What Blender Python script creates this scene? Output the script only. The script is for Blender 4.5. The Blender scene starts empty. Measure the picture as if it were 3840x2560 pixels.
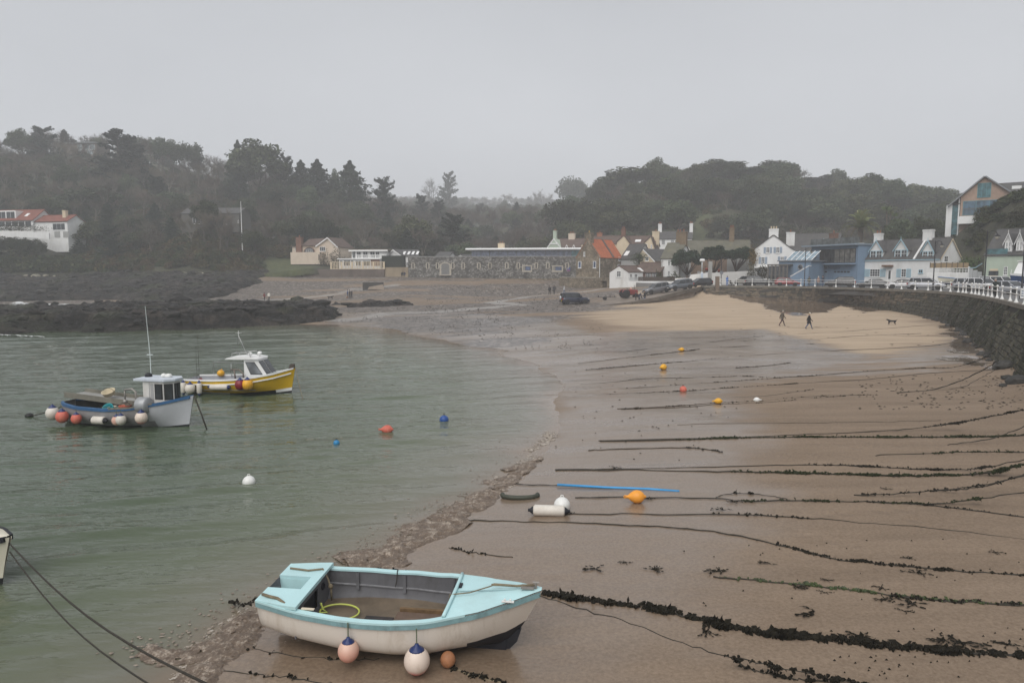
import bpy,bmesh,math,random
import numpy as np
from mathutils import Vector,Matrix,noise as mnoise
S=bpy.context.scene
COL=S.collection
# ------------------------------------------------------------------ camera
CAMZ,FPX,PITCH=7.0,2667.0,math.radians(5.57)
cam_d=bpy.data.cameras.new('camera');cam=bpy.data.objects.new('camera',cam_d);COL.objects.link(cam)
cam.location=(0,0,CAMZ);cam.rotation_euler=(math.pi/2-PITCH,0,0)
cam_d.sensor_width=36;cam_d.lens=36*FPX/3840;cam_d.clip_start=.1;cam_d.clip_end=5000
S.camera=cam
# ------------------------------------------------------------------ sky, sun, exposure
SUN_EL,SUN_AZ=math.radians(48),math.radians(200)
w=bpy.data.worlds.new('World');S.world=w;w.use_nodes=True
nt=w.node_tree;nt.nodes.clear()
sky=nt.nodes.new('ShaderNodeTexSky');sky.sky_type='NISHITA';sky.sun_disc=False
sky.sun_elevation=SUN_EL;sky.sun_rotation=SUN_AZ;sky.air_density=1.5;sky.dust_density=4
hs=nt.nodes.new('ShaderNodeHueSaturation');hs.inputs['Saturation'].default_value=.12;hs.inputs['Value'].default_value=.6
nt.links.new(sky.outputs[0],hs.inputs['Color'])
tc=nt.nodes.new('ShaderNodeTexCoord');mp=nt.nodes.new('ShaderNodeMapping');mp.inputs['Scale'].default_value=(1,1,2.2)
nz=nt.nodes.new('ShaderNodeTexNoise');nz.inputs['Scale'].default_value=1.6;nz.inputs['Detail'].default_value=3
nt.links.new(tc.outputs['Generated'],mp.inputs[0]);nt.links.new(mp.outputs[0],nz.inputs['Vector'])
rp=nt.nodes.new('ShaderNodeValToRGB')
rp.color_ramp.elements[0].position=.25;rp.color_ramp.elements[0].color=(2.85,2.97,3.2,1)
rp.color_ramp.elements[1].position=.75;rp.color_ramp.elements[1].color=(3.5,3.62,3.84,1)
nt.links.new(nz.outputs[0],rp.inputs[0])
sx=nt.nodes.new('ShaderNodeSeparateXYZ');nt.links.new(tc.outputs['Generated'],sx.inputs[0])
gr=nt.nodes.new('ShaderNodeMapRange');gr.inputs['From Min'].default_value=0;gr.inputs['From Max'].default_value=.42
gr.inputs['To Min'].default_value=1.28;gr.inputs['To Max'].default_value=.92
nt.links.new(sx.outputs['Z'],gr.inputs['Value'])
gm=nt.nodes.new('ShaderNodeVectorMath');gm.operation='SCALE'
nt.links.new(rp.outputs[0],gm.inputs[0]);nt.links.new(gr.outputs[0],gm.inputs['Scale'])
mx=nt.nodes.new('ShaderNodeMixRGB');mx.inputs[0].default_value=.93
nt.links.new(hs.outputs[0],mx.inputs[1]);nt.links.new(gm.outputs[0],mx.inputs[2])
bg=nt.nodes.new('ShaderNodeBackground');bg.inputs['Strength'].default_value=.1
nt.links.new(mx.outputs[0],bg.inputs['Color'])
wo=nt.nodes.new('ShaderNodeOutputWorld');nt.links.new(bg.outputs[0],wo.inputs['Surface'])
sun_d=bpy.data.lights.new('sun','SUN');sun_d.energy=1.5;sun_d.angle=math.radians(60);sun_d.color=(1,.97,.93)
sun=bpy.data.objects.new('sun',sun_d);COL.objects.link(sun)
sun.rotation_euler=(math.pi/2-SUN_EL,0,math.pi-SUN_AZ)
S.view_settings.view_transform='Standard';S.view_settings.look='None'
S.view_settings.exposure=0.86;S.view_settings.gamma=1;S.view_settings.use_curve_mapping=False
S.render.engine='CYCLES'
cy=S.cycles
cy.use_denoising=True;cy.max_bounces=6;cy.diffuse_bounces=3;cy.glossy_bounces=3;cy.transmission_bounces=4
cy.volume_bounces=1;cy.transparent_max_bounces=8;cy.caustics_reflective=False;cy.caustics_refractive=False
try:cy.denoiser='OPENIMAGEDENOISE';cy.denoising_input_passes='RGB_ALBEDO_NORMAL'
except Exception:pass
# ------------------------------------------------------------------ pixel <-> place
CT,ST=math.cos(PITCH),math.sin(PITCH)
def ray(px,py):
 u=(px-1920)/FPX;v=(1280-py)/FPX
 return Vector((u,CT+v*ST,-ST+v*CT))
def P(px,py,d):
 r=ray(px,py);return Vector((0,0,CAMZ))+r*(d/r.y)
def G(px,py,z=0.0):
 r=ray(px,py);return Vector((0,0,CAMZ))+r*((z-CAMZ)/r.z)
def X(px,d):return P(px,1020,d).x
def D(x,y):return(x*1.63265,y*1.63265)
def Z1(x,y):return(x*.40816,440+y*.40816)
def Z2(x,y):return(900+x*.40816,600+y*.40816)
def Z3(x,y):return(1800+x*.29762,700+y*.29762)
def Z4(x,y):return(2400+x*.29762,750+y*.29762)
def Z5(x,y):return(3050+x*.33588,600+y*.33588)
def Z6(x,y):return(x*.5102,1100+y*.5102)
def Z7(x,y):return(2000+x*.78231,1100+y*.78231)
def Z8(x,y):return(800+x*.59524,2050+y*.59524)
# ------------------------------------------------------------------ materials
MATS={}
def nodes(name):
 m=bpy.data.materials.new(name);m.use_nodes=True
 n=m.node_tree.nodes;b=n['Principled BSDF'];return m,m.node_tree,b
def N(t,k,**kw):
 o=t.nodes.new(k)
 for a,v in kw.items():setattr(o,a,v)
 return o
def ramp(t,src,stops):
 r=N(t,'ShaderNodeValToRGB');e=r.color_ramp.elements
 while len(e)<len(stops):e.new(.5)
 for i,(p,c)in enumerate(stops):
  e[i].position=p;e[i].color=(*c,1)if len(c)==3 else c
 t.links.new(src,r.inputs[0]);return r.outputs[0]
def tnoise(t,scale,detail=4,rough=.55,vec=None,dist=0):
 n=N(t,'ShaderNodeTexNoise');n.inputs['Scale'].default_value=scale;n.inputs['Detail'].default_value=detail
 n.inputs['Roughness'].default_value=rough;n.inputs['Distortion'].default_value=dist
 if vec is not None:t.links.new(vec,n.inputs['Vector'])
 return n.outputs[0]
def mapped(t,scale=(1,1,1),rot=(0,0,0),coord='Object'):
 c=N(t,'ShaderNodeTexCoord');m=N(t,'ShaderNodeMapping')
 m.inputs['Scale'].default_value=scale;m.inputs['Rotation'].default_value=rot
 t.links.new(c.outputs[coord],m.inputs[0]);return m.outputs[0]
def mixc(t,f,a,b):
 m=N(t,'ShaderNodeMixRGB')
 for i,v in((0,f),(1,a),(2,b)):
  if isinstance(v,(int,float)):m.inputs[i].default_value=v if i==0 else(v,v,v,1)
  elif isinstance(v,tuple):m.inputs[i].default_value=(*v,1)
  else:t.links.new(v,m.inputs[i])
 return m.outputs[0]
def math_(t,op,a,b=0.0,clamp=False):
 m=N(t,'ShaderNodeMath',operation=op);m.use_clamp=clamp
 for i,v in((0,a),(1,b)):
  if isinstance(v,(int,float)):m.inputs[i].default_value=v
  else:t.links.new(v,m.inputs[i])
 return m.outputs[0]
def bump(t,b,h,strength=.3,dist=.05):
 n=N(t,'ShaderNodeBump');n.inputs['Strength'].default_value=strength;n.inputs['Distance'].default_value=dist
 t.links.new(h,n.inputs['Height']);t.links.new(n.outputs[0],b.inputs['Normal']);return n
def paint(name,col,rough=.6,var=.12,scale=3.0,dirt=None,dirt_amt=.5,bmp=0.0,metal=0.0,rnd=0.0,spec=.4):
 """a paint, render, cloth or metal: base colour with uneven wear, optional dirt"""
 if name in MATS:return MATS[name]
 m,t,b=nodes(name)
 v=mapped(t)
 n1=tnoise(t,scale,6,.65,v)
 lo=tuple(c*(1-var)for c in col);hi=tuple(min(1,c*(1+var))for c in col)
 c=ramp(t,n1,[(.3,lo),(.7,hi)])
 if dirt:
  v2=mapped(t,(1,1,.35));n2=tnoise(t,scale*.6,7,.7,v2,.4)
  f=ramp(t,n2,[(.5,(0,0,0)),(.72,(dirt_amt,)*3)])
  c=mixc(t,f,c,dirt)
 if rnd:
  oi=N(t,'ShaderNodeObjectInfo');hsv=N(t,'ShaderNodeHueSaturation')
  mr=N(t,'ShaderNodeMapRange');mr.inputs['To Min'].default_value=1-rnd;mr.inputs['To Max'].default_value=1+rnd
  t.links.new(oi.outputs['Random'],mr.inputs['Value']);t.links.new(mr.outputs[0],hsv.inputs['Value'])
  t.links.new(c,hsv.inputs['Color']);c=hsv.outputs[0]
 t.links.new(c,b.inputs['Base Color'])
 b.inputs['Roughness'].default_value=rough;b.inputs['Metallic'].default_value=metal
 b.inputs['Specular IOR Level'].default_value=spec
 if bmp:bump(t,b,tnoise(t,scale*8,5,.6,v),bmp,.03)
 MATS[name]=m;return m
def glass(name,col=(.03,.035,.04),rough=.05):
 if name in MATS:return MATS[name]
 m,t,b=nodes(name)
 c=ramp(t,tnoise(t,1.3,2,.5,mapped(t)),[(.35,tuple(x*.6 for x in col)),(.7,tuple(x*1.6 for x in col))])
 t.links.new(c,b.inputs['Base Color']);b.inputs['Roughness'].default_value=rough;b.inputs['Specular IOR Level'].default_value=.6
 MATS[name]=m;return m
def leafmat(name,c1,c2,rnd=.3,scale=.35,rough=.75):
 if name in MATS:return MATS[name]
 m,t,b=nodes(name)
 n1=tnoise(t,scale,4,.7,mapped(t))
 c=ramp(t,n1,[(.3,c1),(.7,c2)])
 oi=N(t,'ShaderNodeObjectInfo');hsv=N(t,'ShaderNodeHueSaturation')
 mr=N(t,'ShaderNodeMapRange');mr.inputs['To Min'].default_value=1-rnd;mr.inputs['To Max'].default_value=1+rnd
 t.links.new(oi.outputs['Random'],mr.inputs['Value']);t.links.new(mr.outputs[0],hsv.inputs['Value'])
 m2=N(t,'ShaderNodeMapRange');m2.inputs['To Min'].default_value=.47;m2.inputs['To Max'].default_value=.53
 r2=math_(t,'FRACT',math_(t,'MULTIPLY',oi.outputs['Random'],7.13));t.links.new(r2,m2.inputs['Value'])
 t.links.new(m2.outputs[0],hsv.inputs['Hue'])
 t.links.new(c,hsv.inputs['Color']);t.links.new(hsv.outputs[0],b.inputs['Base Color'])
 b.inputs['Roughness'].default_value=rough;b.inputs['Specular IOR Level'].default_value=.15
 MATS[name]=m;return m
# ------------------------------------------------------------------ mesh builder
def lerp(a,b,t):return a+(b-a)*t
class MB:
 def __init__(s):s.v=[];s.f=[];s.mi=[];s.k=0
 def add(s,vs,fs):
  o=len(s.v);s.v.extend([tuple(x)for x in vs])
  for f in fs:s.f.append(tuple(i+o for i in f));s.mi.append(s.k)
  return s
 def box(s,x0,y0,z0,x1,y1,z1,M=None):
  vs=[Vector(p)for p in((x0,y0,z0),(x1,y0,z0),(x1,y1,z0),(x0,y1,z0),(x0,y0,z1),(x1,y0,z1),(x1,y1,z1),(x0,y1,z1))]
  if M is not None:vs=[M@p for p in vs]
  return s.add(vs,[(3,2,1,0),(4,5,6,7),(0,1,5,4),(1,2,6,5),(2,3,7,6),(3,0,4,7)])
 def loft(s,rings,cap=True,closed=True):
  n=len(rings[0]);vs=[p for r in rings for p in r];fs=[]
  for i in range(len(rings)-1):
   for j in range(n if closed else n-1):
    k=(j+1)%n;fs.append((i*n+j,i*n+k,(i+1)*n+k,(i+1)*n+j))
  if cap and closed:
   fs.append(tuple(reversed(range(n))));m=(len(rings)-1)*n;fs.append(tuple(m+j for j in range(n)))
  return s.add(vs,fs)
 def tube(s,pts,r,n=6,cap=True):
  pts=[Vector(p)for p in pts];rs=r if isinstance(r,(list,tuple))else[r]*len(pts)
  rings=[];u=None
  for i,p in enumerate(pts):
   t=(pts[min(i+1,len(pts)-1)]-pts[max(i-1,0)])
   t=t.normalized()if t.length>1e-9 else Vector((0,0,1))
   if u is None:
    a=Vector((0,0,1))if abs(t.z)<.9 else Vector((1,0,0));u=a.cross(t).normalized()
   else:
    u=(u-t*u.dot(t));u=u.normalized()if u.length>1e-6 else t.orthogonal().normalized()
   w_=t.cross(u)
   rings.append([p+(u*math.cos(2*math.pi*j/n)+w_*math.sin(2*math.pi*j/n))*rs[i]for j in range(n)])
  return s.loft(rings,cap)
 def lathe(s,prof,n=12,M=None,c=(0,0,0)):
  c=Vector(c);rings=[]
  for r,z in prof:
   ring=[Vector((max(r,1e-4)*math.cos(2*math.pi*j/n),max(r,1e-4)*math.sin(2*math.pi*j/n),z))for j in range(n)]
   rings.append([((M@p)if M is not None else p)+c for p in ring])
  return s.loft(rings)
 def ball(s,c,r,n=12,sq=(1,1,1),M=None):
  return s.lathe([(r*sq[0]*math.sin(math.pi*i/8),-r*sq[2]*math.cos(math.pi*i/8))for i in range(9)],n,M,c)
 def prism(s,poly,h0,h1,M=None):
  n=len(poly)
  vs=[Vector((x,y,h0))for x,y in poly]+[Vector((x,y,h1))for x,y in poly]
  if M is not None:vs=[M@p for p in vs]
  return s.add(vs,[tuple(reversed(range(n))),tuple(range(n,2*n))]+[(i,(i+1)%n,n+(i+1)%n,n+i)for i in range(n)])
 def gprism(s,poly,y0,y1):
  n=len(poly);vs=[Vector((x,y0,z))for x,z in poly]+[Vector((x,y1,z))for x,z in poly]
  return s.add(vs,[tuple(range(n)),tuple(reversed(range(n,2*n)))]+[(i,n+i,n+(i+1)%n,(i+1)%n)for i in range(n)])
 def xprism(s,poly,x0,x1):
  n=len(poly);vs=[Vector((x0,y,z))for y,z in poly]+[Vector((x1,y,z))for y,z in poly]
  return s.add(vs,[tuple(reversed(range(n))),tuple(range(n,2*n))]+[(i,(i+1)%n,n+(i+1)%n,n+i)for i in range(n)])
 def quad(s,a,b,c,d):return s.add([a,b,c,d],[(0,1,2,3)])
 def slab(s,a,b,c,d,th):
  a,b,c,d=(Vector(p)for p in(a,b,c,d));n=(b-a).cross(d-a).normalized()*th
  return s.add([a,b,c,d,a-n,b-n,c-n,d-n],[(0,1,2,3),(7,6,5,4),(0,4,5,1),(1,5,6,2),(2,6,7,3),(3,7,4,0)])
 def mesh(s,name,mats,smooth=False,fix=False):
  me=bpy.data.meshes.new(name);me.from_pydata(s.v,[],s.f)
  for m in(mats if isinstance(mats,(list,tuple))else[mats]):me.materials.append(m)
  if any(s.mi):me.polygons.foreach_set('material_index',s.mi)
  if fix:
   bm=bmesh.new();bm.from_mesh(me);bmesh.ops.recalc_face_normals(bm,faces=bm.faces);bm.to_mesh(me);bm.free()
  if smooth:me.polygons.foreach_set('use_smooth',[True]*len(me.polygons))
  me.update();return me
 def build(s,name,mats,parent=None,smooth=False,fix=True,M=None):
  o=bpy.data.objects.new(name,s.mesh(name,mats,smooth,fix));COL.objects.link(o)
  if parent is not None:o.parent=parent
  if M is not None:o.matrix_local=M
  return o
def tag(o,label=None,cat=None,group=None,kind=None):
 if label:o['label']=label
 if cat:o['category']=cat
 if group:o['group']=group
 if kind:o['kind']=kind
 return o
def thing(name,label,cat,loc=(0,0,0),rz=0.0,group=None,M=None):
 o=bpy.data.objects.new(name,None);COL.objects.link(o);o.empty_display_size=.3
 if M is not None:o.matrix_world=M
 else:o.location=loc;o.rotation_euler=(0,0,rz)
 return tag(o,label,cat,group)
KIDS={}
def copy_tree(o,parent=None):
 c=o.copy();COL.objects.link(c)
 if parent is not None:c.parent=parent
 for ch in list(o.children):copy_tree(ch,c)
 return c
def place(mesh,name,parent,M=None,label=None):
 o=bpy.data.objects.new(name,mesh);COL.objects.link(o);o.parent=parent
 if M is not None:o.matrix_local=M
 if label:o['label']=label
 return o
def fbm(x,y,z=0.0,o=5):
 return mnoise.fractal(Vector((x,y,z)),1.0,2.0,o)
def sstep(a,b,x):
 t=np.clip((np.asarray(x,float)-a)/(b-a),0,1);return t*t*(3-2*t)
# vectorised value noise for the big sheets
_rs=np.random.RandomState(7);_LAT=_rs.rand(256,256)
def vnoise(x,y):
 xi=np.floor(x).astype(int);yi=np.floor(y).astype(int);fx=x-xi;fy=y-yi
 fx=fx*fx*(3-2*fx);fy=fy*fy*(3-2*fy)
 a=_LAT[xi%256,yi%256];b=_LAT[(xi+1)%256,yi%256];c=_LAT[xi%256,(yi+1)%256];d=_LAT[(xi+1)%256,(yi+1)%256]
 return(a*(1-fx)+b*fx)*(1-fy)+(c*(1-fx)+d*fx)*fy
def vfbm(x,y,o=5,gain=.5):
 s=0;a=1;t=0
 for i in range(o):s=s+a*vnoise(x*2**i+i*17.3,y*2**i+i*9.1);t+=a;a*=gain
 return s/t
class RBF:
 def __init__(s,pts,vals):
  s.p=np.array(pts,float);n=len(s.p);d=np.linalg.norm(s.p[:,None]-s.p[None],axis=2)
  A=np.zeros((n+3,n+3));A[:n,:n]=d;A[:n,n]=1;A[:n,n+1:]=s.p;A[n,:n]=1;A[n+1:,:n]=s.p.T
  A[:n,:n]+=-np.eye(n)*.5
  s.w=np.linalg.solve(A,np.concatenate([np.array(vals,float),[0,0,0]]))
 def __call__(s,x,y):
  x=np.asarray(x,float);y=np.asarray(y,float);o=s.w[-3]+s.w[-2]*x+s.w[-1]*y
  for(a,b),w_ in zip(s.p,s.w[:-3]):o=o+w_*np.sqrt((x-a)**2+(y-b)**2)
  return o
def grid_obj(name,xs,ys,zf,mat,attrs=None,smooth=True):
 """sheet over the outer product grid (xs: columns; ys: rows) given as 2-D arrays"""
 nz_,nx_=xs.shape;zz=zf
 co=np.stack([xs,ys,zz],-1).reshape(-1,3).astype(np.float32)
 me=bpy.data.meshes.new(name);nv=len(co)
 idx=np.arange(nv).reshape(nz_,nx_)
 q=np.stack([idx[:-1,:-1],idx[:-1,1:],idx[1:,1:],idx[1:,:-1]],-1).reshape(-1,4)
 me.vertices.add(nv);me.vertices.foreach_set('co',co.ravel())
 me.loops.add(q.size);me.loops.foreach_set('vertex_index',q.ravel().astype(np.int32))
 me.polygons.add(len(q));me.polygons.foreach_set('loop_start',np.arange(0,q.size,4,dtype=np.int32))
 me.polygons.foreach_set('loop_total',np.full(len(q),4,np.int32))
 me.update(calc_edges=True);me.validate()
 me.polygons.foreach_set('use_smooth',np.full(len(me.polygons),smooth))
 for k,a in(attrs or{}).items():
  at=me.attributes.new(k,'FLOAT','POINT');at.data.foreach_set('value',np.asarray(a,np.float32).ravel())
 me.materials.append(mat)
 o=bpy.data.objects.new(name,me);COL.objects.link(o);return o
def attr(t,name):
 a=N(t,'ShaderNodeAttribute');a.attribute_name=name;return a.outputs['Fac']
# ================================================================== LAND
def poly_sd(x,y,poly):
 """signed distance to a polygon (positive inside)"""
 x=np.asarray(x,float);y=np.asarray(y,float);d=np.full(x.shape,1e9);ins=np.zeros(x.shape,bool)
 n=len(poly)
 for i in range(n):
  (ax,ay),(bx,by)=poly[i],poly[(i+1)%n]
  ex,ey=bx-ax,by-ay;t=np.clip(((x-ax)*ex+(y-ay)*ey)/(ex*ex+ey*ey+1e-12),0,1)
  d=np.minimum(d,np.hypot(x-ax-t*ex,y-ay-t*ey))
  c=((ay>y)!=(by>y))&(x<(bx-ax)*(y-ay)/((by-ay)if abs(by-ay)>1e-12 else 1e-12)+ax);ins^=c
 return np.where(ins,d,-d)
WALL=[(2640,122.5,2650,1100,3.4),(2704,122.5,2700,1112,2.95),(2822,123.5,2815,1113,2.8),(2951,121,2940,1119,2.55),(3058,116,3045,1127,2.35),
(3207,108,3180,1140,2.0),(3384,98,3340,1166,1.6),(3484,91,3430,1182,1.45),(3569,85,3515,1200,1.2),(3624,80,3560,1215,1.05),(3700,70,3615,1245,.85),
(3760,62,3655,1290,.7),(3832,53,3715,1350,.6),(3930,45,3790,1430,.5),(4060,37,3860,1500,.45),(4400,27,4150,1800,.4),(5200,17,4700,2300,.35)]
QZ=4.54
WT=[Vector((X(a,b),b,QZ))for a,b,c,d,e in WALL]
WB=[G(c,d,e)for a,b,c,d,e in WALL]
WT+=[Vector((16.8,8,QZ)),Vector((14.8,-4,QZ)),Vector((13.8,-40,QZ))];WB+=[Vector((13.6,7.5,.33)),Vector((12.4,-4,.3)),Vector((11.6,-40,.3))]
bp=[];bv=[]
def bpt(px,py,z):
 g=G(px,py,z);bp.append((g.x,g.y));bv.append(z)
def bpd(px,d,z):bp.append((X(px,d),d));bv.append(z)
for x,y in((720,745),(870,752),(1000,780),(1130,800),(1240,850),(1290,900),(1290,960),(1255,1000),(1200,1060),(1130,1130),(1030,1190),(900,1270),(830,1310),(640,1390),(540,1450),(430,1530),(380,1568)):
 bpt(*D(x,y),0.0)
for x,y,z in((700,1000,-.9),(300,1000,-1.3),(300,1300,-.8),(1000,1000,-.45),(1000,870,-.45),(500,800,-1),(100,1500,-.5),(700,1200,-.45),(400,1450,-.25),(60,800,-1),(500,770,-.5),(1180,960,-.2)):
 bpt(*D(x,y),z)
for g in WB:bp.append((g.x,g.y));bv.append(g.z)
for px,py,z in((2930,1223,.95),(3035,1233,.9),(2600,1330,.6),(2200,1260,.7),(2350,1200,1.1),(2480,1150,1.75),(2620,1120,2.5),(2780,1160,1.7),(3840,2000,.4),(3840,2560,.32),(3000,2560,.2),(2000,2500,.04),
    (2700,2000,.3),(2700,1600,.45),(3300,1500,.55),(2300,1700,.15),(3400,1300,.8),(2400,2100,.14),(2250,1500,.25),(1850,1250,.45),(1600,1210,.35)):
 bpt(px,py,z)
for px,d,z in((2200,117,1.7),(2050,160,1.75),(1900,160,1.6),(1310,153,1.5),(1400,120,.9),(1550,178,5.2),(1850,178,5.2),(2150,176,5.1),(1250,184,5.4),(980,186,5.6),(1100,150,.7),(1000,185,5.4),
    (1000,120,.3),(700,135,-.2),(640,142,-.3),(300,128,-.7),(300,142,-.9),(0,128,-.9),(0,145,-1),(-700,150,-1.2),(-400,135,-1.2),(500,150,0),(0,157,-.15),(250,157,-.15),(480,157,-.1),(-400,157,-.2),(-700,110,-1),(-700,60,-1.5),(0,187,5.6),(500,187,5.2),(-700,185,5.4),(2300,135,3.4),(2450,130,4.2),(2150,150,3.2),(1700,160,2.6),(1500,160,2.9),(2640,126,4.5),
    (3300,130,4.2),(4200,100,4.2),(4200,40,3),(2300,124,2.5),(2250,190,6)):
 bpd(px,d,z)
beach=RBF(bp,bv)
def ground_z(x,y):return float(beach(np.array([x]),np.array([y]))[0])
def GT(px,py):
 """where the sight line through a pixel meets the beach"""
 r=ray(px,py);y=np.linspace(8,230,900);k=y/r.y
 z=CAMZ+r.z*k;g=beach(r.x*k,y);i=int(np.argmax(g>=z))
 if g[i]<z[i]:i=len(y)-1
 a,b=max(i-1,0),i;fa=z[a]-g[a];fb=g[b]-z[b];t=fa/(fa+fb)if fa+fb>1e-9 else 0
 yy=lerp(y[a],y[b],t);return Vector((r.x*yy/r.y,yy,CAMZ+r.z*yy/r.y))
def gpoly(pts,z=.5):return[tuple(G(*D(a,b),z)[:2])for a,b in pts]
# ---- beach sheet
ny,nx=560,520
yy=5*(215/5)**(np.linspace(0,1,ny));uu=np.linspace(-1.0,.98,nx)
ys=np.repeat(yy[:,None],nx,1);xs=uu[None,:]*(ys*.92+9)
zs=beach(xs,ys)
zs=np.where(zs>-.05,zs+(vfbm(xs*.18,ys*.3,4)-.5)*.10*np.clip(ys/40,.25,1.5),zs)
zs=zs+(vfbm(xs*.9,ys*3.0,3)-.5)*.02
wt=gpoly([(330,1600),(380,1500),(560,1350),(900,1200),(1190,1040),(1290,930),(1240,840),(1000,770),(740,742),(770,724),(1000,722),(1250,742),(1350,775),(1750,770),(2000,830),(1700,880),(1660,930),(1740,1010),(1690,1085),(1760,1130),(1700,1210),(1640,1290),(1560,1400),(1300,1600)],.25)
wet=sstep(-1.7,1.2,poly_sd(xs,ys,wt)+(vfbm(xs*.5,ys*.9,4)-.5)*2.2)
st=gpoly([(1480,800),(1750,822),(2010,822),(2160,790),(2200,765),(2240,790),(2260,825),(2120,842),(1900,850),(1650,862),(1450,850)],.75)
streak=sstep(-1,.6,poly_sd(xs,ys,st)+(vfbm(xs*.25,ys*1.6,4)-.5)*5)
pl1=gpoly([(1650,688),(1745,680),(1900,684),(2010,694),(2060,702),(1985,705),(1930,696),(1900,705),(1840,709),(1790,705),(1740,696),(1690,692)],2.2)
pl2=gpoly([(2160,735),(2215,765),(2245,800),(2285,850),(2255,847),(2215,830),(2175,822),(2195,795),(2175,765)],.8)
pool=np.maximum(sstep(-.3,.15,poly_sd(xs,ys,pl1)+(vfbm(xs*.6,ys*.35,4)-.5)*4),sstep(-.2,.1,poly_sd(xs,ys,pl2)+(vfbm(xs*.6,ys*.6,4)-.5)*3.0))
# the shingle bank under the village, streaks of it reaching down the sand
pb=gpoly([(560,645),(1330,645),(1660,655),(1480,692),(1330,715),(1240,745),(1120,742),(900,735),(760,705),(600,700)],1.8)
pb2=gpoly([(880,735),(1010,712),(1210,735),(1260,775),(1180,780),(1040,765)],.8)
pb3=gpoly([(1330,785),(1470,775),(1560,800),(1480,815),(1370,805)],.6)
nse=(vfbm(xs*.06,ys*.16,6,.6)-.5)
peb=np.maximum.reduce([sstep(-3,5,poly_sd(xs,ys,pb)+nse*26),sstep(-2,2.5,poly_sd(xs,ys,pb2)+nse*24)*.95,sstep(-2,2.0,poly_sd(xs,ys,pb3)+nse*16)*.6])
pb4=[(X(a,b),b)for a,b in((-900,112),(1180,112),(1250,195),(-900,195))]
peb=np.maximum(peb,sstep(-3,4,poly_sd(xs,ys,pb4)+nse*20))
peb=peb*(1-.85*sstep(.55,.63,vfbm(xs*.045+7,ys*.2+3,4)))
rv=[GT(*Z3(a,b))for a,b in((1600,1275),(1420,1310),(1200,1335),(900,1358),(600,1385),(400,1420),(150,1455))]+[GT(*D(a,b))for a,b in((1750/1.0*0+1190,700),(1100,708),(1000,716),(880,722),(790,735))]
riv=np.zeros_like(xs)
for i in range(len(rv)-1):
 a,b=rv[i],rv[i+1];ex,ey=b.x-a.x,b.y-a.y;t=np.clip(((xs-a.x)*ex+(ys-a.y)*ey)/(ex*ex+ey*ey),0,1)
 wd=lerp(.7,3.2,(i+t)/(len(rv)-1))
 riv=np.maximum(riv,sstep(1.0,.35,np.hypot(xs-a.x-t*ex,(ys-a.y-t*ey)*1.0)/wd+(vfbm(xs*.4,ys*.5,3)-.5)*1.4))
rv2=[GT(*Z2(a,b))for a,b in((1420,1150),(1300,1165),(1180,1190),(1040,1180),(930,1225),(700,1255),(450,1280),(100,1290),(-250,1300))]
for i in range(len(rv2)-1):
 a,b=rv2[i],rv2[i+1];ex,ey=b.x-a.x,b.y-a.y;t=np.clip(((xs-a.x)*ex+(ys-a.y)*ey)/(ex*ex+ey*ey),0,1)
 riv=np.maximum(riv,.8*sstep(1.0,.3,np.hypot(xs-a.x-t*ex,ys-a.y-t*ey)/1.5+(vfbm(xs*.4,ys*.5,3)-.5)*1.4))
dr=gpoly([(1330,712),(1480,695),(1650,672),(1900,690),(2120,735),(2210,775),(2130,800),(1950,800),(1700,765),(1480,750),(1350,735)],1.2)
dry=sstep(-4,4,poly_sd(xs,ys,dr)+(vfbm(xs*.12,ys*.4,5)-.5)*12)
zs=zs-.05*pool
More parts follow.
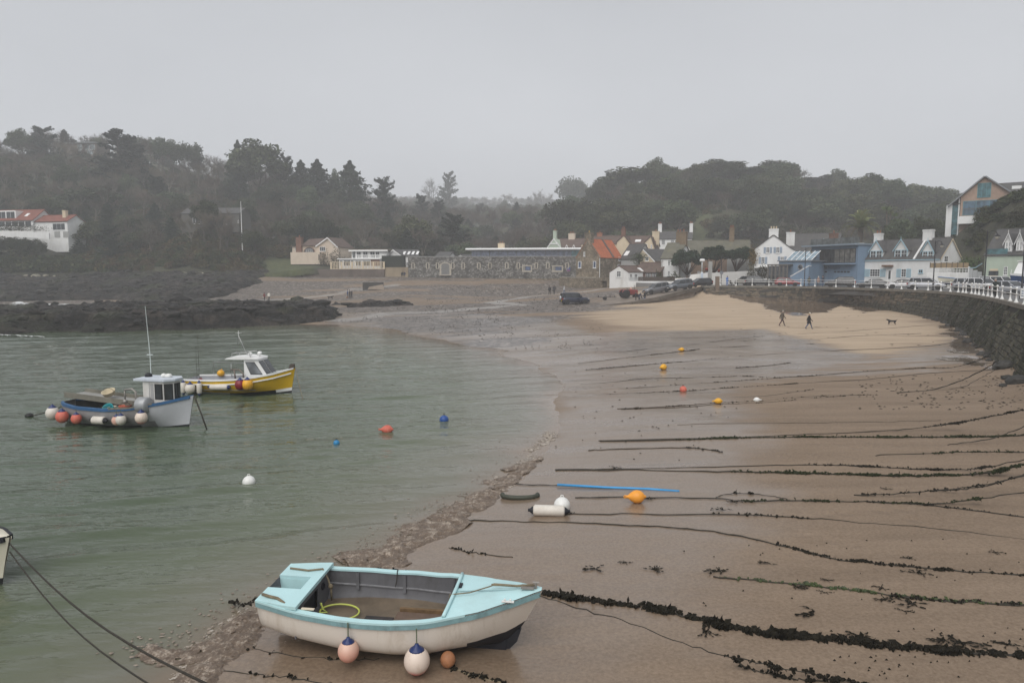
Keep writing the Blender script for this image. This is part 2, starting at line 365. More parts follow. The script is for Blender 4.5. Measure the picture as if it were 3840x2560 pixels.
def sand_mat():
 m,t,b=nodes('wet sand')
 v=mapped(t,(1,1,1));vs_=mapped(t,(.25,1.6,1));vf=mapped(t,(.06,.5,1))
 n1=tnoise(t,.5,6,.6,vs_);n2=tnoise(t,14,4,.7,v);n3=tnoise(t,1.2,6,.65,vf);n4=tnoise(t,7,3,.8,v)
 dry_c=ramp(t,n1,[(.25,(.31,.232,.158)),(.45,(.40,.306,.215)),(.75,(.50,.39,.28))])
 mid=ramp(t,n1,[(.25,(.135,.094,.063)),(.5,(.19,.136,.094)),(.75,(.25,.185,.132))])
 wetc=ramp(t,n3,[(.3,(.132,.089,.058)),(.7,(.20,.142,.096))])
 c=mixc(t,attr(t,'dry'),mid,dry_c)
 wmask=attr(t,'wet');strk=math_(t,'MULTIPLY',attr(t,'streak'),ramp(t,n3,[(.4,(0,)*3),(.52,(1,)*3)]))
 wm=math_(t,'MAXIMUM',wmask,strk)
 c=mixc(t,wm,c,wetc)
 c=mixc(t,.22,c,ramp(t,n2,[(.3,(.05,.04,.03)),(.7,(.5,.4,.3))]))
 speck=ramp(t,n4,[(.62,(0,)*3),(.70,(.5,)*3)])
 c=mixc(t,math_(t,'MULTIPLY',speck,math_(t,'SUBTRACT',1,wm)),c,(.07,.05,.035))
 vor=N(t,'ShaderNodeTexVoronoi');vor.inputs['Scale'].default_value=2.6;t.links.new(v,vor.inputs['Vector'])
 hv=N(t,'ShaderNodeSeparateColor');t.links.new(vor.outputs['Color'],hv.inputs[0])
 pc=ramp(t,hv.outputs[0],[(0,(.055,.047,.042)),(.5,(.115,.098,.086)),(.85,(.17,.148,.13)),(1,(.28,.25,.22))])
 pf=math_(t,'MULTIPLY',attr(t,'peb'),ramp(t,tnoise(t,2.2,5,.7,v),[(.28,(.35,)*3),(.5,(1,)*3)]))
 c=mixc(t,pf,c,pc)
 c=mixc(t,math_(t,'MULTIPLY',attr(t,'riv'),.75),c,(.30,.28,.26))
 c=mixc(t,attr(t,'pool'),c,(.14,.10,.07))
 t.links.new(c,b.inputs['Base Color'])
 sh=math_(t,'MAXIMUM',math_(t,'MULTIPLY',wm,1),attr(t,'riv'))
 r=mixc(t,sh,.85,ramp(t,n3,[(.35,(.2,)*3),(.6,(.42,)*3)]));r=mixc(t,pf,r,(.6,)*3);r=mixc(t,attr(t,'pool'),r,(.04,)*3)
 t.links.new(r,b.inputs['Roughness'])
 sp=mixc(t,sh,.25,.4);t.links.new(sp,b.inputs['Specular IOR Level'])
 t.links.new(math_(t,'MULTIPLY',wm,.5),b.inputs['Coat Weight']);b.inputs['Coat Roughness'].default_value=.18
 h=math_(t,'ADD',math_(t,'MULTIPLY',n2,.25),math_(t,'MULTIPLY',n1,1.0))
 h=math_(t,'ADD',h,math_(t,'MULTIPLY',math_(t,'MULTIPLY',vor.outputs['Distance'],pf),-3))
 bn=N(t,'ShaderNodeBump');bn.inputs['Distance'].default_value=.04
 vo2=N(t,'ShaderNodeTexVoronoi');vo2.inputs['Scale'].default_value=1.1;t.links.new(v,vo2.inputs['Vector'])
 dm=math_(t,'MULTIPLY',ramp(t,vo2.outputs['Distance'],[(.05,(1,)*3),(.3,(0,)*3)]),math_(t,'MULTIPLY',ramp(t,tnoise(t,.12,3,.5,v),[(.42,(0,)*3),(.6,(1,)*3)]),math_(t,'SUBTRACT',1,sh)))
 h=math_(t,'ADD',h,math_(t,'MULTIPLY',dm,-1.6))
 t.links.new(mixc(t,attr(t,'pool'),mixc(t,sh,.7,.10),0.0),bn.inputs['Strength']);t.links.new(h,bn.inputs['Height']);t.links.new(bn.outputs[0],b.inputs['Normal'])
 return m
tag(grid_obj('beach',xs,ys,zs,sand_mat(),dict(wet=wet,streak=streak,pool=pool,peb=peb,riv=riv,dry=dry)),kind='structure')
# ---- deep ground under everything, out past the last hill
gb=MB();gb.quad((-1500,-300,-3),(1500,-300,-3),(1500,2500,-3),(-1500,2500,-3))
tag(gb.build('ground',paint('deep ground',(.05,.055,.04),.9)),kind='structure')
# ---- water
ny,nx=760,560
yy=4*(200/4)**(np.linspace(0,1,ny));uu=np.linspace(-1.05,.28,nx)
ys=np.repeat(yy[:,None],nx,1);xs=uu[None,:]*(ys*.95+10)
dep=-beach(xs,ys)
calm=np.clip(dep/.5,.06,1)
wx=xs*.97+ys*.26;wy=-xs*.26+ys*.97
wv=(vfbm(wx*.2,wy*.95,2,.45)-.5)*.22+(vfbm(wx*.55+40,wy*2.3,2,.4)-.5)*.10
wv=wv*calm*np.clip(1.15-ys/260,.4,1)
def water_mat():
 m,t,b=nodes('sea water')
 d=attr(t,'depth');v=mapped(t,(.45,1.5,1),(0,0,-.26));v2=mapped(t,(1.6,4.2,1),(0,0,-.2));vn=mapped(t,(.22,.3,1))
 n0=tnoise(t,1,4,.6,vn)
 dd=math_(t,'ADD',d,math_(t,'MULTIPLY',math_(t,'SUBTRACT',n0,.5),.26))
 c=ramp(t,dd,[(.0,(.205,.152,.108)),(.06,(.165,.137,.10)),(.16,(.142,.138,.10)),(.45,(.100,.116,.074)),(1,(.058,.081,.048))])
 t.links.new(c,b.inputs['Base Color']);b.inputs['Roughness'].default_value=.04;b.inputs['IOR'].default_value=1.333
 h=math_(t,'ADD',math_(t,'MULTIPLY',tnoise(t,1.5,2,.5,v,.3),1.0),math_(t,'MULTIPLY',tnoise(t,1.7,2,.5,v2,.4),.4))
 bn=N(t,'ShaderNodeBump');bn.inputs['Distance'].default_value=.055
 t.links.new(ramp(t,d,[(0,(.14,)*3),(.4,(1,)*3)]),bn.inputs['Strength'])
 t.links.new(h,bn.inputs['Height']);t.links.new(bn.outputs[0],b.inputs['Normal'])
 return m
tag(grid_obj('sea_water',xs,ys,wv*.9+.01,water_mat(),dict(depth=dep)),kind='structure')
# ---- hills
hp=[];hv_=[]
for px,d,z in((-1200,180,6),(-1200,240,28),(-1200,340,58),(-1200,520,62),(-400,186,6),(-400,240,26),(0,189,6.5),(130,203,15.5),(0,260,34),(0,335,60),(0,520,62),(330,330,60),(500,189,6),(500,215,14),(500,270,32),(560,335,57),(500,520,58),
    (900,190,6),(900,215,15),(900,270,30),(900,350,51),(900,520,54),(800,205,19),(1180,189,8.5),(1200,250,20),(1200,350,40),(1200,540,50),
    (1400,187,6),(1530,186,6),(1500,260,15),(1500,400,34),(1500,700,70),(1500,1000,100),(1850,184,5.6),(1900,215,6.5),(1900,300,12),(1900,450,30),(1900,740,58),(1900,1000,100),
    (2150,180,5.6),(2200,200,7),(2160,260,18),(2200,330,33),(2200,460,42),(2400,215,9),(2400,250,24),(2400,300,40),(2400,400,47),(2400,700,62),(2400,1000,92),
    (2800,215,10),(2800,260,28),(2800,315,46),(2800,450,52),(3200,210,10),(3200,260,26),(3200,320,38),(3200,450,45),(3200,740,56),
    (3600,185,10),(3600,240,20),(3600,330,31),(3600,450,38),(4400,200,20),(4600,330,34),(4600,740,50),
    (2170,151,4.9),(2330,140,4.7),(2500,137,4.7),(2800,142,4.7),(3100,140,4.6),(3350,135,4.7),(2300,175,6.5),(2600,180,7.5),(2900,180,7.5),(3200,165,7),
    (3480,138,6),(3560,129,7),(3640,120,8),(3700,114,8),(3840,105,7.5),(3588,131,15.2),(3650,127,15.8),(3700,123,17),(3760,118,17.8),(3840,114,18.6),(3700,140,17),(4100,110,18),(4200,96,7),(4600,90,9),(4600,120,18),(3840,150,18),(4200,170,20)):
 hp.append((X(px,d),d));hv_.append(z)
hill=RBF(hp,hv_)
def hill_z(x,y):return float(hill(np.array([x]),np.array([y]))[0])
FRONT=[(-1300,183),(0,188),(900,188),(1130,187),(1240,187.5),(1500,186.5),(1530,186),(2100,181),(2240,167),(2290,154),(2345,145),(2450,137),(2700,139),(3100,137),(3420,137),(3560,126),(3640,118),(3700,112),(3840,103.5),(4000,97),(4600,88),(5400,80)]
nu,nd=330,150
pxs=np.linspace(-1300,5400,nu);d0=np.interp(pxs,[a for a,b in FRONT],[b for a,b in FRONT])
tt=np.linspace(0,1,nd)**1.8
ys=(d0[None,:]+(1250-d0[None,:])*tt[:,None]);xs=(pxs[None,:]-1920)/FPX*ys/CT*1.0
xs=np.array([[X(p,1.0)for p in pxs]])*ys
zs=hill(xs,ys)+(vfbm(xs*.06,ys*.06,4)-.5)*3*sstep(0,40,ys-d0[None,:]-8)
zs[0,:]-=1.5
def hill_mat():
 m,t,b=nodes('hillside earth');v=mapped(t)
 c=ramp(t,tnoise(t,.12,8,.65,v),[(.3,(.03,.028,.02)),(.5,(.05,.05,.028)),(.7,(.075,.072,.035))])
 g=mixc(t,attr(t,'grass'),c,ramp(t,tnoise(t,.5,6,.6,v),[(.3,(.045,.055,.02)),(.7,(.085,.095,.035))]))
 g=mixc(t,attr(t,'pave'),g,ramp(t,tnoise(t,.8,5,.6,v),[(.3,(.12,.115,.11)),(.7,(.18,.17,.165))]))
 t.links.new(g,b.inputs['Base Color']);b.inputs['Roughness'].default_value=.95
 bump(t,b,tnoise(t,1.2,6,.7,v),.8,.6);return m
def gz(px0,px1,d_0,d_1,s=60):
 p=xs/ys*FPX*CT+1920;return sstep(px0-s,px0+s,p)*sstep(px1+s,px1-s,p)*sstep(d_0-6,d_0+6,ys)*sstep(d_1+6,d_1-6,ys)
grass=np.clip(gz(990,1180,180,205)+gz(2560,2700,222,262)+gz(3290,3420,205,240)*.6,0,1)*sstep(.3,.5,vfbm(xs*.15,ys*.1,4))
pave=gz(2150,3500,120,185,30)
tag(grid_obj('hills',xs,ys,zs,hill_mat(),dict(grass=grass,pave=pave)),kind='structure')
# ---- rocks of the shore
def rock_sheet(name,poly,base,hmax,x0,x1,y0,y1,nx,ny,seed,fall=4.0,st=(1,1),dens=.42):
 X_,Y_=np.meshgrid(np.linspace(x0,x1,nx),np.linspace(y0,y1,ny))
 sd=poly_sd(X_,Y_,poly)+(vfbm(X_*.08+seed,Y_*.12,5)-.5)*9
 msk=sstep(-1.5,fall,sd)
 n=vfbm(X_*.07*st[0]+seed,Y_*.16*st[1],6,.58);rid=1-np.abs(2*vfbm(X_*.16+seed*2,Y_*.42,5,.55)-1)
 stp=np.floor((n*.7+rid*.3)*9)/9*.45+(n*.7+rid*.3)*.55
 h=hmax*1.15*(.12+.88*sstep(.36,.62,stp))*msk-.25*msk+(vfbm(X_*1.3,Y_*1.6,4)-.5)*.7*msk+(.5-np.abs(2*vfbm(X_*.45+seed,Y_*.9,4)-1))*1.0*msk-.3*msk+(vfbm(X_*2.2+seed,Y_*2.6,3)-.5)*.5*msk
 z=base(X_,Y_)-1.0+(1.0+h)*np.clip(msk*1.6,0,1)
 keep=msk>.01
 ii=np.nonzero((msk>.35).ravel())[0];area=(x1-x0)*(y1-y0)*len(ii)/msk.size
 for k in RSR.choice(ii,min(len(ii),int(area*dens)),replace=False):RUB.append((X_.ravel()[k],Y_.ravel()[k],z.ravel()[k]))
 o=grid_obj(name,X_,Y_,z,rockm,smooth=False);me=o.data
 kv=keep.ravel();bm=bmesh.new();bm.from_mesh(me);bm.verts.ensure_lookup_table()
 bmesh.ops.delete(bm,geom=[bm.verts[i]for i in np.nonzero(~kv)[0]],context='VERTS');bm.to_mesh(me);bm.free()
 return tag(o,kind='structure')
def rock_mat():
 m,t,b=nodes('dark shore rock');v=mapped(t,(1,1,2.5))
 n1=tnoise(t,.35,9,.68,v);n2=tnoise(t,3,6,.7,v)
 c=ramp(t,n1,[(.34,(.006,.0055,.005)),(.5,(.02,.017,.015)),(.64,(.06,.048,.04))])
 c=mixc(t,ramp(t,n2,[(.55,(0,)*3),(.75,(.5,)*3)]),c,(.055,.043,.034))
 c=mixc(t,ramp(t,tnoise(t,.11,4,.5,v),[(.56,(0,)*3),(.66,(.6,)*3)]),c,(.04,.045,.02))
 t.links.new(c,b.inputs['Base Color']);b.inputs['Roughness'].default_value=.55;b.inputs['Specular IOR Level'].default_value=.3
 bump(t,b,n2,1,.35);return m
rockm=rock_mat();RUB=[];RSR=np.random.RandomState(3)
reef=[tuple(G(*D(a,b),0)[:2])for a,b in((-420,768),(0,768),(120,764),(210,763),(400,757),(560,752),(660,746),(740,738))]+[(X(a,b),b)for a,b in((1270,109),(1150,116),(1000,117),(700,116),(400,114),(150,108),(-100,112),(-800,112))]
rock_sheet('rock_reef',reef,lambda x,y:np.minimum(beach(x,y),.5)*0+.0,2.05,-125,-20,72,124,420,240,3.1,3.0)
far=[(X(a,b),b)for a,b in((-900,157),(-200,158),(150,159),(330,160),(520,158),(640,153),(760,157),(840,160),(880,168),(960,172),(1010,182),(1000,191),(0,193),(-900,193))]
rock_sheet('rock_shore',far,lambda x,y:beach(x,y),1.7,-210,-50,146,196,460,190,8.3,3.0)
lg=[(X(a,b),b)for a,b in((560,140),(640,137),(760,138),(900,136),(1130,134),(1230,137),(1180,143),(1000,146),(800,146),(640,145))]
rock_sheet('rock_ledge',lg,lambda x,y:beach(x,y),1.0,-100,-30,128,152,260,110,5.7,2.0)
lg2=[(X(a,b),b)for a,b in((1350,128),(1450,126),(1600,127),(1520,130),(1400,131))]
rock_sheet('rock_ledge',lg2,lambda x,y:beach(x,y),.7,-36,-10,120,136,130,70,2.2,1.0)
rb_=MB();rr_=random.Random(8);_ic=bmesh.new();bmesh.ops.create_icosphere(_ic,subdivisions=1,radius=1);_iv=[v.co.copy()for v in _ic.verts];_if=[tuple(v.index for v in f.verts)for f in _ic.faces];_ic.free()
for x,y,z in RUB:
 s_=.22+.55*rr_.random()**2.2+(.5 if rr_.random()<.06 else 0);az=rr_.uniform(-.5,.5);M_=Matrix.Translation((x,y,z+s_*.05))@Matrix.Rotation(az,4,'Z')@Matrix.Rotation(rr_.uniform(-.3,.3),4,'X')@Matrix.Diagonal((s_*rr_.uniform(1.2,2.4),s_*rr_.uniform(.7,1.2),s_*rr_.uniform(.45,.9),1))
 rb_.add([M_@(v*(1+rr_.uniform(-.28,.22)))for v in _iv],_if)
tag(rb_.build('rock_rubble',rockm,None,False,False),kind='stuff')
# ================================================================== TREES
R=random.Random(11)
barkm=paint('bark',(.075,.062,.05),.9,.35,2.0,bmp=.3)
palebark=paint('pale bark',(.13,.115,.09),.9,.3,2.0)
twigm=leafmat('bare twigs',(.075,.060,.046),(.125,.102,.080),.35)
oakm=leafmat('evergreen oak leaves',(.028,.040,.020),(.085,.098,.052),.45)
conm=leafmat('conifer needles',(.018,.028,.020),(.040,.054,.036),.25)
ivym=leafmat('shrub leaves',(.024,.032,.014),(.066,.074,.032),.35)
brackm=leafmat('russet scrub',(.075,.048,.026),(.10,.085,.04),.3)
def rdir(r):
 z=r.uniform(-1,1);a=r.uniform(0,2*math.pi);q=math.sqrt(1-z*z);return Vector((q*math.cos(a),q*math.sin(a),z))
def card(mb,c,s,r,up=.3,asp=.6):
 n=(rdir(r)+Vector((0,0,up))).normalized();u=n.orthogonal().normalized();w_=n.cross(u);a=r.uniform(0,6.28)
 u,w_=u*math.cos(a)+w_*math.sin(a),w_*math.cos(a)-u*math.sin(a)
 mb.add([c-u*s,c-w_*s*asp,c+u*s,c+w_*s*asp],[(0,1,2,3)])
def sliver(mb,a,d,L,w_):
 s=d.orthogonal().normalized()*w_;b=a+d*L;mb.add([a-s,a+s,b],[(0,1,2)])
def limb(mb,p,d,L,r0,depth,r,spread,tips,up=.25,n=5):
 pts=[p];q=p;dd=d
 for i in range(3):
  dd=(dd+rdir(r)*.16+Vector((0,0,up*.3))).normalized();q=q+dd*L/3;pts.append(q)
 if depth<=2:mb.tube(pts,[r0,r0*.85,r0*.72,r0*.58],n if depth<2 else 3,False)
 tips.append((q,dd,depth))
 if depth>=3:return
 for k in range(r.choice((2,3,3))if depth else 4):
  a=r.uniform(.35,.95)*spread;o=dd.orthogonal().normalized();o.rotate(Matrix.Rotation(r.uniform(0,6.28),3,dd))
  limb(mb,pts[r.choice((2,3,3))],(dd*math.cos(a)+o*math.sin(a)).normalized(),L*r.uniform(.6,.82),r0*.55,depth+1,r,spread,tips,up,n)
def proto_bare(seed,H=11,spread=1.0):
 r=random.Random(seed);t=MB();c=MB();tips=[]
 limb(t,Vector((0,0,-.6)),Vector((r.uniform(-.08,.08),r.uniform(-.08,.08),1)).normalized(),H*.34,.26,0,r,spread,tips)
 for q,dd,dp in tips:
  if dp<2:continue
  for k in range(16 if dp==3 else 6):
   d=(dd*.8+rdir(r)*.9+Vector((0,0,.35))).normalized();a=q-dd*r.uniform(0,1.2)
   L=r.uniform(.6,1.7);sliver(c,a,d,L,r.uniform(.02,.045))
   for j in range(2):sliver(c,a+d*L*r.uniform(.3,.8),(d+rdir(r)*.7).normalized(),L*.6,.018)
 return t,c
def proto_round(seed,H=10,W=10,lobes=26,n=4200,bare=.28):
 r=random.Random(seed);t=MB();c=MB();tips=[]
 limb(t,Vector((0,0,-.6)),Vector((0,0,1)),H*.3,.32,0,r,1.0,tips,.2)
 L=[]
 for i in range(lobes):
  d=rdir(r);d.z=abs(d.z)*1.1-.18;k=r.uniform(.45,.86)
  p=Vector((d.x*W/2*k,d.y*W/2*k,H*.52+d.z*H*.44*k));L.append((p,r.uniform(.13,.24)*W))
 for i in range(n):
  p,s=r.choice(L);d=rdir(r);d.z=d.z*.75+.12
  q=p+d*s*(r.random()**.35)*.95
  card(c,q,r.uniform(.16,.38),r,.5,.65)
 return t,c
def proto_cypress(seed,H=15,W=10,n=6200):
 """open layered conifer: flat boughs that lift at the tips"""
 r=random.Random(seed);t=MB();c=MB()
 t.tube([(0,0,-.8),(.1,0,H*.35),(-.1,.1,H*.7),(0,0,H*.95)],[.38,.28,.16,.04],7)
 nb=34
 for i in range(nb):
  f=(i+.5)/nb;z=H*(.18+.80*f);a=r.uniform(0,6.28);Lb=W/2*(1-.62*f**1.3)*r.uniform(.65,1.15)
  d=Vector((math.cos(a),math.sin(a),.18+.3*f));e=Vector((0,0,z))+d*Lb
  t.tube([(0,0,z),Vector((0,0,z))+d*Lb*.6,e+Vector((0,0,.3))],[.09,.06,.02],3,False)
  for k in range(int(n/nb)):
   s=r.random()**.6;side=Vector((-math.sin(a),math.cos(a),0))
   q=Vector((0,0,z))+d*Lb*s+side*r.gauss(0,.22)*Lb*(.3+.6*s)+Vector((0,0,r.gauss(.1,.22)+.4*s*s))
   card(c,q,r.uniform(.18,.42),r,1.2,.5)
 return t,c
def proto_cone(seed,H=14,W=7,n=5200):
 r=random.Random(seed);t=MB();c=MB()
 t.tube([(0,0,-.8),(0,0,H*.5),(0,0,H*.97)],[.32,.2,.03],6)
 for i in range(n):
  f=r.random()**1.25;z=H*(.06+.93*f);rad=W/2*(1-f)**.62*(.82+.25*math.sin(f*60+seed)+.22*math.sin(seed+7*f))
  a=r.uniform(0,6.28);k=r.random()**.35;bul=1+.22*math.sin(a*3+f*9+seed)
  q=Vector((math.cos(a)*rad*k*bul,math.sin(a)*rad*k*bul,z+.35*k*(1-f)))
  card(c,q,r.uniform(.18,.4),r,.1,.5)
 return t,c
def proto_shrub(seed,n=420):
 r=random.Random(seed);t=MB();c=MB()
 t.tube([(0,0,-.3),(.1,0,1.1)],[.08,.02],4)
 for i in range(n):
  d=rdir(r);d.z=abs(d.z);b=1+.3*math.sin(3*math.atan2(d.y,d.x)+seed)
  q=Vector((d.x*1.5*b,d.y*1.5*b,d.z*1.7))*(r.random()**.4);card(c,q,r.uniform(.12,.3),r,.4,.6)
 return t,c
PROTO={}
def add_proto(k,tc,tm,cm):
 t,c=tc;both=MB();both.v=t.v+c.v;both.f=t.f+[tuple(i+len(t.v)for i in f)for f in c.f];both.mi=[0]*len(t.f)+[1]*len(c.f)
 hh=max(v[2]for v in c.v);ww=sorted(abs(v[0])for v in c.v)[int(len(c.v)*.97)]*2
 PROTO[k]=(t.mesh('trunk',tm,True),c.mesh('crown',cm),both.mesh('tree',[tm,cm]),hh,ww)
add_proto('bare0',proto_bare(1),barkm,twigm);add_proto('bare1',proto_bare(2,12,.85),palebark,twigm);add_proto('bare2',proto_bare(3,10,1.15),barkm,twigm)
add_proto('oak0',proto_round(4),barkm,oakm);add_proto('oak1',proto_round(5,10,12,34,4600),barkm,oakm);add_proto('oak2',proto_round(6,12,9,36,6400),barkm,oakm)
add_proto('cyp0',proto_cypress(7),barkm,conm);add_proto('cyp1',proto_cypress(8,16,12),barkm,conm)
add_proto('cone0',proto_cone(9),barkm,conm);add_proto('cone1',proto_cone(10,13,8),barkm,conm)
add_proto('shrub0',proto_shrub(12),barkm,ivym);add_proto('shrub1',proto_shrub(13),barkm,ivym);add_proto('shrub2',proto_shrub(14),barkm,brackm)
KINDN={'b':'bare_tree','o':'evergreen_oak','cy':'cypress_tree','co':'conifer_tree','s':'shrub'}
def kname(k):return 'bare_tree' if k[0]=='b' else 'evergreen_oak' if k[0]=='o' else 'cypress_tree' if k[:2]=='cy' else 'conifer_tree' if k[:2]=='co' else 'shrub'
def tree(k,x,y,z,sw,sh,rz,label,group=None,cat='tree',name=None):
 o=thing(name or kname(k),label,cat,(x,y,z),rz,group);o.scale=(sw,sw,sh)
 tm,cm,both,hh,ww=PROTO[k]
 place(tm,'stem' if k[0]=='s' else 'trunk',o);place(cm,'foliage' if k[0]=='s' else 'crown',o);return o
def skytree(k,dx,dy,d,wD,label,group=None,hmin=6):
 """a tree whose top stands at picture (dx,dy), wD picture-pixels wide, at distance d"""
 px,py=D(dx,dy);top=P(px,py,d);zb=hill_z(top.x,d)-.3;hh,ww=PROTO[k][3],PROTO[k][4]
 H=max(top.z-zb,hmin);tree(k,top.x,d,top.z-H,wD*1.63265*d/FPX/ww,H/hh,R.uniform(0,6.28),label,group)
GB,GO='bare trees on the hillside','evergreen trees on the hillside'
for a in(('cyp1',100,288,310,62,'dark layered cypress on the skyline beside the flat roofed hilltop house'),('bare0',146,296,315,44,'bare tree on the skyline between dark cypress and hilltop house'),
('cyp0',268,298,285,104,'tall dark cypress with spiky top just right of the hilltop house'),('bare2',322,306,312,56,'bare twiggy tree on the skyline right of the tall cypress'),
('oak0',375,313,318,44,'rounded evergreen tree on the left skyline past the bare crowns'),('oak1',430,323,322,60,'low rounded evergreen on the gently falling left skyline'),
('cone1',545,320,300,44,'narrow dark pine at the left shoulder of the big skyline conifer'),('oak2',592,316,296,112,'largest dark conifer clump rising in the middle of the left hill skyline'),
('cyp0',655,352,300,46,'spiky cypress on the right flank of the big dark conifer clump'),('cone0',690,366,305,46,'small pointed conifer between spiky cypress and broad cone'),
('cone1',728,364,300,70,'broad dark cone shaped conifer on the falling left skyline'),('oak2',768,384,310,26,'thin pine standing in the gap between two broad conifers'),
('cone1',803,367,300,74,'tall dark rounded conifer at the right end of the conifer row'),('cyp1',881,406,310,66,'leaning layered cypress standing below the skyline past the conifers'),
('bare0',985,404,620,52,'hazy bare tree beside the lone layered cypress on the valley skyline'),('cyp0',1031,392,600,44,'lone layered cypress standing above the hazy valley skyline'),
('bare1',1158,440,880,36,'hazy bare tree at the lowest notch of the valley skyline'),('bare2',1245,430,800,54,'hazy broad bare tree right of the valley notch'),
('oak1',1318,403,560,78,'hazy rounded evergreen rising left of the big right hand oaks'),('oak0',1452,384,325,122,'large domed evergreen at the left shoulder of the right hill'),
('oak1',1385,408,330,70,'small domed evergreen leaning against the large left shoulder oak'),('oak0',1565,396,330,70,'rounded evergreen between the two highest domes of the right hill'),
('oak2',1655,365,320,110,'highest domed evergreen on top of the right hill'),('oak0',1700,388,314,130,'evergreen dome filling the saddle between the two highest crowns'),('oak1',1765,371,322,112,'broad domed evergreen next to the highest one on the right hill'),
('cyp1',1880,403,330,84,'flat topped cypress on the right hill skyline'),('oak0',1988,404,345,84,'hazy domed evergreen right of the flat topped cypress'),
('oak1',2048,408,345,56,'smaller hazy dome beside the domed evergreen on the right skyline'),('oak0',2110,424,350,66,'low hazy evergreen on the skyline falling to the timber house'),
('bare0',2150,426,352,60,'hazy bare tree on the skyline left of the timber gabled house'),
('cyp0',1040,487,232,74,'cypress with drooping boughs behind the stone barracks wall'),('oak2',948,492,222,84,'dark ivy clad tree behind the white house with rooflights'),
('oak1',1310,452,262,104,'dark domed tree low on the hill behind the glass pavilion'),('oak0',1395,455,258,90,'grey green domed tree on the hill above the stone gable'),
('bare1',790,480,228,70,'bare tree with pale trunk behind the balcony house'),('bare1',838,490,224,60,'bare pale trunked tree left of the ivy clad tree'),('oak0',205,430,250,100,'dark evergreen above the red roofed white house'),
('oak2',205,505,205,64,'dark evergreen right beside the chimney of the red roofed house'),('oak0',8,541,195,50,'dark shrubby evergreen below the white garden wall at the left edge'),('oak1',44,543,195,50,'dark shrubby evergreen below the white garden arch'),('oak0',78,547,194,40,'dark shrubby evergreen left of the white annexe'),('bare0',310,480,218,92,'pale branched bare tree half way down the left wood'),('oak1',385,440,262,80,'green evergreen standing among bare trees above the dim house'),
('bare0',606,505,207,60,'bare tree right of the white flagpole'),('bare2',520,500,198,60,'bare tree in front of the dim house, right of its bay window'),('bare0',468,478,199,64,'bare tree in front of the dim house bay window'),('bare1',500,470,197,52,'taller pale bare tree in front of the dim house'),('bare1',440,490,198,50,'bare tree at the left end of the dim house')):
 skytree(*a)
# ---- the rest of the wood: the nearest as trees, the far ones as one mass
pts=[]
for it in range(5200):
 px=R.uniform(-700,4300);d=192+(R.random()**1.15)*430
 x=X(px,d);y=d
 f=float(np.interp(px,[a for a,b in FRONT],[b for a,b in FRONT]))
 if d<f+9:continue
 z=hill_z(x,y)
 if 2150<px<3420 and d<222:continue
 if 1000<px<1500 and d<208:continue
 if 1180<px<2150 and d<205:continue
 if-100<px<290 and d<214:continue
 if 3400<px and d<168:continue
 if 230<px<440 and 308<d<338:continue
 if 2560<px<2700 and 222<d<258:continue
 pts.append((x,y,z,px))
for it in range(2600):
 px=R.uniform(950,2600);d=R.uniform(430,1120);x=X(px,d);pts.append((x,d,hill_z(x,d),px))
LMK=[(-9999,'red roofed house'),(170,'chimney of the annexe'),(420,'pale cliff boulders'),(720,'dim house'),(930,'white flagpole'),(1100,'bungalow'),(1300,'balcony house'),(1480,'rooflight house'),(1620,'blocked arch of the barracks'),(1800,'glass pavilion'),(2060,'green gabled villa'),(2180,'orange pantile roof'),(2330,'cream house'),(2470,'white hill house'),(2600,'grass patch'),(2720,'umbrella pines'),(2850,'shuttered house'),(3010,'blue boathouse'),(3220,'date palm'),(3400,'dormer cottage chimney'),(3540,'timber house')]
kept=[];cell={}
for p in pts:
 q=(int(p[0]//4.4),int(p[1]//4.4));ok=True
 for i in(-1,0,1):
  for j in(-1,0,1):
   for o in cell.get((q[0]+i,q[1]+j),()):
    if(o[0]-p[0])**2+(o[1]-p[1])**2<4.4**2*(.8+p[1]/500):ok=False
 if ok:cell.setdefault(q,[]).append(p);kept.append(p)
kept.sort(key=lambda p:p[1])
far_pts=[];nind=0
for x,y,z,px in kept:
 right=px>2050;n=float(vnoise(np.array([x*.03+50]),np.array([y*.03+9]))[0]);u=R.random()
 if right:k=R.choice(('oak0','oak1','oak2','oak0','oak1'))if u<.30+.62*n else R.choice(('bare0','bare1','bare2'))
 else:k=R.choice(('oak0','oak1','oak2','cyp0','cone1','cone0'))if u<.06+.42*n else R.choice(('bare0','bare1','bare2'))
 if right and y<460 and R.random()<.45:continue
 s=R.uniform(.62,1.0);s*=1.55 if right and k[0]=='o' else 1.15 if right else 1.3 if y>262 else 1.1;sh=s*R.uniform(.8,1.1)*(.85 if right else 1)
 if k[:2]in('cy','co'):sh*=.75
 vis=-80<px<3900
 if vis and nind<235 and y<300:
  nind+=1;side='right' if right else 'left'
  lm_=[n for p,n in LMK if px>=p][-1];band='low down' if y<222 else 'half way up' if y<258 else 'high up'
  ad={'bare_tree':'bare grey brown tree','evergreen_oak':'dark rounded evergreen','cypress_tree':'dark layered cypress','conifer_tree':'dark cone shaped conifer'}[kname(k)]
  tree(k,x,y,z-.2,s,sh,R.uniform(0,6.28),'%s%s %s above the %s'%('small ' if s<.75 else 'tall ' if sh>1.25 else '',ad,band,lm_),'%ss of the %s wood'%(kname(k).replace('_',' '),side))
 else:far_pts.append((x,y,z-.2,list(sorted(PROTO)).index(k),s,sh,R.uniform(0,6.28)))
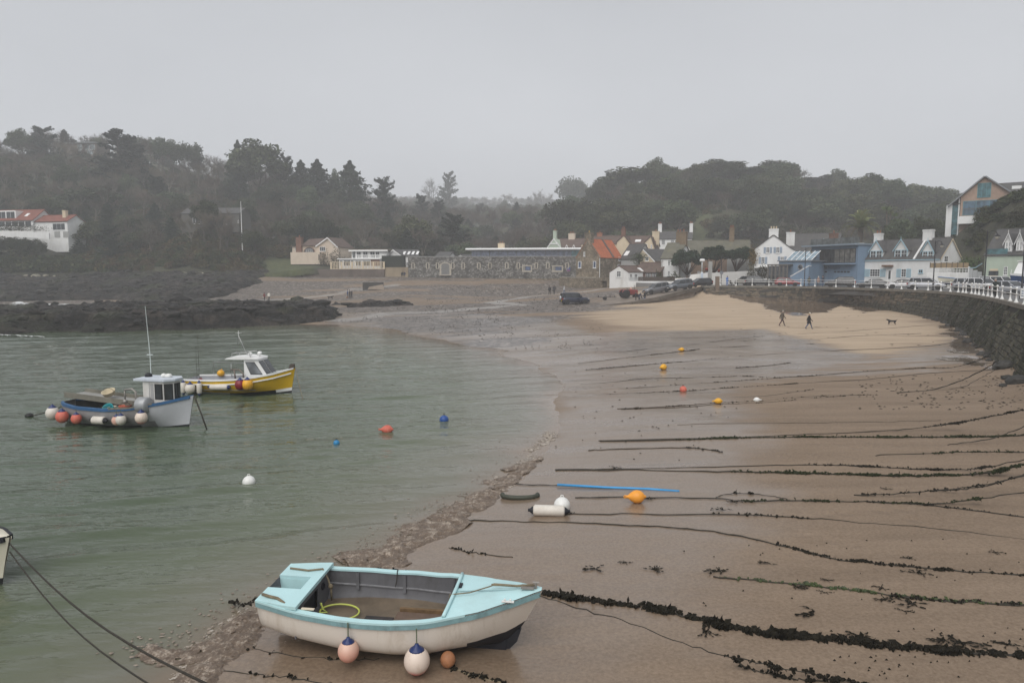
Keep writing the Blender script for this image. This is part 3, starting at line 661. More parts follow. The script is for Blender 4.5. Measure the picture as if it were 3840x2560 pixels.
# undergrowth over the whole slope, ivy bank behind the cottages on the right
def ground_cover(n,pr,dr,s0,s1,kinds,test=None):
 for i in range(n):
  px=R.uniform(*pr);d=R.uniform(*dr);x=X(px,d)
  f=float(np.interp(px,[a for a,b in FRONT],[b for a,b in FRONT]))
  if d<f+1.5 or(test and not test(px,d)):continue
  s=R.uniform(s0,s1);under.append((x,d,hill_z(x,d)-.1,list(sorted(PROTO)).index(R.choice(kinds)),s,s*R.uniform(.7,1.1),R.uniform(0,6.28)))
under=[]
def notbuilt(px,d):
 if 2140<px<3430 and d<208:return False
 if 980<px<1560 and d<203:return False
 if 1180<px<2160 and d<196:return False
 if-200<px<285 and 195.5<d<212:return False
 if 2560<px<2700 and 222<d<258:return R.random()<.35
 if px>3560 and 128<d<150:return False
 return True
ground_cover(5200,(-500,3500),(186,330),.8,1.7,('shrub0','shrub1','shrub1','shrub2'),notbuilt)
ground_cover(1500,(-300,1150),(188,215),.7,1.5,('shrub0','shrub2','shrub2'),notbuilt)
ground_cover(260,(-60,300),(189.5,195),1.0,1.7,('shrub0','shrub1'),None)
ivybank=under;under=[]
ground_cover(2600,(3400,4500),(88,190),.5,.95,('shrub0','shrub1'),lambda px,d:notbuilt(px,d)and d>float(np.interp(px,[3400,3560,3700,3840,4500],[139,131,116,103,95])))
def scatter_mass(name,pts):
 me=bpy.data.meshes.new(name);me.from_pydata([p[:3]for p in pts],[],[])
 for an,tp,ix in(('pick','INT',3),('rot','FLOAT',6)):
  a=me.attributes.new(an,tp,'POINT');a.data.foreach_set('value',[p[ix]for p in pts])
 a=me.attributes.new('size','FLOAT_VECTOR','POINT');a.data.foreach_set('vector',[c for p in pts for c in(p[4],p[4],p[5])])
 o=bpy.data.objects.new(name,me);COL.objects.link(o)
 g=bpy.data.node_groups.new(name,'GeometryNodeTree');g.interface.new_socket('Geometry',in_out='INPUT',socket_type='NodeSocketGeometry');g.interface.new_socket('Geometry',in_out='OUTPUT',socket_type='NodeSocketGeometry')
 n=g.nodes;gi=n.new('NodeGroupInput');go=n.new('NodeGroupOutput');ip=n.new('GeometryNodeInstanceOnPoints');ci=n.new('GeometryNodeCollectionInfo')
 ci.inputs['Collection'].default_value=PCOL;ci.inputs['Separate Children'].default_value=True;ci.inputs['Reset Children'].default_value=True
 def na(nm,tp):
  q=n.new('GeometryNodeInputNamedAttribute');q.data_type=tp;q.inputs['Name'].default_value=nm;return next(s for s in q.outputs if s.enabled and s.name=='Attribute')
 cx=n.new('ShaderNodeCombineXYZ');g.links.new(na('rot','FLOAT'),cx.inputs['Z'])
 g.links.new(gi.outputs[0],ip.inputs['Points']);g.links.new(ci.outputs[0],ip.inputs['Instance']);ip.inputs['Pick Instance'].default_value=True
 g.links.new(na('pick','INT'),ip.inputs['Instance Index']);g.links.new(cx.outputs[0],ip.inputs['Rotation']);g.links.new(na('size','FLOAT_VECTOR'),ip.inputs['Scale'])
 g.links.new(ip.outputs[0],go.inputs[0])
 md=o.modifiers.new('scatter','NODES');md.node_group=g
 return tag(o,kind='stuff')
PCOL=bpy.data.collections.new('tree_kinds')
for i,k in enumerate(sorted(PROTO)):
 PCOL.objects.link(bpy.data.objects.new('kind_%02d'%i,PROTO[k][2]))
scatter_mass('far_wood',far_pts)
scatter_mass('undergrowth',ivybank)
scatter_mass('ivy',under)
print('trees',nind,'far',len(far_pts),'under',len(ivybank),len(under))
# ================================================================== QUAY, SEA WALL, RAILING, RAMP
def stonemat(name,a,b_,c_,rough=.85):
 if name in MATS:return MATS[name]
 m,t,b=nodes(name);v=mapped(t,(1,1,1))
 n=tnoise(t,1.7,8,.7,v);c=ramp(t,n,[(.28,a),(.5,b_),(.72,c_)])
 oi=N(t,'ShaderNodeObjectInfo');hsv=N(t,'ShaderNodeHueSaturation');mr=N(t,'ShaderNodeMapRange')
 mr.inputs['To Min'].default_value=.65;mr.inputs['To Max'].default_value=1.35
 t.links.new(oi.outputs['Random'],mr.inputs['Value']);t.links.new(mr.outputs[0],hsv.inputs['Value']);t.links.new(c,hsv.inputs['Color'])
 t.links.new(hsv.outputs[0],b.inputs['Base Color']);b.inputs['Roughness'].default_value=rough
 bump(t,b,tnoise(t,9,6,.7,v),.6,.04);MATS[name]=m;return m
asph=paint('damp asphalt',(.10,.097,.094),.5,.25,.6,bmp=.25)
conc=paint('ramp concrete',(.20,.165,.135),.75,.25,.7,dirt=(.08,.065,.055),bmp=.3)
mort=paint('dark wall core',(.035,.031,.026),.9,.4,1.0,bmp=.6)
whitep=paint('white railing paint',(.74,.74,.72),.45,.06,4,dirt=(.35,.25,.18),dirt_amt=.5)
qpoly=[(p.x,p.y)for p in WT]+[(160,-40),(160,80),(X(5300,82),82),(X(4600,92),92),(X(4000,103),103),(X(3840,112),112),(X(3700,124),124),(X(3560,134),134),(X(3420,142),142),(X(3100,150),150),(X(2700,150),150),(X(2640,150),150)]
q=MB();q.prism(qpoly,QZ-1.0,QZ)
tag(q.build('quay_road',asph),kind='structure')
kb=MB()
for i in range(len(WT)-1):
 a,b=WT[i],WT[i+1];t=(b-a).normalized();n=Vector((t.y,-t.x,0));n=-n if n.y>0 and abs(n.y)>.3 else n
 if n.x>0:n=-n
 kb.slab(a+n*.22+Vector((0,0,.14)),b+n*.22+Vector((0,0,.14)),b-n*.5+Vector((0,0,.14)),a-n*.5+Vector((0,0,.14)),.35)if False else kb.box(0,-.22,-.2,(b-a).length+.02,.45,.12,Matrix.Translation(a)@Matrix.Rotation(math.atan2(t.y,t.x),4,'Z'))
tag(kb.build('kerb',paint('coping stone',(.17,.155,.13),.85,.3,1.5,bmp=.5)),kind='structure')
# sea wall: sloping core with every stone laid on it
sw=thing('sea_wall','curving stone sea wall holding up the quay above the sand','wall',(0,0,0))
core=MB()
def wall_pt(s,v):
 i=min(int(s),len(WT)-2);f=s-i
 a=WB[i].lerp(WB[i+1],f);b=WT[i].lerp(WT[i+1],f);a=a-Vector((0,0,.45));b=b+Vector((0,0,-.2));return a.lerp(b,v)
rows_=[]
for i in range(len(WT)):
 rows_.append([wall_pt(min(i,len(WT)-1.0001),v)for v in(0,.5,1)])
for i in range(len(WT)-1):
 for k in range(2):
  core.quad(rows_[i][k],rows_[i+1][k],rows_[i+1][k+1],rows_[i][k+1])
core.build('wall_core',mort,sw)
stA=stonemat('sea wall stone',(.06,.049,.036),(.135,.104,.07),(.23,.175,.115))
stB=stonemat('weedy sea wall stone',(.024,.022,.016),(.055,.05,.032),(.10,.09,.055))
seglen=[(WT[i+1]-WT[i]).length for i in range(len(WT)-1)];cum=[0]
for L in seglen:cum.append(cum[-1]+L)
def s_of(l):
 for i in range(len(seglen)):
  if l<=cum[i+1]:return i+(l-cum[i])/seglen[i]
 return len(seglen)-1e-4
def stone(l0,l1,v0,v1,r):
 mb=MB();g=.035
 def q(l,v):return wall_pt(s_of(l),v)
 c=[q(l0+g,v0+.006),q(l1-g,v0+.006),q(l1-g,v1-.006),q(l0+g,v1-.006)]
 n=(c[1]-c[0]).cross(c[3]-c[0]).normalized()
 if n.y>0 and n.x>0:n=-n
 if n.dot(Vector((0,0,CAMZ))-c[0])<0:n=-n
 pr=r.uniform(.05,.16);ctr=sum(c,Vector())/4
 j=lambda:Vector((r.uniform(-.04,.04),r.uniform(-.04,.04),r.uniform(-.03,.03)))
 f=[ctr+(p-ctr)*.84+n*pr+j()for p in c];k=[p-n*.06 for p in c];mid=[p+n*pr*.55 for p in c]
 o=ctr.copy();vs=[p-o for p in k+mid+f]
 fs=[(8,9,10,11)]+[(i,(i+1)%4,4+(i+1)%4,4+i)for i in range(4)]+[(4+i,4+(i+1)%4,8+(i+1)%4,8+i)for i in range(4)]
 mb.add(vs,fs);return mb,o
r=random.Random(5);rest={0:MB(),1:MB()};cand=[]
for row in range(10):
 l=r.uniform(0,.4)
 while l<cum[-1]-9:
  s=s_of(l);hgt=(wall_pt(s,1)-wall_pt(s,0)).length;nr=max(3,round(hgt/.46))
  L=r.uniform(.55,1.15)
  if row<nr:cand.append((l,l+L,row/nr,(row+1)/nr,s))
  l+=L
cand.sort(key=lambda c:-((c[1]-c[0])*(c[3]-c[2])/max(30,wall_pt(c[4],.5).y)**2 if c[4]<13.4 else 0))
for i,c in enumerate(cand):
 mb,o=stone(*c[:4],r);s=c[4];weedy=1 if(s>8.3-2.5*(1-c[2])*1.6 or(c[2]>.72 and r.random()<.65)or r.random()<.12)else 0
 if i<300:
  ob=mb.build('stone',(stA,stB)[weedy],sw);ob.location=o
 else:rest[weedy].add([Vector(v)+o for v in mb.v],mb.f)
tag(rest[0].build('stonework',stA,sw),kind='stuff');tag(rest[1].build('weedy_stonework',stB,sw),kind='stuff')
# boulders at the foot of the wall
rk=stonemat('wall foot boulder',(.012,.012,.011),(.028,.026,.023),(.055,.05,.043),.7)
def boulder(seed,n=9):
 r=random.Random(seed);bm=bmesh.new();bmesh.ops.create_icosphere(bm,subdivisions=2,radius=1)
 for v in bm.verts:
  k=1+.35*mnoise.noise(v.co*1.3+Vector((seed*3.1,0,0)))+.15*mnoise.noise(v.co*3+Vector((0,seed,0)));v.co=Vector((v.co.x*k,v.co.y*k,v.co.z*k*.72))
 me=bpy.data.meshes.new('boulder');bm.to_mesh(me);bm.free();me.materials.append(rk);return me
BLD=[boulder(i)for i in range(5)]
for i in range(24):
 s=7.5+(i/24)*6.3+r.uniform(-.1,.1);p=wall_pt(s,.04)+Vector((-r.uniform(.1,.5+.08*i/8),r.uniform(-.4,.4),0));sc=r.uniform(.18,.4)+(.15 if s>12 and r.random()<.4 else 0)
 o=bpy.data.objects.new('boulder',BLD[i%5]);COL.objects.link(o);o.location=(p.x,p.y,ground_z(p.x,p.y)+sc*.15);o.rotation_euler=(0,0,r.uniform(0,6));o.scale=(sc*1.3,sc,sc)
 tag(o,('large ' if sc>.6 else 'small ' if sc<.32 else '')+'dark wet boulder at the wall foot '+('behind the black dog' if s<9 else 'where the first ropes reach the wall' if s<10.3 else 'below the street lamps' if s<11.6 else 'below the leaning man' if s<12.7 else 'at the right edge of the view'),'boulder','boulders along the foot of the sea wall')
# railing: cast posts and two rails, bending with the wall
rl=thing('railing','white two rail railing with ball topped posts along the quay edge','railing')
pm=MB();pm.lathe([(.16,0),(.16,.05),(.10,.14),(.06,.3),(.05,.62),(.075,.64),(.075,.7),(.045,.74),(.045,.98),(.07,1.0),(.05,1.03),(.085,1.08),(.09,1.13),(.06,1.19),(.01,1.21)],10)
pme=pm.mesh('post',whitep,True,True)
ppx=[2704,2762,2822,2885,2951,3005,3058,3137,3207,3270,3331,3384,3435,3484,3532,3568,3598,3615,3627,3648,3662,3676,3693,3710,3725,3745,3764,3795,3818,3850,3885]
tp=[a[0]for a in WALL];tds=[a[1]for a in WALL]
posts=[]
for px in ppx:
 d=float(np.interp(px,tp,tds));p=Vector((X(px,d),d,QZ+.11));posts.append(p)
 o=place(pme,'post',rl,Matrix.Translation(p)@Matrix.Rotation(r.uniform(-.02,.02),4,'X'))
for h in(.67,1.06):
 rm=MB()
 for i in range(len(posts)-1):
  a,b=posts[i]+Vector((0,0,h)),posts[i+1]+Vector((0,0,h));m=(a+b)/2-Vector((0,0,.03*r.random()));rm.tube([a,m,b],.032,6)
 rm.build('rail',whitep,rl,True)
# ramp from the quay end down to the beach
rt=[(2700,132,4.545),(2640,124.5,4.53),(2560,118,3.95),(2470,115,3.0),(2370,114,2.2),(2250,114,1.62),(2170,116,1.3)]
rb=[(2700,148,4.55),(2640,145,4.545),(2540,139,4.5),(2470,137,4.3),(2380,134,3.7),(2300,128,2.9),(2210,123,2.0)]
rpm=MB()
def rpnt(l,t):px,d,z=l[t];return Vector((X(px,d),d,z))
for i in range(len(rt)-1):
 a,b,c,e=rpnt(rt,i),rpnt(rt,i+1),rpnt(rb,i+1),rpnt(rb,i)
 rpm.slab(b,a,e,c,1.6)
tag(rpm.build('slipway',conc),kind='structure')
ed=MB()
for i in range(1,len(rt)-1):
 a,b=rpnt(rt,i),rpnt(rt,i+1);t=(b-a);L=t.length;az=math.atan2(t.y,t.x);el=math.atan2(t.z,math.hypot(t.x,t.y))
 ed.box(-.02,0,-.5,L,.45,.06,Matrix.Translation(a)@Matrix.Rotation(az,4,'Z')@Matrix.Rotation(-el,4,'Y'))
tag(ed.build('slipway_kerb',paint('slipway edge',(.10,.085,.07),.8,.3,1.2,bmp=.4)),kind='structure')
def slope_pt(px,py):
 r_=ray(px,py);best=GT(px,py)
 for i in range(len(rt)-1):
  for tri in((rpnt(rt,i),rpnt(rt,i+1),rpnt(rb,i+1)),(rpnt(rt,i),rpnt(rb,i+1),rpnt(rb,i))):
   n=(tri[1]-tri[0]).cross(tri[2]-tri[0]);k=n.dot(tri[0]-Vector((0,0,CAMZ)))/n.dot(r_);q_=Vector((0,0,CAMZ))+r_*k
   ins=[((tri[(j+1)%3]-tri[j]).cross(q_-tri[j])).z for j in range(3)]
   if(all(c>=0 for c in ins)or all(c<=0 for c in ins))and q_.y<best.y+3:return q_
 return best
# ================================================================== BUILDINGS
white=paint('white render',(.70,.70,.69),.85,.05,.8,dirt=(.42,.40,.36),dirt_amt=.45,bmp=.15)
cream=paint('cream render',(.60,.50,.36),.85,.07,.7,dirt=(.34,.27,.19),dirt_amt=.4,bmp=.15)
pink=paint('pale pink cream render',(.56,.47,.38),.85,.07,.7,dirt=(.36,.29,.22),dirt_amt=.4)
greenw=paint('pale green render',(.42,.49,.40),.85,.06,.7,dirt=(.28,.3,.24),dirt_amt=.4)
bluew=paint('blue weatherboard paint',(.16,.235,.33),.6,.08,.8,dirt=(.10,.14,.18),dirt_amt=.4)
blued=paint('blue door paint',(.19,.27,.37),.5,.06,1)
slate=paint('slate roof',(.062,.06,.06),.6,.3,1.3,dirt=(.12,.115,.09),dirt_amt=.5,bmp=.3)
slateb=paint('brown tile roof',(.095,.062,.05),.75,.3,1.3,dirt=(.13,.11,.08),dirt_amt=.5,bmp=.3)
moss=paint('mossy slate roof',(.115,.11,.085),.85,.25,1.0,dirt=(.17,.16,.08),dirt_amt=.6,bmp=.3)
redr=paint('red tile roof',(.19,.065,.045),.8,.25,1.2,dirt=(.10,.05,.04),dirt_amt=.5,bmp=.3)
trim=paint('white joinery paint',(.74,.74,.73),.5,.04,3)
cyan=paint('pale blue joinery paint',(.33,.50,.58),.5,.08,2)
shut=paint('blue grey shutter paint',(.27,.35,.45),.55,.08,2)
gl=glass('window glass',(.035,.04,.045));glb=glass('blue curtained glass',(.06,.09,.17),.1);glt=glass('teal tinted glass',(.05,.125,.14),.06)
glp=glass('pavilion glass',(.10,.115,.16),.08)
brickm=paint('chimney brick',(.16,.085,.06),.9,.3,3,bmp=.4)
potm=paint('terracotta pot',(.28,.12,.07),.8,.2,4)
buffb=paint('buff brick',(.17,.125,.08),.9,.25,3,bmp=.4)
darkw=paint('dark stained timber',(.06,.045,.035),.7,.3,2)
timb=paint('weathered larch cladding',(.36,.25,.19),.75,.18,1.2,dirt=(.25,.2,.17),dirt_amt=.4)
rail_=paint('dark grey metal',(.05,.05,.055),.5,.1,3,metal=.3)
def rubble(name,c1,c2,c3,mor,sc):
 m,t,b=nodes(name);v=mapped(t,(1,1,1.25))
 vo=N(t,'ShaderNodeTexVoronoi');vo.inputs['Scale'].default_value=sc;t.links.new(v,vo.inputs['Vector'])
 ve=N(t,'ShaderNodeTexVoronoi',feature='DISTANCE_TO_EDGE');ve.inputs['Scale'].default_value=sc;t.links.new(v,ve.inputs['Vector'])
 sc_=N(t,'ShaderNodeSeparateColor');t.links.new(vo.outputs['Color'],sc_.inputs[0])
 c=ramp(t,sc_.outputs[0],[(0,c1),(.5,c2),(1,c3)]);f=ramp(t,ve.outputs['Distance'],[(.02,(1,)*3),(.07,(0,)*3)])
 c=mixc(t,f,c,mor);n=ramp(t,tnoise(t,.35,6,.65,v),[(.35,(.55,)*3),(.7,(1.25,)*3)])
 mm=N(t,'ShaderNodeMixRGB',blend_type='MULTIPLY');mm.inputs[0].default_value=1;t.links.new(c,mm.inputs[1]);t.links.new(n,mm.inputs[2])
 t.links.new(mm.outputs[0],b.inputs['Base Color']);b.inputs['Roughness'].default_value=.9
 bump(t,b,ve.outputs['Distance'],.8,.1);return m
barr=rubble('grey rubble stone',(.06,.056,.05),(.13,.125,.115),(.30,.29,.27),(.10,.09,.08),2.2)
gabl=rubble('brown rubble stone',(.12,.095,.065),(.20,.16,.11),(.29,.245,.18),(.15,.12,.085),2.4)
quo=paint('pale dressed stone',(.37,.335,.28),.85,.15,2,bmp=.3)
def facM(pL,dL,pR,dR,zb):
 a=Vector((X(pL,dL),dL,zb));b=Vector((X(pR,dR),dR,zb));u=(b-a);wd=u.length;u.normalize()
 return Matrix(((u.x,-u.y,0,a.x),(u.y,u.x,0,a.y),(0,0,1,zb),(0,0,0,1))),wd
def fuv(MW,px,py,off=0.0):
 Mi=MW.inverted();o=Mi@Vector((0,0,CAMZ));d=Mi.to_3x3()@ray(px,py);k=(off-o.y)/d.y;q_=o+d*k;return q_.x,q_.z
RIGHT=lambda w_:Matrix.Translation((w_,0,0))@Matrix.Rotation(math.pi/2,4,'Z')
LEFT=lambda D_:Matrix.Translation((0,D_,0))@Matrix.Rotation(-math.pi/2,4,'Z')
def window(t,x0,z0,x1,z1,W=Matrix(),fm=None,gm=None,nx=2,nz=2,fw=.07,y=0.0,sill=True,name='window',label=None):
 fm=fm or trim;gm=gm or gl
 if x1<x0:x0,x1=x1,x0
 if z1<z0:z0,z1=z1,z0
 f=MB();f.box(x0,y-.05,z0,x0+fw,y+.04,z1);f.box(x1-fw,y-.05,z0,x1,y+.04,z1);f.box(x0+fw,y-.048,z1-fw,x1-fw,y+.04,z1);f.box(x0+fw,y-.048,z0,x1-fw,y+.04,z0+fw)
 for i in range(1,nx):q_=lerp(x0,x1,i/nx);f.box(q_-.025,y-.04,z0+fw,q_+.025,y+.03,z1-fw)
 for i in range(1,nz):q_=lerp(z0,z1,i/nz);f.box(x0+fw,y-.037,q_-.025,x1-fw,y+.03,q_+.025)
 o=f.build(name,fm,t,M=W)
 if label:o['label']=label
 p=MB();p.box(x0+fw*.5,y-.02,z0+fw*.5,x1-fw*.5,y+.02,z1-fw*.5);p.build('pane',gm,o)
 if sill:s=MB();s.box(x0-.08,y-.12,z0-.09,x1+.08,y+.03,z0-.003);s.build('sill',fm,o)
 return o
def wpx(t,MW,W,rects,conv,**kw):
 for x0,y0,x1,y1 in rects:
  a=fuv(MW,*conv(x0,y0));b=fuv(MW,*conv(x1,y1));window(t,a[0],b[1],b[0],a[1],W,**kw)
def panel(t,name,x0,z0,x1,z1,mat,W=Matrix(),y=0.0,th=.05,label=None):
 if x1<x0:x0,x1=x1,x0
 if z1<z0:z0,z1=z1,z0
 m=MB();m.box(x0,y-th,z0,x1,y+.02,z1);o=m.build(name,mat,t,M=W)
 if label:o['label']=label
 return o
def shutters(t,x0,z0,x1,z1,wd,mat,W=Matrix()):
 for a,b in((x0-wd-.03,x0-.03),(x1+.03,x1+wd+.03)):
  m=MB();m.box(a,-.07,z0,a+.06,.0,z1);m.box(b-.06,-.07,z0,b,.0,z1);m.box(a+.06,-.068,z0,b-.06,0,z0+.06);m.box(a+.06,-.068,z1-.06,b-.06,0,z1)
  n=max(4,int((z1-z0)/.14))
  for i in range(n):q_=lerp(z0+.06,z1-.06,(i+.5)/n);m.box(a+.06,-.055,q_-.04,b-.06,-.01,q_+.03)
  m.build('shutter',mat,t,M=W)
def chimney(t,x,y,z0,z1,wx=.9,wy=.6,mat=None,pots=2,pm_=None):
 m=MB();m.box(x-wx/2,y-wy/2,z0,x+wx/2,y+wy/2,z1);m.box(x-wx/2-.07,y-wy/2-.07,z1-.22,x+wx/2+.07,y+wy/2+.07,z1-.08);m.box(x-wx/2-.05,y-wy/2-.05,z1,x+wx/2+.05,y+wy/2+.05,z1+.06)
 c=m.build('chimney',mat or white,t)
 for i in range(pots):
  p=MB();px_=x+(i-(pots-1)/2)*wx/max(pots,1)*.8;p.lathe([(.14,z1+.05),(.11,z1+.3),(.13,z1+.5),(.15,z1+.52),(.1,z1+.56)],8,None,(px_,y,0));p.build('chimney_pot',pm_ or potm,c,True)
 return c
def roof_eaves(t,w_,D_,he,hr,mat,ov=.25,th=.14,name='roof',x0=0.0,y0=0.0,split=.5):
 """ridge along x"""
 m=MB();ym=y0+D_*split;k=(hr-he)/(D_*split);kb_=(hr-he)/(D_*(1-split))
 m.slab((x0-ov,y0-ov,he-ov*k),(x0+w_+ov,y0-ov,he-ov*k),(x0+w_+ov,ym,hr),(x0-ov,ym,hr),-th)
 m.slab((x0-ov,ym,hr),(x0+w_+ov,ym,hr),(x0+w_+ov,y0+D_+ov,he-ov*kb_),(x0-ov,y0+D_+ov,he-ov*kb_),-th)
 m.tube([(x0-ov,ym,hr+th),(x0+w_+ov,ym,hr+th)],.11,6)
 return m.build(name,mat,t)
def roof_gable(t,w_,D_,he,hr,mat,ov=.25,th=.14,name='roof',x0=0.0,y0=0.0,xm=None):
 """ridge along y"""
 m=MB();xm=x0+w_/2 if xm is None else xm;k=(hr-he)/(xm-x0);k2=(hr-he)/(x0+w_-xm)
 m.slab((x0-ov,y0-ov,he-ov*k),(xm,y0-ov,hr),(xm,y0+D_+ov,hr),(x0-ov,y0+D_+ov,he-ov*k),-th)
 m.slab((xm,y0-ov,hr),(x0+w_+ov,y0-ov,he-ov*k2),(x0+w_+ov,y0+D_+ov,he-ov*k2),(xm,y0+D_+ov,hr),-th)
 m.tube([(xm,y0-ov,hr+th),(xm,y0+D_+ov,hr+th)],.11,6)
 return m.build(name,mat,t)
def barge(t,pts,mat,y=-.3,wd=.22,W=Matrix(),th=.06):
 for a,b in zip(pts[:-1],pts[1:]):
  m=MB();m.gprism([(a[0],a[1]-wd),(b[0],b[1]-wd),(b[0],b[1]+.05),(a[0],a[1]+.05)],y-th,y);m.build('bargeboard',mat,t,M=W)
def dormer(t,xc,wd,z0,zw,zr,yf,yb,wallm,roofm,bm,fm,nx=2):
 """gabled dormer: front at depth yf"""
 d=MB();d.gprism([(xc-wd/2,z0),(xc+wd/2,z0),(xc+wd/2,zw),(xc,zr),(xc-wd/2,zw)],yf,yb);o=d.build('dormer',wallm,t)
 r_=MB();k=(zr-zw)/(wd/2);ov=.18
 r_.slab((xc-wd/2-ov,yf-.2,zw-ov*k),(xc,yf-.2,zr),(xc,yb,zr),(xc-wd/2-ov,yb,zw-ov*k),-.08);r_.slab((xc,yf-.2,zr),(xc+wd/2+ov,yf-.2,zw-ov*k),(xc+wd/2+ov,yb,zw-ov*k),(xc,yb,zr),-.08)
 r_.build('dormer_roof',roofm,o)
 b=MB()
 for s in(-1,1):b.gprism([(xc+s*(wd/2+ov),zw-ov*k-.12),(xc,zr-.12),(xc,zr+.1),(xc+s*(wd/2+ov),zw-ov*k+.1)],yf-.27,yf-.205)
 b.gprism([(xc-.03,zr),(xc+.03,zr),(xc+.02,zr+.45),(xc-.02,zr+.45)],yf-.27,yf-.21)
 b.build('bargeboard',bm,o)
 f=MB();x0,x1,a,c=xc-wd/2+.06,xc+wd/2-.06,z0+.06,zw-.05
 f.box(x0,yf-.07,a,x0+.09,yf-.003,c);f.box(x1-.09,yf-.07,a,x1,yf-.003,c);f.box(x0+.09,yf-.068,a,x1-.09,yf-.003,a+.09);f.box(x0+.09,yf-.068,c-.09,x1-.09,yf-.003,c);f.box(xc-.06,yf-.066,a+.09,xc+.06,yf-.003,c-.09)
 f.build('window_frame',bm,o)
 s=MB()
 for e0,e1 in((x0+.09,xc-.06),(xc+.06,x1-.09)):
  for i in range(2):q_=lerp(e0,e1,(i+0)/1 if i else 0);s.box(min(max(q_-.025,e0),e1-.05),yf-.05,a+.09,min(max(q_-.025,e0),e1-.05)+.05,yf-.004,c-.09)
  s.box(lerp(e0,e1,.5)-.02,yf-.047,a+.09,lerp(e0,e1,.5)+.02,yf-.004,c-.09);s.box(e0,yf-.044,lerp(a,c,.5)-.03,e1,yf-.004,lerp(a,c,.5)+.03)
 s.build('sash',fm,o)
 p=MB();p.box(x0+.05,yf-.03,a+.05,x1-.05,yf-.002,c-.05);p.build('pane',gl,o)
 return o
def gable_house(name,label,M_,w_,D_,he,hr,wm,rm,xm=None,ov=.25,cat='house'):
 t=thing(name,label,cat,M=M_);m=MB();xm_=w_/2 if xm is None else xm;m.gprism([(0,-.6),(w_,-.6),(w_,he),(xm_,hr),(0,he)],0,D_);m.build('wall',wm,t);roof_gable(t,w_,D_,he,hr,rm,ov,xm=xm_);return t
def eaves_house(name,label,M_,w_,D_,he,hr,wm,rm,ov=.2,cat='house',split=.5):
 t=thing(name,label,cat,M=M_);m=MB();m.xprism([(0,-.6),(D_,-.6),(D_,he),(D_*split,hr),(0,he)],0,w_);m.build('wall',wm,t);roof_eaves(t,w_,D_,he,hr,rm,ov,split=split);return t
def balusters(t,x0,x1,z0,z1,y,mat,step=.32,name='balustrade',W=Matrix()):
 m=MB();m.box(x0,y-.1,z1-.12,x1,y+.1,z1);m.box(x0,y-.1,z0,x1,y+.1,z0+.1)
 o=m.build(name,mat,t,M=W);n=max(2,int((x1-x0)/step));b=MB()
 for i in range(n):q_=lerp(x0,x1,(i+.5)/n);b.box(q_-.07,y-.07,z0+.1,q_+.07,y+.07,z1-.12)
 for q_ in np.linspace(x0,x1,max(2,int((x1-x0)/2.6)+1)):b.box(q_-.14,y-.13,z0,q_+.14,y+.13,z1+.03)
 tag(b.build('balusters',mat,o),kind='stuff');return o
# ---- white cottage with three blue dormers
M_,w_=facM(3231,127,3522,115,QZ);D_=6.0;he,hr=4.6,7.85
t=eaves_house('cottage','white harbour cottage with three pale blue gabled dormers and a white end chimney',M_,w_,D_,he,hr,white,slate,.15)
for x0,y0,x1,y1 in((640,1015,765,1095),(915,1005,1045,1090),(1225,1020,1335,1100)):
 yf=.3;a=fuv(M_,*Z5(x0,y0),yf);b=fuv(M_,*Z5(x1,y1),yf);dormer(t,(a[0]+b[0])/2,abs(b[0]-a[0])+.25,b[1],a[1]+.05,a[1]+1.75,yf,4.2 if False else 3.0,white,slate,cyan,trim)
for rc,wd in(((635,1217,742,1302),.62),((985,1215,1035,1308),.5)):
 a=fuv(M_,*Z5(rc[0],rc[1]));b=fuv(M_,*Z5(rc[2],rc[3]));window(t,a[0],b[1],b[0],a[1],nx=4 if wd>.6 else 2,nz=3,fm=trim);shutters(t,a[0],b[1],b[0],a[1],wd*1.6,cyan)
wpx(t,M_,Matrix(),((1178,1222,1222,1262),),Z5,nx=2,nz=1,fm=cyan)
a=fuv(M_,*Z5(832,1225));b=fuv(M_,*Z5(872,1375));dd_=panel(t,'door',a[0],0,b[0],a[1],trim);p=MB();p.box(a[0]+.2,-.07,a[1]*.45,b[0]-.2,-.04,a[1]-.15);p.build('pane',gl,dd_)
a=fuv(M_,*Z5(790,1172));b=fuv(M_,*Z5(895,1192));m=MB();m.box(a[0],-.7,b[1],b[0],0,a[1]);m.build('porch_canopy',paint('brown porch tile',(.14,.075,.045),.8),t)
m=MB();m.box(-.1,-.24,he-.2,w_+.1,-.12,he-.05);m.build('gutter',cyan,t)
a=fuv(M_,*Z5(720,900),3);chimney(t,.9,3,hr-.6,hr+1.4,1.3,.8,white,2)
a=fuv(M_,*Z5(1285,870),3);chimney(t,a[0],3,hr-.9,hr+1.6,1.5,.85,white,0)
for q_ in(a[0]-.3,):m=MB();m.slab((q_-.16,-.18,he-.1),(q_+.16,-.18,he-.1),(q_+.16,3,hr+.02),(q_-.16,3,hr+.02),-.2);m.build('parapet',white,t)
MW=M_@RIGHT(w_);wpx(t,MW,RIGHT(w_),((1462,1072,1500,1138),),Z5,nx=2,nz=2)
barge(t,[(0,he),(D_/2,hr),(D_,he)],cream,-.12,.2,RIGHT(w_))
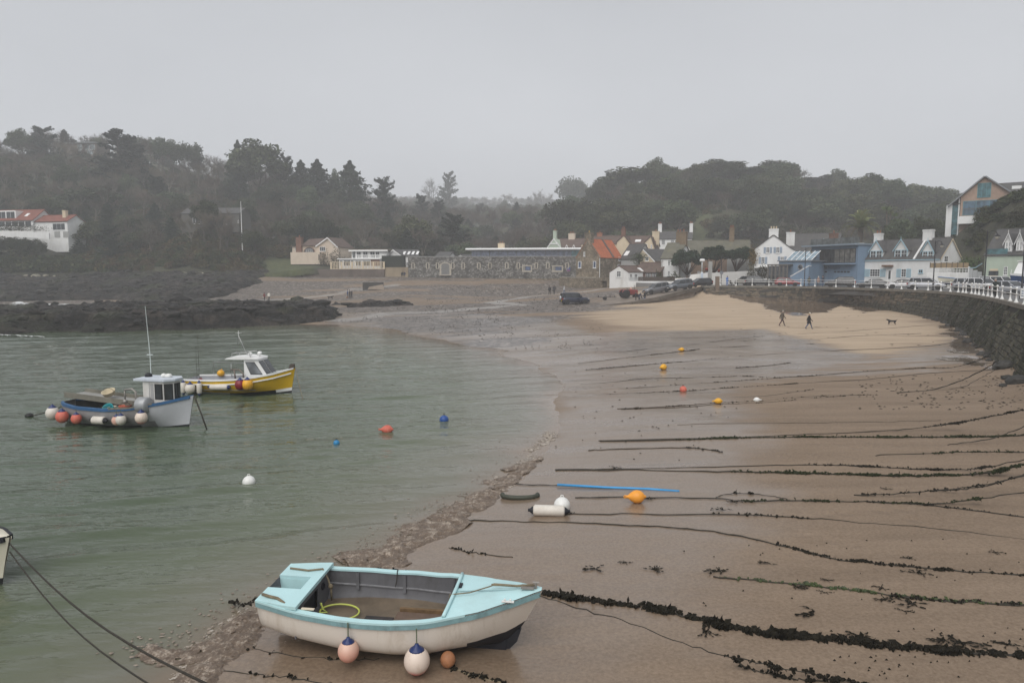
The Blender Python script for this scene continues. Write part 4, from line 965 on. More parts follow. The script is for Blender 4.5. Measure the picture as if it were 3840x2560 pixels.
# ---- fence and pierced block wall beside the cottage
M_,w_=facM(3475,112.5,3632,109,QZ)
t=thing('garden_wall','white pierced block garden wall topped by a timber fence beside the cottage','wall',M=M_)
a=fuv(M_,*Z5(1260,1205));b=fuv(M_,*Z5(1720,1258));m=MB();m.box(0,0,-.3,w_,.25,b[1]);m.build('wall',white,t)
m=MB();zz0,zz1=b[1],a[1];m.box(0,.03,zz1-.08,w_,.22,zz1)
nb_=int(w_/.38)
for k in range(3):
 for i in range(nb_):
  x_=i*w_/nb_;z_=lerp(zz0,zz1-.08,k/3);s_=(zz1-.08-zz0)/3
  m.box(x_,.05,z_,x_+.06,.2,z_+s_);m.box(x_+.06,.05,z_,x_+w_/nb_,.2,z_+.05)
tag(m.build('pierced_blocks',white,t),kind='stuff')
b2=fuv(M_,*Z5(1500,1148));fz=b2[1];x0_=fuv(M_,*Z5(1305,1148))[0]
fm_=paint('tan fence boards',(.26,.19,.11),.8,.2,2)
n_=7
for i in range(n_):
 p0,p1=lerp(x0_,w_,i/n_),lerp(x0_,w_,(i+1)/n_);m=MB();m.box(p0+.05,.1,zz1+.004,p1-.05,.15,fz);m.build('fence_panel',fm_,t);m=MB();m.box(p0-.05,.07,zz1+.004,p0+.05,.19,fz+.08);m.build('fence_post',darkw,t)
M_,w_=facM(3632,109,3682,107,QZ)
t=thing('yard_gate','tall pale panelled yard gate between the block wall and the green house','gate',M=M_)
for i in range(3):m=MB();m.box(w_*i/3+.03,0,0,w_*(i+1)/3-.03,.08,3.0-.25*i);m.build('panel',paint('pale grey boards',(.45,.46,.46),.7,.08,1),t)
m=MB();m.box(-.1,-.05,0,.1,.15,3.3);m.build('post',trim,t)
m=MB();m.tube([(0,0,3.05),(w_*.5,0,3.1),(w_,0,3.75)],.07,6);m.build('curved_rail',cyan,t)
# ---- pale green house at the right edge
M_,w_=facM(3690,105,3990,97,QZ);he,hr=4.9,8.6
t=eaves_house('green_house','pale green house at the right edge with two white gabled dormers',M_,w_,8,he,hr,greenw,slate,.15)
for x0,y0,x1,y1 in((2152,920,2200,1025),(2280,915,2325,1015)):
 yf=.2;a=fuv(M_,*Z5(x0,y0),yf);b=fuv(M_,*Z5(x1,y1),yf);dormer(t,(a[0]+b[0])/2,abs(b[0]-a[0])+.3,b[1],a[1]+.1,a[1]+1.3,yf,3.2,white,slate,trim,trim)
wpx(t,M_,Matrix(),((2130,1188,2165,1285),),Z5,nx=2,nz=3)
a=fuv(M_,*Z5(1972,1215));b=fuv(M_,*Z5(2055,1330));g_=panel(t,'garage_door',a[0],.05,b[0],a[1],cream)
for i in range(3):q_=lerp(a[0],b[0],(i+.5)/3);p=MB();p.box(q_-.28,-.08,a[1]-.95,q_+.28,-.052,a[1]-.3);p.build('pane',gl,g_)
m=MB();m.box(0,-.1,he-.2,2.9,2.5,he+.06);m.build('terrace_edge',trim,t)
m=MB();m.box(.1,-.06,he+.1,2.9,-.03,he+.9);m.build('glass_screen',glt,t)
# ---- blue boathouse with balcony
M_,w_=facM(3040,137,3214,126,QZ);D_=9;H_=7.2
t=thing('boathouse','blue weatherboarded boathouse with glazed balcony, two garage doors and roof terrace','building',M=M_)
m=MB();m.box(0,0,-.5,w_,D_,H_);m.build('wall',bluew,t)
for W_,L_,nm in((Matrix(),w_,0),(RIGHT(w_),D_,1),(LEFT(D_),D_,2)):
 m=MB()
 for i in range(36):
  z_=i*.2;m.add([(0,-.045,z_),(L_,-.045,z_),(L_,-.006,z_+.2),(0,-.006,z_+.2),(0,-.001,z_),(L_,-.001,z_)],[(0,1,2,3),(4,5,1,0)])
 tag(m.build('weatherboards',bluew,t,M=W_),kind='stuff')
m=MB();m.box(-1.6,-1.1,H_,w_+.25,D_+.2,H_+.28);m.build('roof',paint('grey blue fascia',(.20,.25,.30),.6,.1,1),t)
a=fuv(M_,*Z5(78,1000));b=fuv(M_,*Z5(472,1148));X0,X1,Z0_,Z1_=max(a[0],.35),b[0],b[1],a[1]
m=MB();m.box(X0,-.06,Z0_,X1,.02,Z1_);m.build('window_recess',paint('opening shade',(.012,.012,.014),.5),t)  # near-black sheet stands in for shade around the set-back windows
nw=7
for i in range(nw):
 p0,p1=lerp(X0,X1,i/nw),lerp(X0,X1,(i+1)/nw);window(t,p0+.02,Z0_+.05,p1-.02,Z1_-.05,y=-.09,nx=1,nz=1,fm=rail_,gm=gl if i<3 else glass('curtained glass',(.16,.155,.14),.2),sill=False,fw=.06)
m=MB();m.box(X0-.4,-1.2,Z0_-.25,X1+.15,-.06,Z0_-.02);m.build('balcony',blued,t)
m=MB();m.box(X0-.4,-1.18,Z0_+1.0,X1+.15,-1.13,Z0_+1.06);m.box(X0-.4,-1.18,Z0_+.08,X1+.15,-1.13,Z0_+.12)
for i in range(34):q_=lerp(X0-.38,X1+.13,i/33);m.box(q_-.015,-1.165,Z0_-.02,q_+.015,-1.145,Z0_+1.0)
m.build('balcony_railing',rail_,t)
for rc in((5,1232,160,1345),(233,1232,412,1345)):
 a=fuv(M_,*Z5(rc[0],rc[1]));b=fuv(M_,*Z5(rc[2],rc[3]));x0,x1=max(a[0],.2),b[0];g_=panel(t,'garage_door',x0,.05,x1,a[1],blued,y=-.05)
 for i in range(5):q_=lerp(x0,x1,(i+.5)/5);p=MB();p.box(q_-.2*(x1-x0)/2.6,-.13,a[1]-.42,q_+.2*(x1-x0)/2.6,-.102,a[1]-.12);p.build('pane',gl,g_)
a=fuv(M_,*Z5(14,1063));m=MB();m.lathe([(.62,0),(.62,.12),(.48,.14),(.48,0)],20,Matrix.Rotation(math.pi/2,4,'X'),(.85,-.05,a[1]));pw=m.build('porthole',paint('grey porthole frame',(.22,.23,.24),.5),t,True);m=MB();m.lathe([(.47,.0),(.47,.06),(.01,.08)],20,Matrix.Rotation(math.pi/2,4,'X'),(.85,-.07,a[1]));m.build('pane',gl,pw,True)
fc=bpy.data.curves.new('lettering','FONT');fc.body='The Navigator';fc.size=.78;fc.extrude=.01;fc.align_x='CENTER'
fo=bpy.data.objects.new('lettering_curve',fc);COL.objects.link(fo);bpy.context.view_layer.update()
lme=bpy.data.meshes.new_from_object(fo.evaluated_get(bpy.context.evaluated_depsgraph_get()));bpy.data.objects.remove(fo)
lme.materials.clear();lme.materials.append(paint('dark blue lettering',(.05,.07,.11),.5));a=fuv(M_,*Z5(205,1200));place(lme,'lettering',t,Matrix.Translation((a[0],-.06,a[1]-.25))@Matrix.Rotation(math.pi/2,4,'X'))
zt=H_+.28
for i in range(8):
 p0,p1=lerp(-.6,w_,i/8),lerp(-.6,w_,(i+1)/8);m=MB();m.box(p0+.03,.3,zt+.05,p1-.03,.33,zt+1.15);m.build('glass_screen',glass('clear screen',(.10,.11,.11),.1),t);m=MB();m.box(p0-.03,.28,zt,p0+.03,.35,zt+1.25);m.build('screen_post',rail_,t)
chimney(t,1.2,4,zt,zt+2.3,1.4,.9,brickm,1)
m=MB();m.lathe([(1.0,zt),(1.05,zt+.15),(.02,zt+1.3)],4,None,(1.6,1.3,0));m.build('pyramid_rooflight',cyan,t)
for q_ in(4.2,6.0):m=MB();m.box(q_,4,zt,q_+1.8,5,zt+.25);m.build('rooflight',trim,t)
# ---- glazed cafe wing of the boathouse with white stair
M_,w_=facM(2900,134,3040,129,QZ)
t=thing('cafe_wing','low blue cafe wing with grey timber porch and sloping glass roof','building',M=M_)
a=fuv(M_,*Z4(1720,775));hh=a[1]
m=MB();m.box(1.0,0,-.4,w_,6,hh);m.build('wall',bluew,t)
m=MB();m.box(.8,-.3,hh,w_+.3,6.2,hh+.2);m.build('roof',paint('grey flat roof',(.17,.18,.19),.7),t)
a=fuv(M_,*Z4(1830,755));b=fuv(M_,*Z4(2145,715));m=MB();m.slab((a[0],.2,hh+.2),(w_,.2,hh+.2),(w_,4,hh+1.9),(a[0],4,hh+1.9),.06);m.build('glass_roof',glass('sky tinted roof glass',(.2,.27,.32),.08),t)
for i in range(6):q_=lerp(a[0],w_,i/5);m=MB();m.slab((q_-.06,.18,hh+.27),(q_+.06,.18,hh+.27),(q_+.06,4,hh+1.98),(q_-.06,4,hh+1.98),.06);m.build('glazing_bar',trim,t)
a=fuv(M_,*Z4(1672,810));b=fuv(M_,*Z4(1925,960));gt_=paint('grey timber',(.12,.11,.10),.8,.2,2);z_=a[1]
m=MB();m.box(a[0],-2.2,z_-.2,b[0],0,z_);m.build('porch_roof',gt_,t)
for i in range(6):q_=lerp(a[0]+.1,b[0]-.1,i/5);m=MB();m.box(q_-.08,-2.15,0,q_+.08,-2.0,z_-.2);m.build('porch_post',gt_,t)
for i in range(5):p0,p1=lerp(a[0]+.1,b[0]-.1,i/5),lerp(a[0]+.1,b[0]-.1,(i+1)/5);window(t,p0+.1,.4,p1-.1,z_-.3,y=-2.07,nx=1,nz=2,fm=gt_,sill=False)
c_=fuv(M_,*Z4(2022,845));m=MB();m.lathe([(.5,0),(.5,.12),(.38,.14),(.38,0)],18,Matrix.Rotation(math.pi/2,4,'X'),(c_[0],-.0,c_[1]));pw=m.build('porthole',paint('grey porthole frame',(.22,.23,.24),.5),t,True);m=MB();m.lathe([(.37,0),(.37,.06),(.01,.08)],18,Matrix.Rotation(math.pi/2,4,'X'),(c_[0],-.02,c_[1]));m.build('pane',gl,pw,True)
Mst,wst=facM(2960,128,3042,125.5,QZ)
t=thing('outside_stair','white edged outside stair climbing the blue boathouse front','stair',M=Mst)
a=fuv(Mst,*Z4(1890,965));b=fuv(Mst,*Z4(2130,825));ns=14
for i in range(ns):
 x0,x1=lerp(a[0],b[0],i/ns),lerp(a[0],b[0],(i+1)/ns);z_=lerp(a[1],b[1],(i+1)/ns);m=MB();m.box(x0,0,z_-.12,x1+.06,1.1,z_);m.build('step',trim,t)
m=MB();m.gprism([(a[0],0),(b[0],0),(b[0],b[1]-.13),(a[0],a[1]-.13)],.05,1.0);m.build('stair_wall',bluew,t)
# ---- white house with blue grey shutters
M_,w_=facM(2830,141,3019,138,QZ);pl=[fuv(M_,*Z4(a,b))for a,b in((1445,620),(1625,490),(1740,485),(1900,612),(2080,703))]
t=thing('shuttered_house','white rough rendered gable house with blue grey shutters and broad white chimney','house',M=M_)
m=MB();m.gprism([(pl[0][0],-.5),(pl[4][0],-.5),pl[4],pl[3],pl[2],pl[1],pl[0]],0,9);m.build('wall',white,t)
m=MB();xm=(pl[1][0]+pl[2][0])/2;zr=pl[1][1]+.7
m.slab((pl[0][0]-.25,-.12,pl[0][1]-.2),(xm,-.12,zr),(xm,9.1,zr),(pl[0][0]-.25,9.1,pl[0][1]-.2),-.14);m.slab((xm,-.12,zr),(pl[3][0],-.12,pl[3][1]),(pl[3][0],9.1,pl[3][1]),(xm,9.1,zr),-.14);m.slab((pl[3][0],-.12,pl[3][1]),(pl[4][0]+.2,-.12,pl[4][1]-.1),(pl[4][0]+.2,9.1,pl[4][1]-.1),(pl[3][0],9.1,pl[3][1]),-.14)
m.build('roof',slate,t)
chimney(t,xm,.6,pl[1][1]-.2,pl[1][1]+1.9,1.75,1.0,white,3,cream);chimney(t,xm+3.4,8.6,zr-1.8,zr+.9,1.6,.9,white,1)
wpx(t,M_,Matrix(),((1590,595,1632,668),(1715,592,1758,665),(1528,718,1570,803),(1770,712,1815,760),(1522,875,1568,908)),Z4,nx=2,nz=4)
for rc in((1590,595,1632,668),(1715,592,1758,665),(1528,718,1570,803),(1770,712,1815,760),(1522,875,1568,908)):
 a=fuv(M_,*Z4(rc[0],rc[1]));b=fuv(M_,*Z4(rc[2],rc[3]));shutters(t,a[0],b[1],b[0],a[1],(b[0]-a[0])*.62,shut)
a=fuv(M_,*Z4(1440,850));b=fuv(M_,*Z4(1665,840));m=MB();m.box(a[0],-.9,a[1]-.1,b[0],0,a[1]+.15);m.build('porch_canopy',white,t)
# dark brown roofed range behind it
M_,w_=facM(3000,152,3075,150,5);t=eaves_house('slate_house','dark slate roofed house between the shuttered house and the boathouse',M_,w_+6,8,6.2,10.0,white,slate)
t.location.x-=3
# ---- mossy roofed row behind the three pines
M_,w_=facM(2530,150,2809,146,4.8);he=5.6;a=fuv(M_,*Z4(1000,518),3.5);hr=a[1]
t=eaves_house('terrace_row','long stone terrace with mossy slate roof half hidden by the three pines',M_,w_,7,he,hr,paint('pinkish stone front',(.27,.19,.14),.9,.2,1.4,bmp=.4),moss)
chimney(t,fuv(M_,*Z4(1155,480),3.5)[0],3.5,hr-.5,hr+2.7,1.0,.8,buffb,2);chimney(t,.6,3.5,hr-.6,hr+2.0,1.2,.9,buffb,2)
wpx(t,M_,Matrix(),((498,895,530,935),(617,895,640,940),(725,897,755,918),(828,893,862,915),(945,895,980,912)),Z4,nx=2,nz=2)
m=MB();c_=fuv(M_,*Z4(1095,850));m.box(c_[0],-.08,-.3,w_,-.002,he-.3);m.build('grey_front',paint('grey render',(.36,.36,.35),.85,.06,1),t)
a=fuv(M_,*Z4(838,872));m=MB();m.ball((a[0],-.2,a[1]),.3,10);m.build('wall_buoy',paint('red wall buoy',(.4,.05,.035),.5),t,True)
a=fuv(M_,*Z4(993,890));m=MB();m.ball((a[0],-.2,a[1]),.26,10,(.8,.8,1.3));m.build('wall_buoy',paint('red wall buoy',(.4,.05,.035),.5),t,True)
barge(t,[(0,he),(3.5,hr),(7,he)],trim,-.15,.25,RIGHT(w_))
c_=fuv(M_,*Z4(580,590));dormer(t,c_[0],1.3,he+.7,he+1.4,he+2.4,1.0,3.4,white,moss,trim,trim)
M_,w_=facM(2480,144,2545,142,4.7);he=fuv(M_,*Z4(270,733))[1];hr=fuv(M_,*Z4(450,550),3.5)[1]
t=eaves_house('mossy_cottage','white end cottage with steep mossy slate roof left of the pines',M_,w_,7,he,hr,white,moss)
wpx(t,M_,Matrix(),((352,757,382,825),(350,893,378,950)),Z4,nx=2,nz=3);chimney(t,w_-.4,3.5,hr-.6,hr+2.3,1.3,.9,buffb,1)
for i in range(8):m=MB();m.box(-.05,-.06,i*.6,.35 if i%2 else .22,-.002,i*.6+.55);m.build('quoin',paint('grey quoin',(.42,.42,.41),.8),t)
# ---- white house above, two white chimneys
M_,w_=facM(2464,197,2592,195,7.2);he=fuv(M_,*Z4(400,490))[1];hr=fuv(M_,*Z4(400,402),3.5)[1]
t=eaves_house('hill_house','white house with grey slate roof and tall white chimneys at both ends',M_,w_,7,he,hr,white,slate)
wpx(t,M_,Matrix(),((272,500,317,560),(387,500,433,546)),Z4,nx=3,nz=4);chimney(t,.5,3.5,hr-1.5,hr+2.2,1.0,.8,white,2);chimney(t,w_-.2,3.5,hr-1.0,hr+2.2,.9,1.2,white,2)
# ---- cream houses
M_,w_=facM(2322,174,2450,171,6.6);D_=8;he=fuv(M_,*Z3(1900,742),0)[1];hr=fuv(M_,*Z3(1900,630),4)[1]
t=eaves_house('cream_house','large cream house with two gabled wings and a brown tiled roof',M_,w_,D_,he,hr,cream,slateb)
for pts_ in(((1725,700),(1800,632),(1822,632),(1898,738)),((2045,738),(2150,634),(2152,634),(2200,790))):
 q_=[fuv(M_,*Z3(a,b),-1.5)for a,b in pts_];m=MB();m.gprism([(q_[0][0],-.6),(q_[3][0],-.6),q_[3],q_[2],q_[1],q_[0]],-1.5,4);m.build('gable_wing',cream,t)
 m=MB();m.slab((q_[0][0]-.2,-1.7,q_[0][1]-.1),(q_[1][0],-1.7,q_[1][1]+.1),(q_[1][0],4,q_[1][1]+.1),(q_[0][0]-.2,4,q_[0][1]-.1),-.12);m.slab((q_[2][0],-1.7,q_[2][1]+.1),(q_[3][0]+.2,-1.7,q_[3][1]-.1),(q_[3][0]+.2,4,q_[3][1]-.1),(q_[2][0],4,q_[2][1]+.1),-.12);m.build('wing_roof',slateb,t)
for rc in((2080,722,2108,780),(2152,730,2168,782)):
 a=fuv(M_,*Z3(rc[0],rc[1]),-1.5);b=fuv(M_,*Z3(rc[2],rc[3]),-1.5);window(t,a[0],b[1],b[0],a[1],y=-1.5,nx=2,nz=2)
a=fuv(M_,*Z3(1988,708),1.4);m=MB();k_=(hr-he)/4;m.slab((a[0]-.7,1.2,he+1.2*k_+.2),(a[0]+.7,1.2,he+1.2*k_+.2),(a[0]+.7,2.2,he+2.2*k_+.2),(a[0]-.7,2.2,he+2.2*k_+.2),-.05);m.build('rooflight',trim,t)
chimney(t,fuv(M_,*Z3(1803,600),3)[0],3.6,hr-.8,hr+1.9,1.0,.8,brickm,2);chimney(t,w_+.1,2,hr-2.2,hr+1.0,1.6,1.0,cream,1)
M_,w_=facM(2398,163,2500,160,5.8)
t=thing('cream_cottage','lower cream cottage with black slate roof below the large cream house','house',M=M_);q_=[fuv(M_,*Z3(a,b))for a,b in((2010,850),(2058,787),(2207,940))]
m=MB();m.gprism([(q_[0][0],-.6),(q_[2][0],-.6),q_[2],q_[1],q_[0]],0,7);m.build('wall',cream,t)
m=MB();m.slab((q_[0][0]-.2,-.2,q_[0][1]-.2),(q_[1][0],-.2,q_[1][1]+.05),(q_[1][0]+1.5,7,q_[1][1]+.05),(q_[0][0]-.2,7,q_[0][1]-.2),-.12);m.slab((q_[1][0],-.2,q_[1][1]+.05),(q_[2][0]+.2,-.2,q_[2][1]-.1),(q_[2][0]+4.2,7,q_[2][1]-.1),(q_[1][0]+3.2,7,q_[1][1]+.05),-.12);m.build('roof',slate,t)
barge(t,[q_[1],q_[2]],trim,-.2,.25);wpx(t,M_,Matrix(),((2082,882,2125,935),),Z3,nx=2,nz=2)
m=MB();m.box(q_[2][0],.3,-.6,q_[2][0]+3.6,5,q_[2][1]-.9);m.build('side_wall',cream,t)
# ---- green gabled house and brown roofs behind the pavilion
M_,w_=facM(2055,207,2180,203,7);he=fuv(M_,*Z3(1200,760))[1];hr=fuv(M_,*Z3(1200,660),4)[1]
t=eaves_house('gabled_villa','brown roofed villa with white bargeboards and pale green gable behind the pavilion',M_,w_,8,he,hr,pink,slateb)
q_=[fuv(M_,*Z3(a,b),-1.2)for a,b in((848,768),(932,655),(1015,768))];m=MB();m.gprism([(q_[0][0],-1),(q_[2][0],-1),q_[2],q_[1],q_[0]],-1.2,4);m.build('gable_wing',greenw,t);barge(t,[(a,b+.1)for a,b in q_],trim,-1.3,.35)
m=MB();m.box(lerp(q_[0][0],q_[1][0],.35),-1.4,lerp(q_[0][1],q_[1][1],.38),lerp(q_[2][0],q_[1][0],.35),-1.25,lerp(q_[0][1],q_[1][1],.38)+.3);m.build('gable_tie',trim,t)
for xx in(1092,1182):
 q_=[fuv(M_,*Z3(xx+a,b),-.2)for a,b in((-20,768),(0,730),(20,768))];barge(t,[(a,b)for a,b in q_],trim,-.2,.3)
chimney(t,fuv(M_,*Z3(947,600),3)[0],3,hr-1.2,hr+2.4,1.0,.9,greenw,2);chimney(t,fuv(M_,*Z3(1160,620),4)[0],4,hr-.6,hr+1.6,1.9,1.0,pink,3)
M_,w_=facM(2180,190,2330,186,7);he=fuv(M_,*Z3(1700,720))[1];hr=fuv(M_,*Z3(1600,625),4)[1]
t=eaves_house('brown_roof_house','house with long dark brown tiled roof behind the orange roofed cottage',M_,w_,8,he,hr,cream,slateb);chimney(t,fuv(M_,*Z3(1510,640),4)[0],4,hr-.4,hr+.9,1.3,.8,potm,1)
M_,w_=facM(2328,167,2384,163.5,5);he=fuv(M_,*Z3(1900,905))[1];t=eaves_house('slate_cottage','grey slate roofed cottage squeezed beside the orange roofed gable',M_,w_,6,max(he,1.5),he+3.2,paint('grey render',(.36,.36,.35),.85),slate)
a=fuv(M_,*Z3(1848,942),1.0);m=MB();m.slab((a[0]-.6,.5,he+.7),(a[0]+.6,.5,he+.7),(a[0]+.6,1.5,he+1.75),(a[0]-.6,1.5,he+1.75),-.05);m.build('rooflight',trim,t)
# ---- stone gable with orange pantile roof
M_,w_=facM(2160,164,2246,160,3.8);D_=10;pl=[fuv(M_,*Z3(a,b))for a,b in((1212,890),(1330,725),(1410,722),(1500,905))]
he=(pl[0][1]+pl[3][1])/2;hr=pl[1][1]+1.0
t=gable_house('stone_cottage','tall brown stone gable house with bright orange pantile roof',M_,w_,D_,he,hr,gabl,paint('orange pantile roof',(.36,.105,.045),.8,.22,1.2,dirt=(.2,.09,.05),dirt_amt=.5),ov=.06)
m=MB()
for i in range(26):
 y_=.3+i*(D_-.6)/25;m.tube([(w_/2+.05,y_,hr+.14),(w_+.04,y_,he+.12)],.07,5)
tag(m.build('pantile_rolls',paint('orange pantile roof',(.36,.105,.045)),t),kind='stuff')
m=MB();m.slab((w_/2+.1,5.6,hr+.16),(w_+.05,5.6,he+.16),(w_+.05,6.2,he+.16),(w_/2+.1,6.2,hr+.16),-.12);m.build('valley_strip',slate,t)
chimney(t,w_/2-.05,.7,hr-.9,hr+1.5,1.7,1.2,gabl,1,paint('yellow pot',(.45,.28,.07),.7))
m=MB();m.slab((-.12,-.1,he-.05),(w_/2,-.1,hr+.1),(w_/2,.35,hr+.1),(-.12,.35,he-.05),-.16);m.slab((w_/2,-.1,hr+.1),(w_+.12,-.1,he-.05),(w_+.12,.35,he-.05),(w_/2,.35,hr+.1),-.16);m.build('coping',gabl,t)
wpx(t,M_,Matrix(),((1305,822,1325,875),),Z3,nx=2,nz=3);wpx(t,M_,Matrix(),((1238,940,1275,1025),(1425,938,1462,1025)),Z3,nx=1,nz=1,gm=glb,fw=.1)
MW=M_@RIGHT(w_);wpx(t,MW,RIGHT(w_),((1745,885,1765,935),(1735,978,1765,1003)),Z3,nx=1,nz=2,gm=glb)
m=MB();m.tube([(w_+.08,.15,he),(w_+.08,.15,0)],.07,6);m.build('downpipe',trim,t)
# ---- battered stone base and retaining wall below it
M_,w_=facM(2098,170,2238,157,3.4)
t=thing('retaining_wall','low brown stone retaining wall below the orange roofed house','wall',M=M_);m=MB();m.box(0,0,-1,w_,1.6,2.3);m.build('wall',gabl,t);m=MB();m.box(-.02,-.05,2.3,w_,1.6,2.42);m.build('coping',quo,t)
M_,w_=facM(2236,157,2286,150,3.2)
t=thing('stream_culvert','dark stone culvert opening where the stream meets the beach','culvert',M=M_);m=MB();m.box(0,0,-1,w_*.4,2,2.6);m.box(w_*.8,0,-1,w_,2,2.6);m.box(w_*.4,0,1.9,w_*.8,2,2.6);m.build('wall',gabl,t);m=MB();m.box(w_*.4,1.2,-1,w_*.8,1.3,1.9);m.build('culvert_shade',paint('opening shade',(.012,.012,.014)),t)  # near-black sheet paints in the unlit depth of the culvert
# ---- small white boathouse cottage with brown roof
M_,w_=facM(2286,147,2357,143,4.1);pl=[fuv(M_,*Z3(a,b))for a,b in((1632,1078),(1752,1003),(1870,1085))];he=(pl[0][1]+pl[2][1])/2;hr=pl[1][1]
t=gable_house('fisher_cottage','small whitewashed stone cottage with single sash window at the head of the beach',M_,w_,7,he,hr,white,slateb,ov=.05)
wpx(t,M_,Matrix(),((1725,1063,1775,1138),),Z3,nx=2,nz=4);MW=M_@RIGHT(w_);wpx(t,MW,RIGHT(w_),((1884,1100,1915,1142),(1945,1100,1980,1142)),Z3,nx=2,nz=2)
m=MB();m.slab((w_*.72,4.2,he+.75),(w_+.1,4.2,he+.1),(w_+.1,5.2,he+.1),(w_*.72,5.2,he+.75),-.25);m.build('rooflight',trim,t)
M_,w_=facM(2384,147,2475,143,4.5);he=fuv(M_,*Z3(2100,1070))[1]
t=eaves_house('brown_hut','brown timber hut with lichened tile roof beside the whitewashed cottage',M_,w_,4.5,he,he+1.7,paint('brown boarding',(.10,.05,.035),.8,.2,1.5),slateb,.3)
wpx(t,M_,Matrix(),((2090,1090,2155,1140),(2170,1090,2232,1140)),Z3,nx=3,nz=2)
# ---- white garden walls along the lane
def gwall(label,pts,mat,th=.35,name='garden_wall',base=1.2,h=None):
 t=thing(name,label,'wall',(0,0,0));m=MB()
 for(p0,y0,d0),(p1,y1,d1)in zip(pts[:-1],pts[1:]):
  a,b=P(p0,y0,d0),P(p1,y1,d1);u=(b-a);u.z=0;n=Vector((-u.y,u.x,0)).normalized()*th
  za,zb=(a.z-h,b.z-h)if h else(min(QZ,a.z)-base,min(QZ,b.z)-base)
  m.add([(a.x,a.y,za),(b.x,b.y,zb),(b.x,b.y,b.z),(a.x,a.y,a.z),(a.x+n.x,a.y+n.y,za),(b.x+n.x,b.y+n.y,zb),(b.x+n.x,b.y+n.y,b.z),(a.x+n.x,a.y+n.y,a.z)],[(0,1,2,3),(7,6,5,4),(3,2,6,7),(0,3,7,4),(1,5,6,2)])
 m.build('wall',mat,t);return t
gwall('low whitewashed wall below the dark fence along the slipway',[(*Z3(1868,1190),143),(*Z4(0,1022),141.5),(*Z4(440,1022),138.5)],white,base=1.6)
gwall('white wall stepping up behind the parked cars',[(*Z4(442,985),138.4),(*Z4(620,982),138),(*Z4(640,940),137.9),(*Z4(856,915),137.5)],white)
gwall('long white yard wall between the post and the shuttered house',[(*Z4(910,917),137),(*Z4(1375,893),139),(*Z4(1432,893),139)],paint('off white wall',(.58,.57,.55),.85,.06,.6,dirt=(.4,.38,.35),dirt_amt=.4))
M_,w_=facM(2656,137.3,2671,137.1,QZ);t=thing('yard_gate','plain grey yard gate between two white walls','gate',M=M_)
for i in range(3):m=MB();m.box(w_*i/3+.01,0,.05,w_*(i+1)/3-.01,.06,5.0*.9);m.build('board',paint('grey gate board',(.30,.30,.29),.8),t)
t=thing('picket_fence','dark timber fence on top of the low whitewashed wall','fence',(0,0,0))
for i in range(34):
 f=i/33;p=P(lerp(Z3(2000,0)[0],Z4(436,0)[0],f),1053.5,lerp(142.4,138.8,f));m=MB();m.box(-.09,-.04,0,.09,.04,.82);m.build('picket',darkw,t,M=Matrix.Translation((p.x,p.y,p.z+.01)))
a,b=P(Z3(2000,0)[0],1053.5,142.5),P(Z4(436,0)[0],1053.5,138.9)
for h in(.18,.72):m=MB();m.tube([a+Vector((0,.08,h)),b+Vector((0,.08,h))],.05,4);m.build('fence_rail',darkw,t)
# ---- barracks wall with glass pavilion
M_,w_=facM(1531,183,2160,178,5.3);top=fuv(M_,*Z3(600,882))[1]
t=thing('barracks_wall','long grey rubble stone barracks wall with white edged loopholes and blocked arch','wall',M=M_)
m=MB();m.box(0,0,-1.2,w_,1.0,top);m.build('wall',barr,t);m=MB();m.box(-.05,-.08,top,w_+.05,1.08,top+.14);m.build('coping',paint('grey coping',(.30,.30,.29),.8),t)
m=MB();m.box(-.6,-.5,-1.2,w_,0,.05);m.build('plinth',gabl,t)
lp=[fuv(M_,*Z2(x,972))for x in(1590,1725,1815,1955,2050,2195,2297)]+[fuv(M_,*Z3(x,995))for x in(125,338,482,708,855,1097)]
lm=None
for x_,z_ in lp:
 m=MB()
 for i,(s0,s1)in enumerate(((.16,.42),(.16,.56),(.16,.42),(.16,.56),(.16,.42))):
  zz=z_-.62+i*.25;m.box(x_-s1,-.06,zz,x_-s0,.0,zz+.235);m.box(x_+s0,-.06,zz,x_+s1,.0,zz+.235)
 m.box(x_-.4,-.065,z_+.63,x_+.4,0,z_+.8);m.box(x_-.4,-.065,z_-.78,x_+.4,0,z_-.63)
 o=m.build('loophole',quo,t);p=MB();p.box(x_-.155,-.02,z_-.62,x_+.155,-.005,z_+.62);p.build('slit',paint('opening shade',(.012,.012,.014)),o)  # slit is a near-black sheet, shade of the opening put into its colour
a=fuv(M_,*Z2(1850,950));b=fuv(M_,*Z2(1925,1052));xc=(a[0]+b[0])/2;hw=(b[0]-a[0])/2
m=MB();ns=10
arc=lambda r_,k:(xc+r_*math.cos(k),a[1]-.6+r_*.6*math.sin(k))
m.box(xc-hw-.45,-.1,b[1],xc-hw,0,a[1]-.6);m.box(xc+hw,-.1,b[1],xc+hw+.45,0,a[1]-.6)
for i in range(ns):
 k0,k1=math.pi*i/ns,math.pi*(i+1)/ns;m.gprism([arc(hw,k0),arc(hw+.45,k0),arc(hw+.45,k1),arc(hw,k1)],-.1,0)
o=m.build('door_surround',quo,t)
m=MB();m.gprism([(xc-hw,b[1]),(xc+hw,b[1])]+[arc(hw,math.pi*i/ns)for i in range(ns+1)],-.05,-.003);dr_=m.build('door',paint('grey door boards',(.17,.17,.165),.8,.15,2),t)
for i in range(5):q_=lerp(xc-hw,xc+hw,(i+.5)/5);m=MB();m.box(q_-hw*.17,-.08,b[1]+.05,q_+hw*.17,-.052,a[1]-.5);m.build('board',paint('grey door boards',(.17,.17,.165)),dr_)
m=MB();m.box(xc-hw-.5,-.6,b[1]-.25,xc+hw+.5,0,b[1]);m.build('door_step',quo,t)
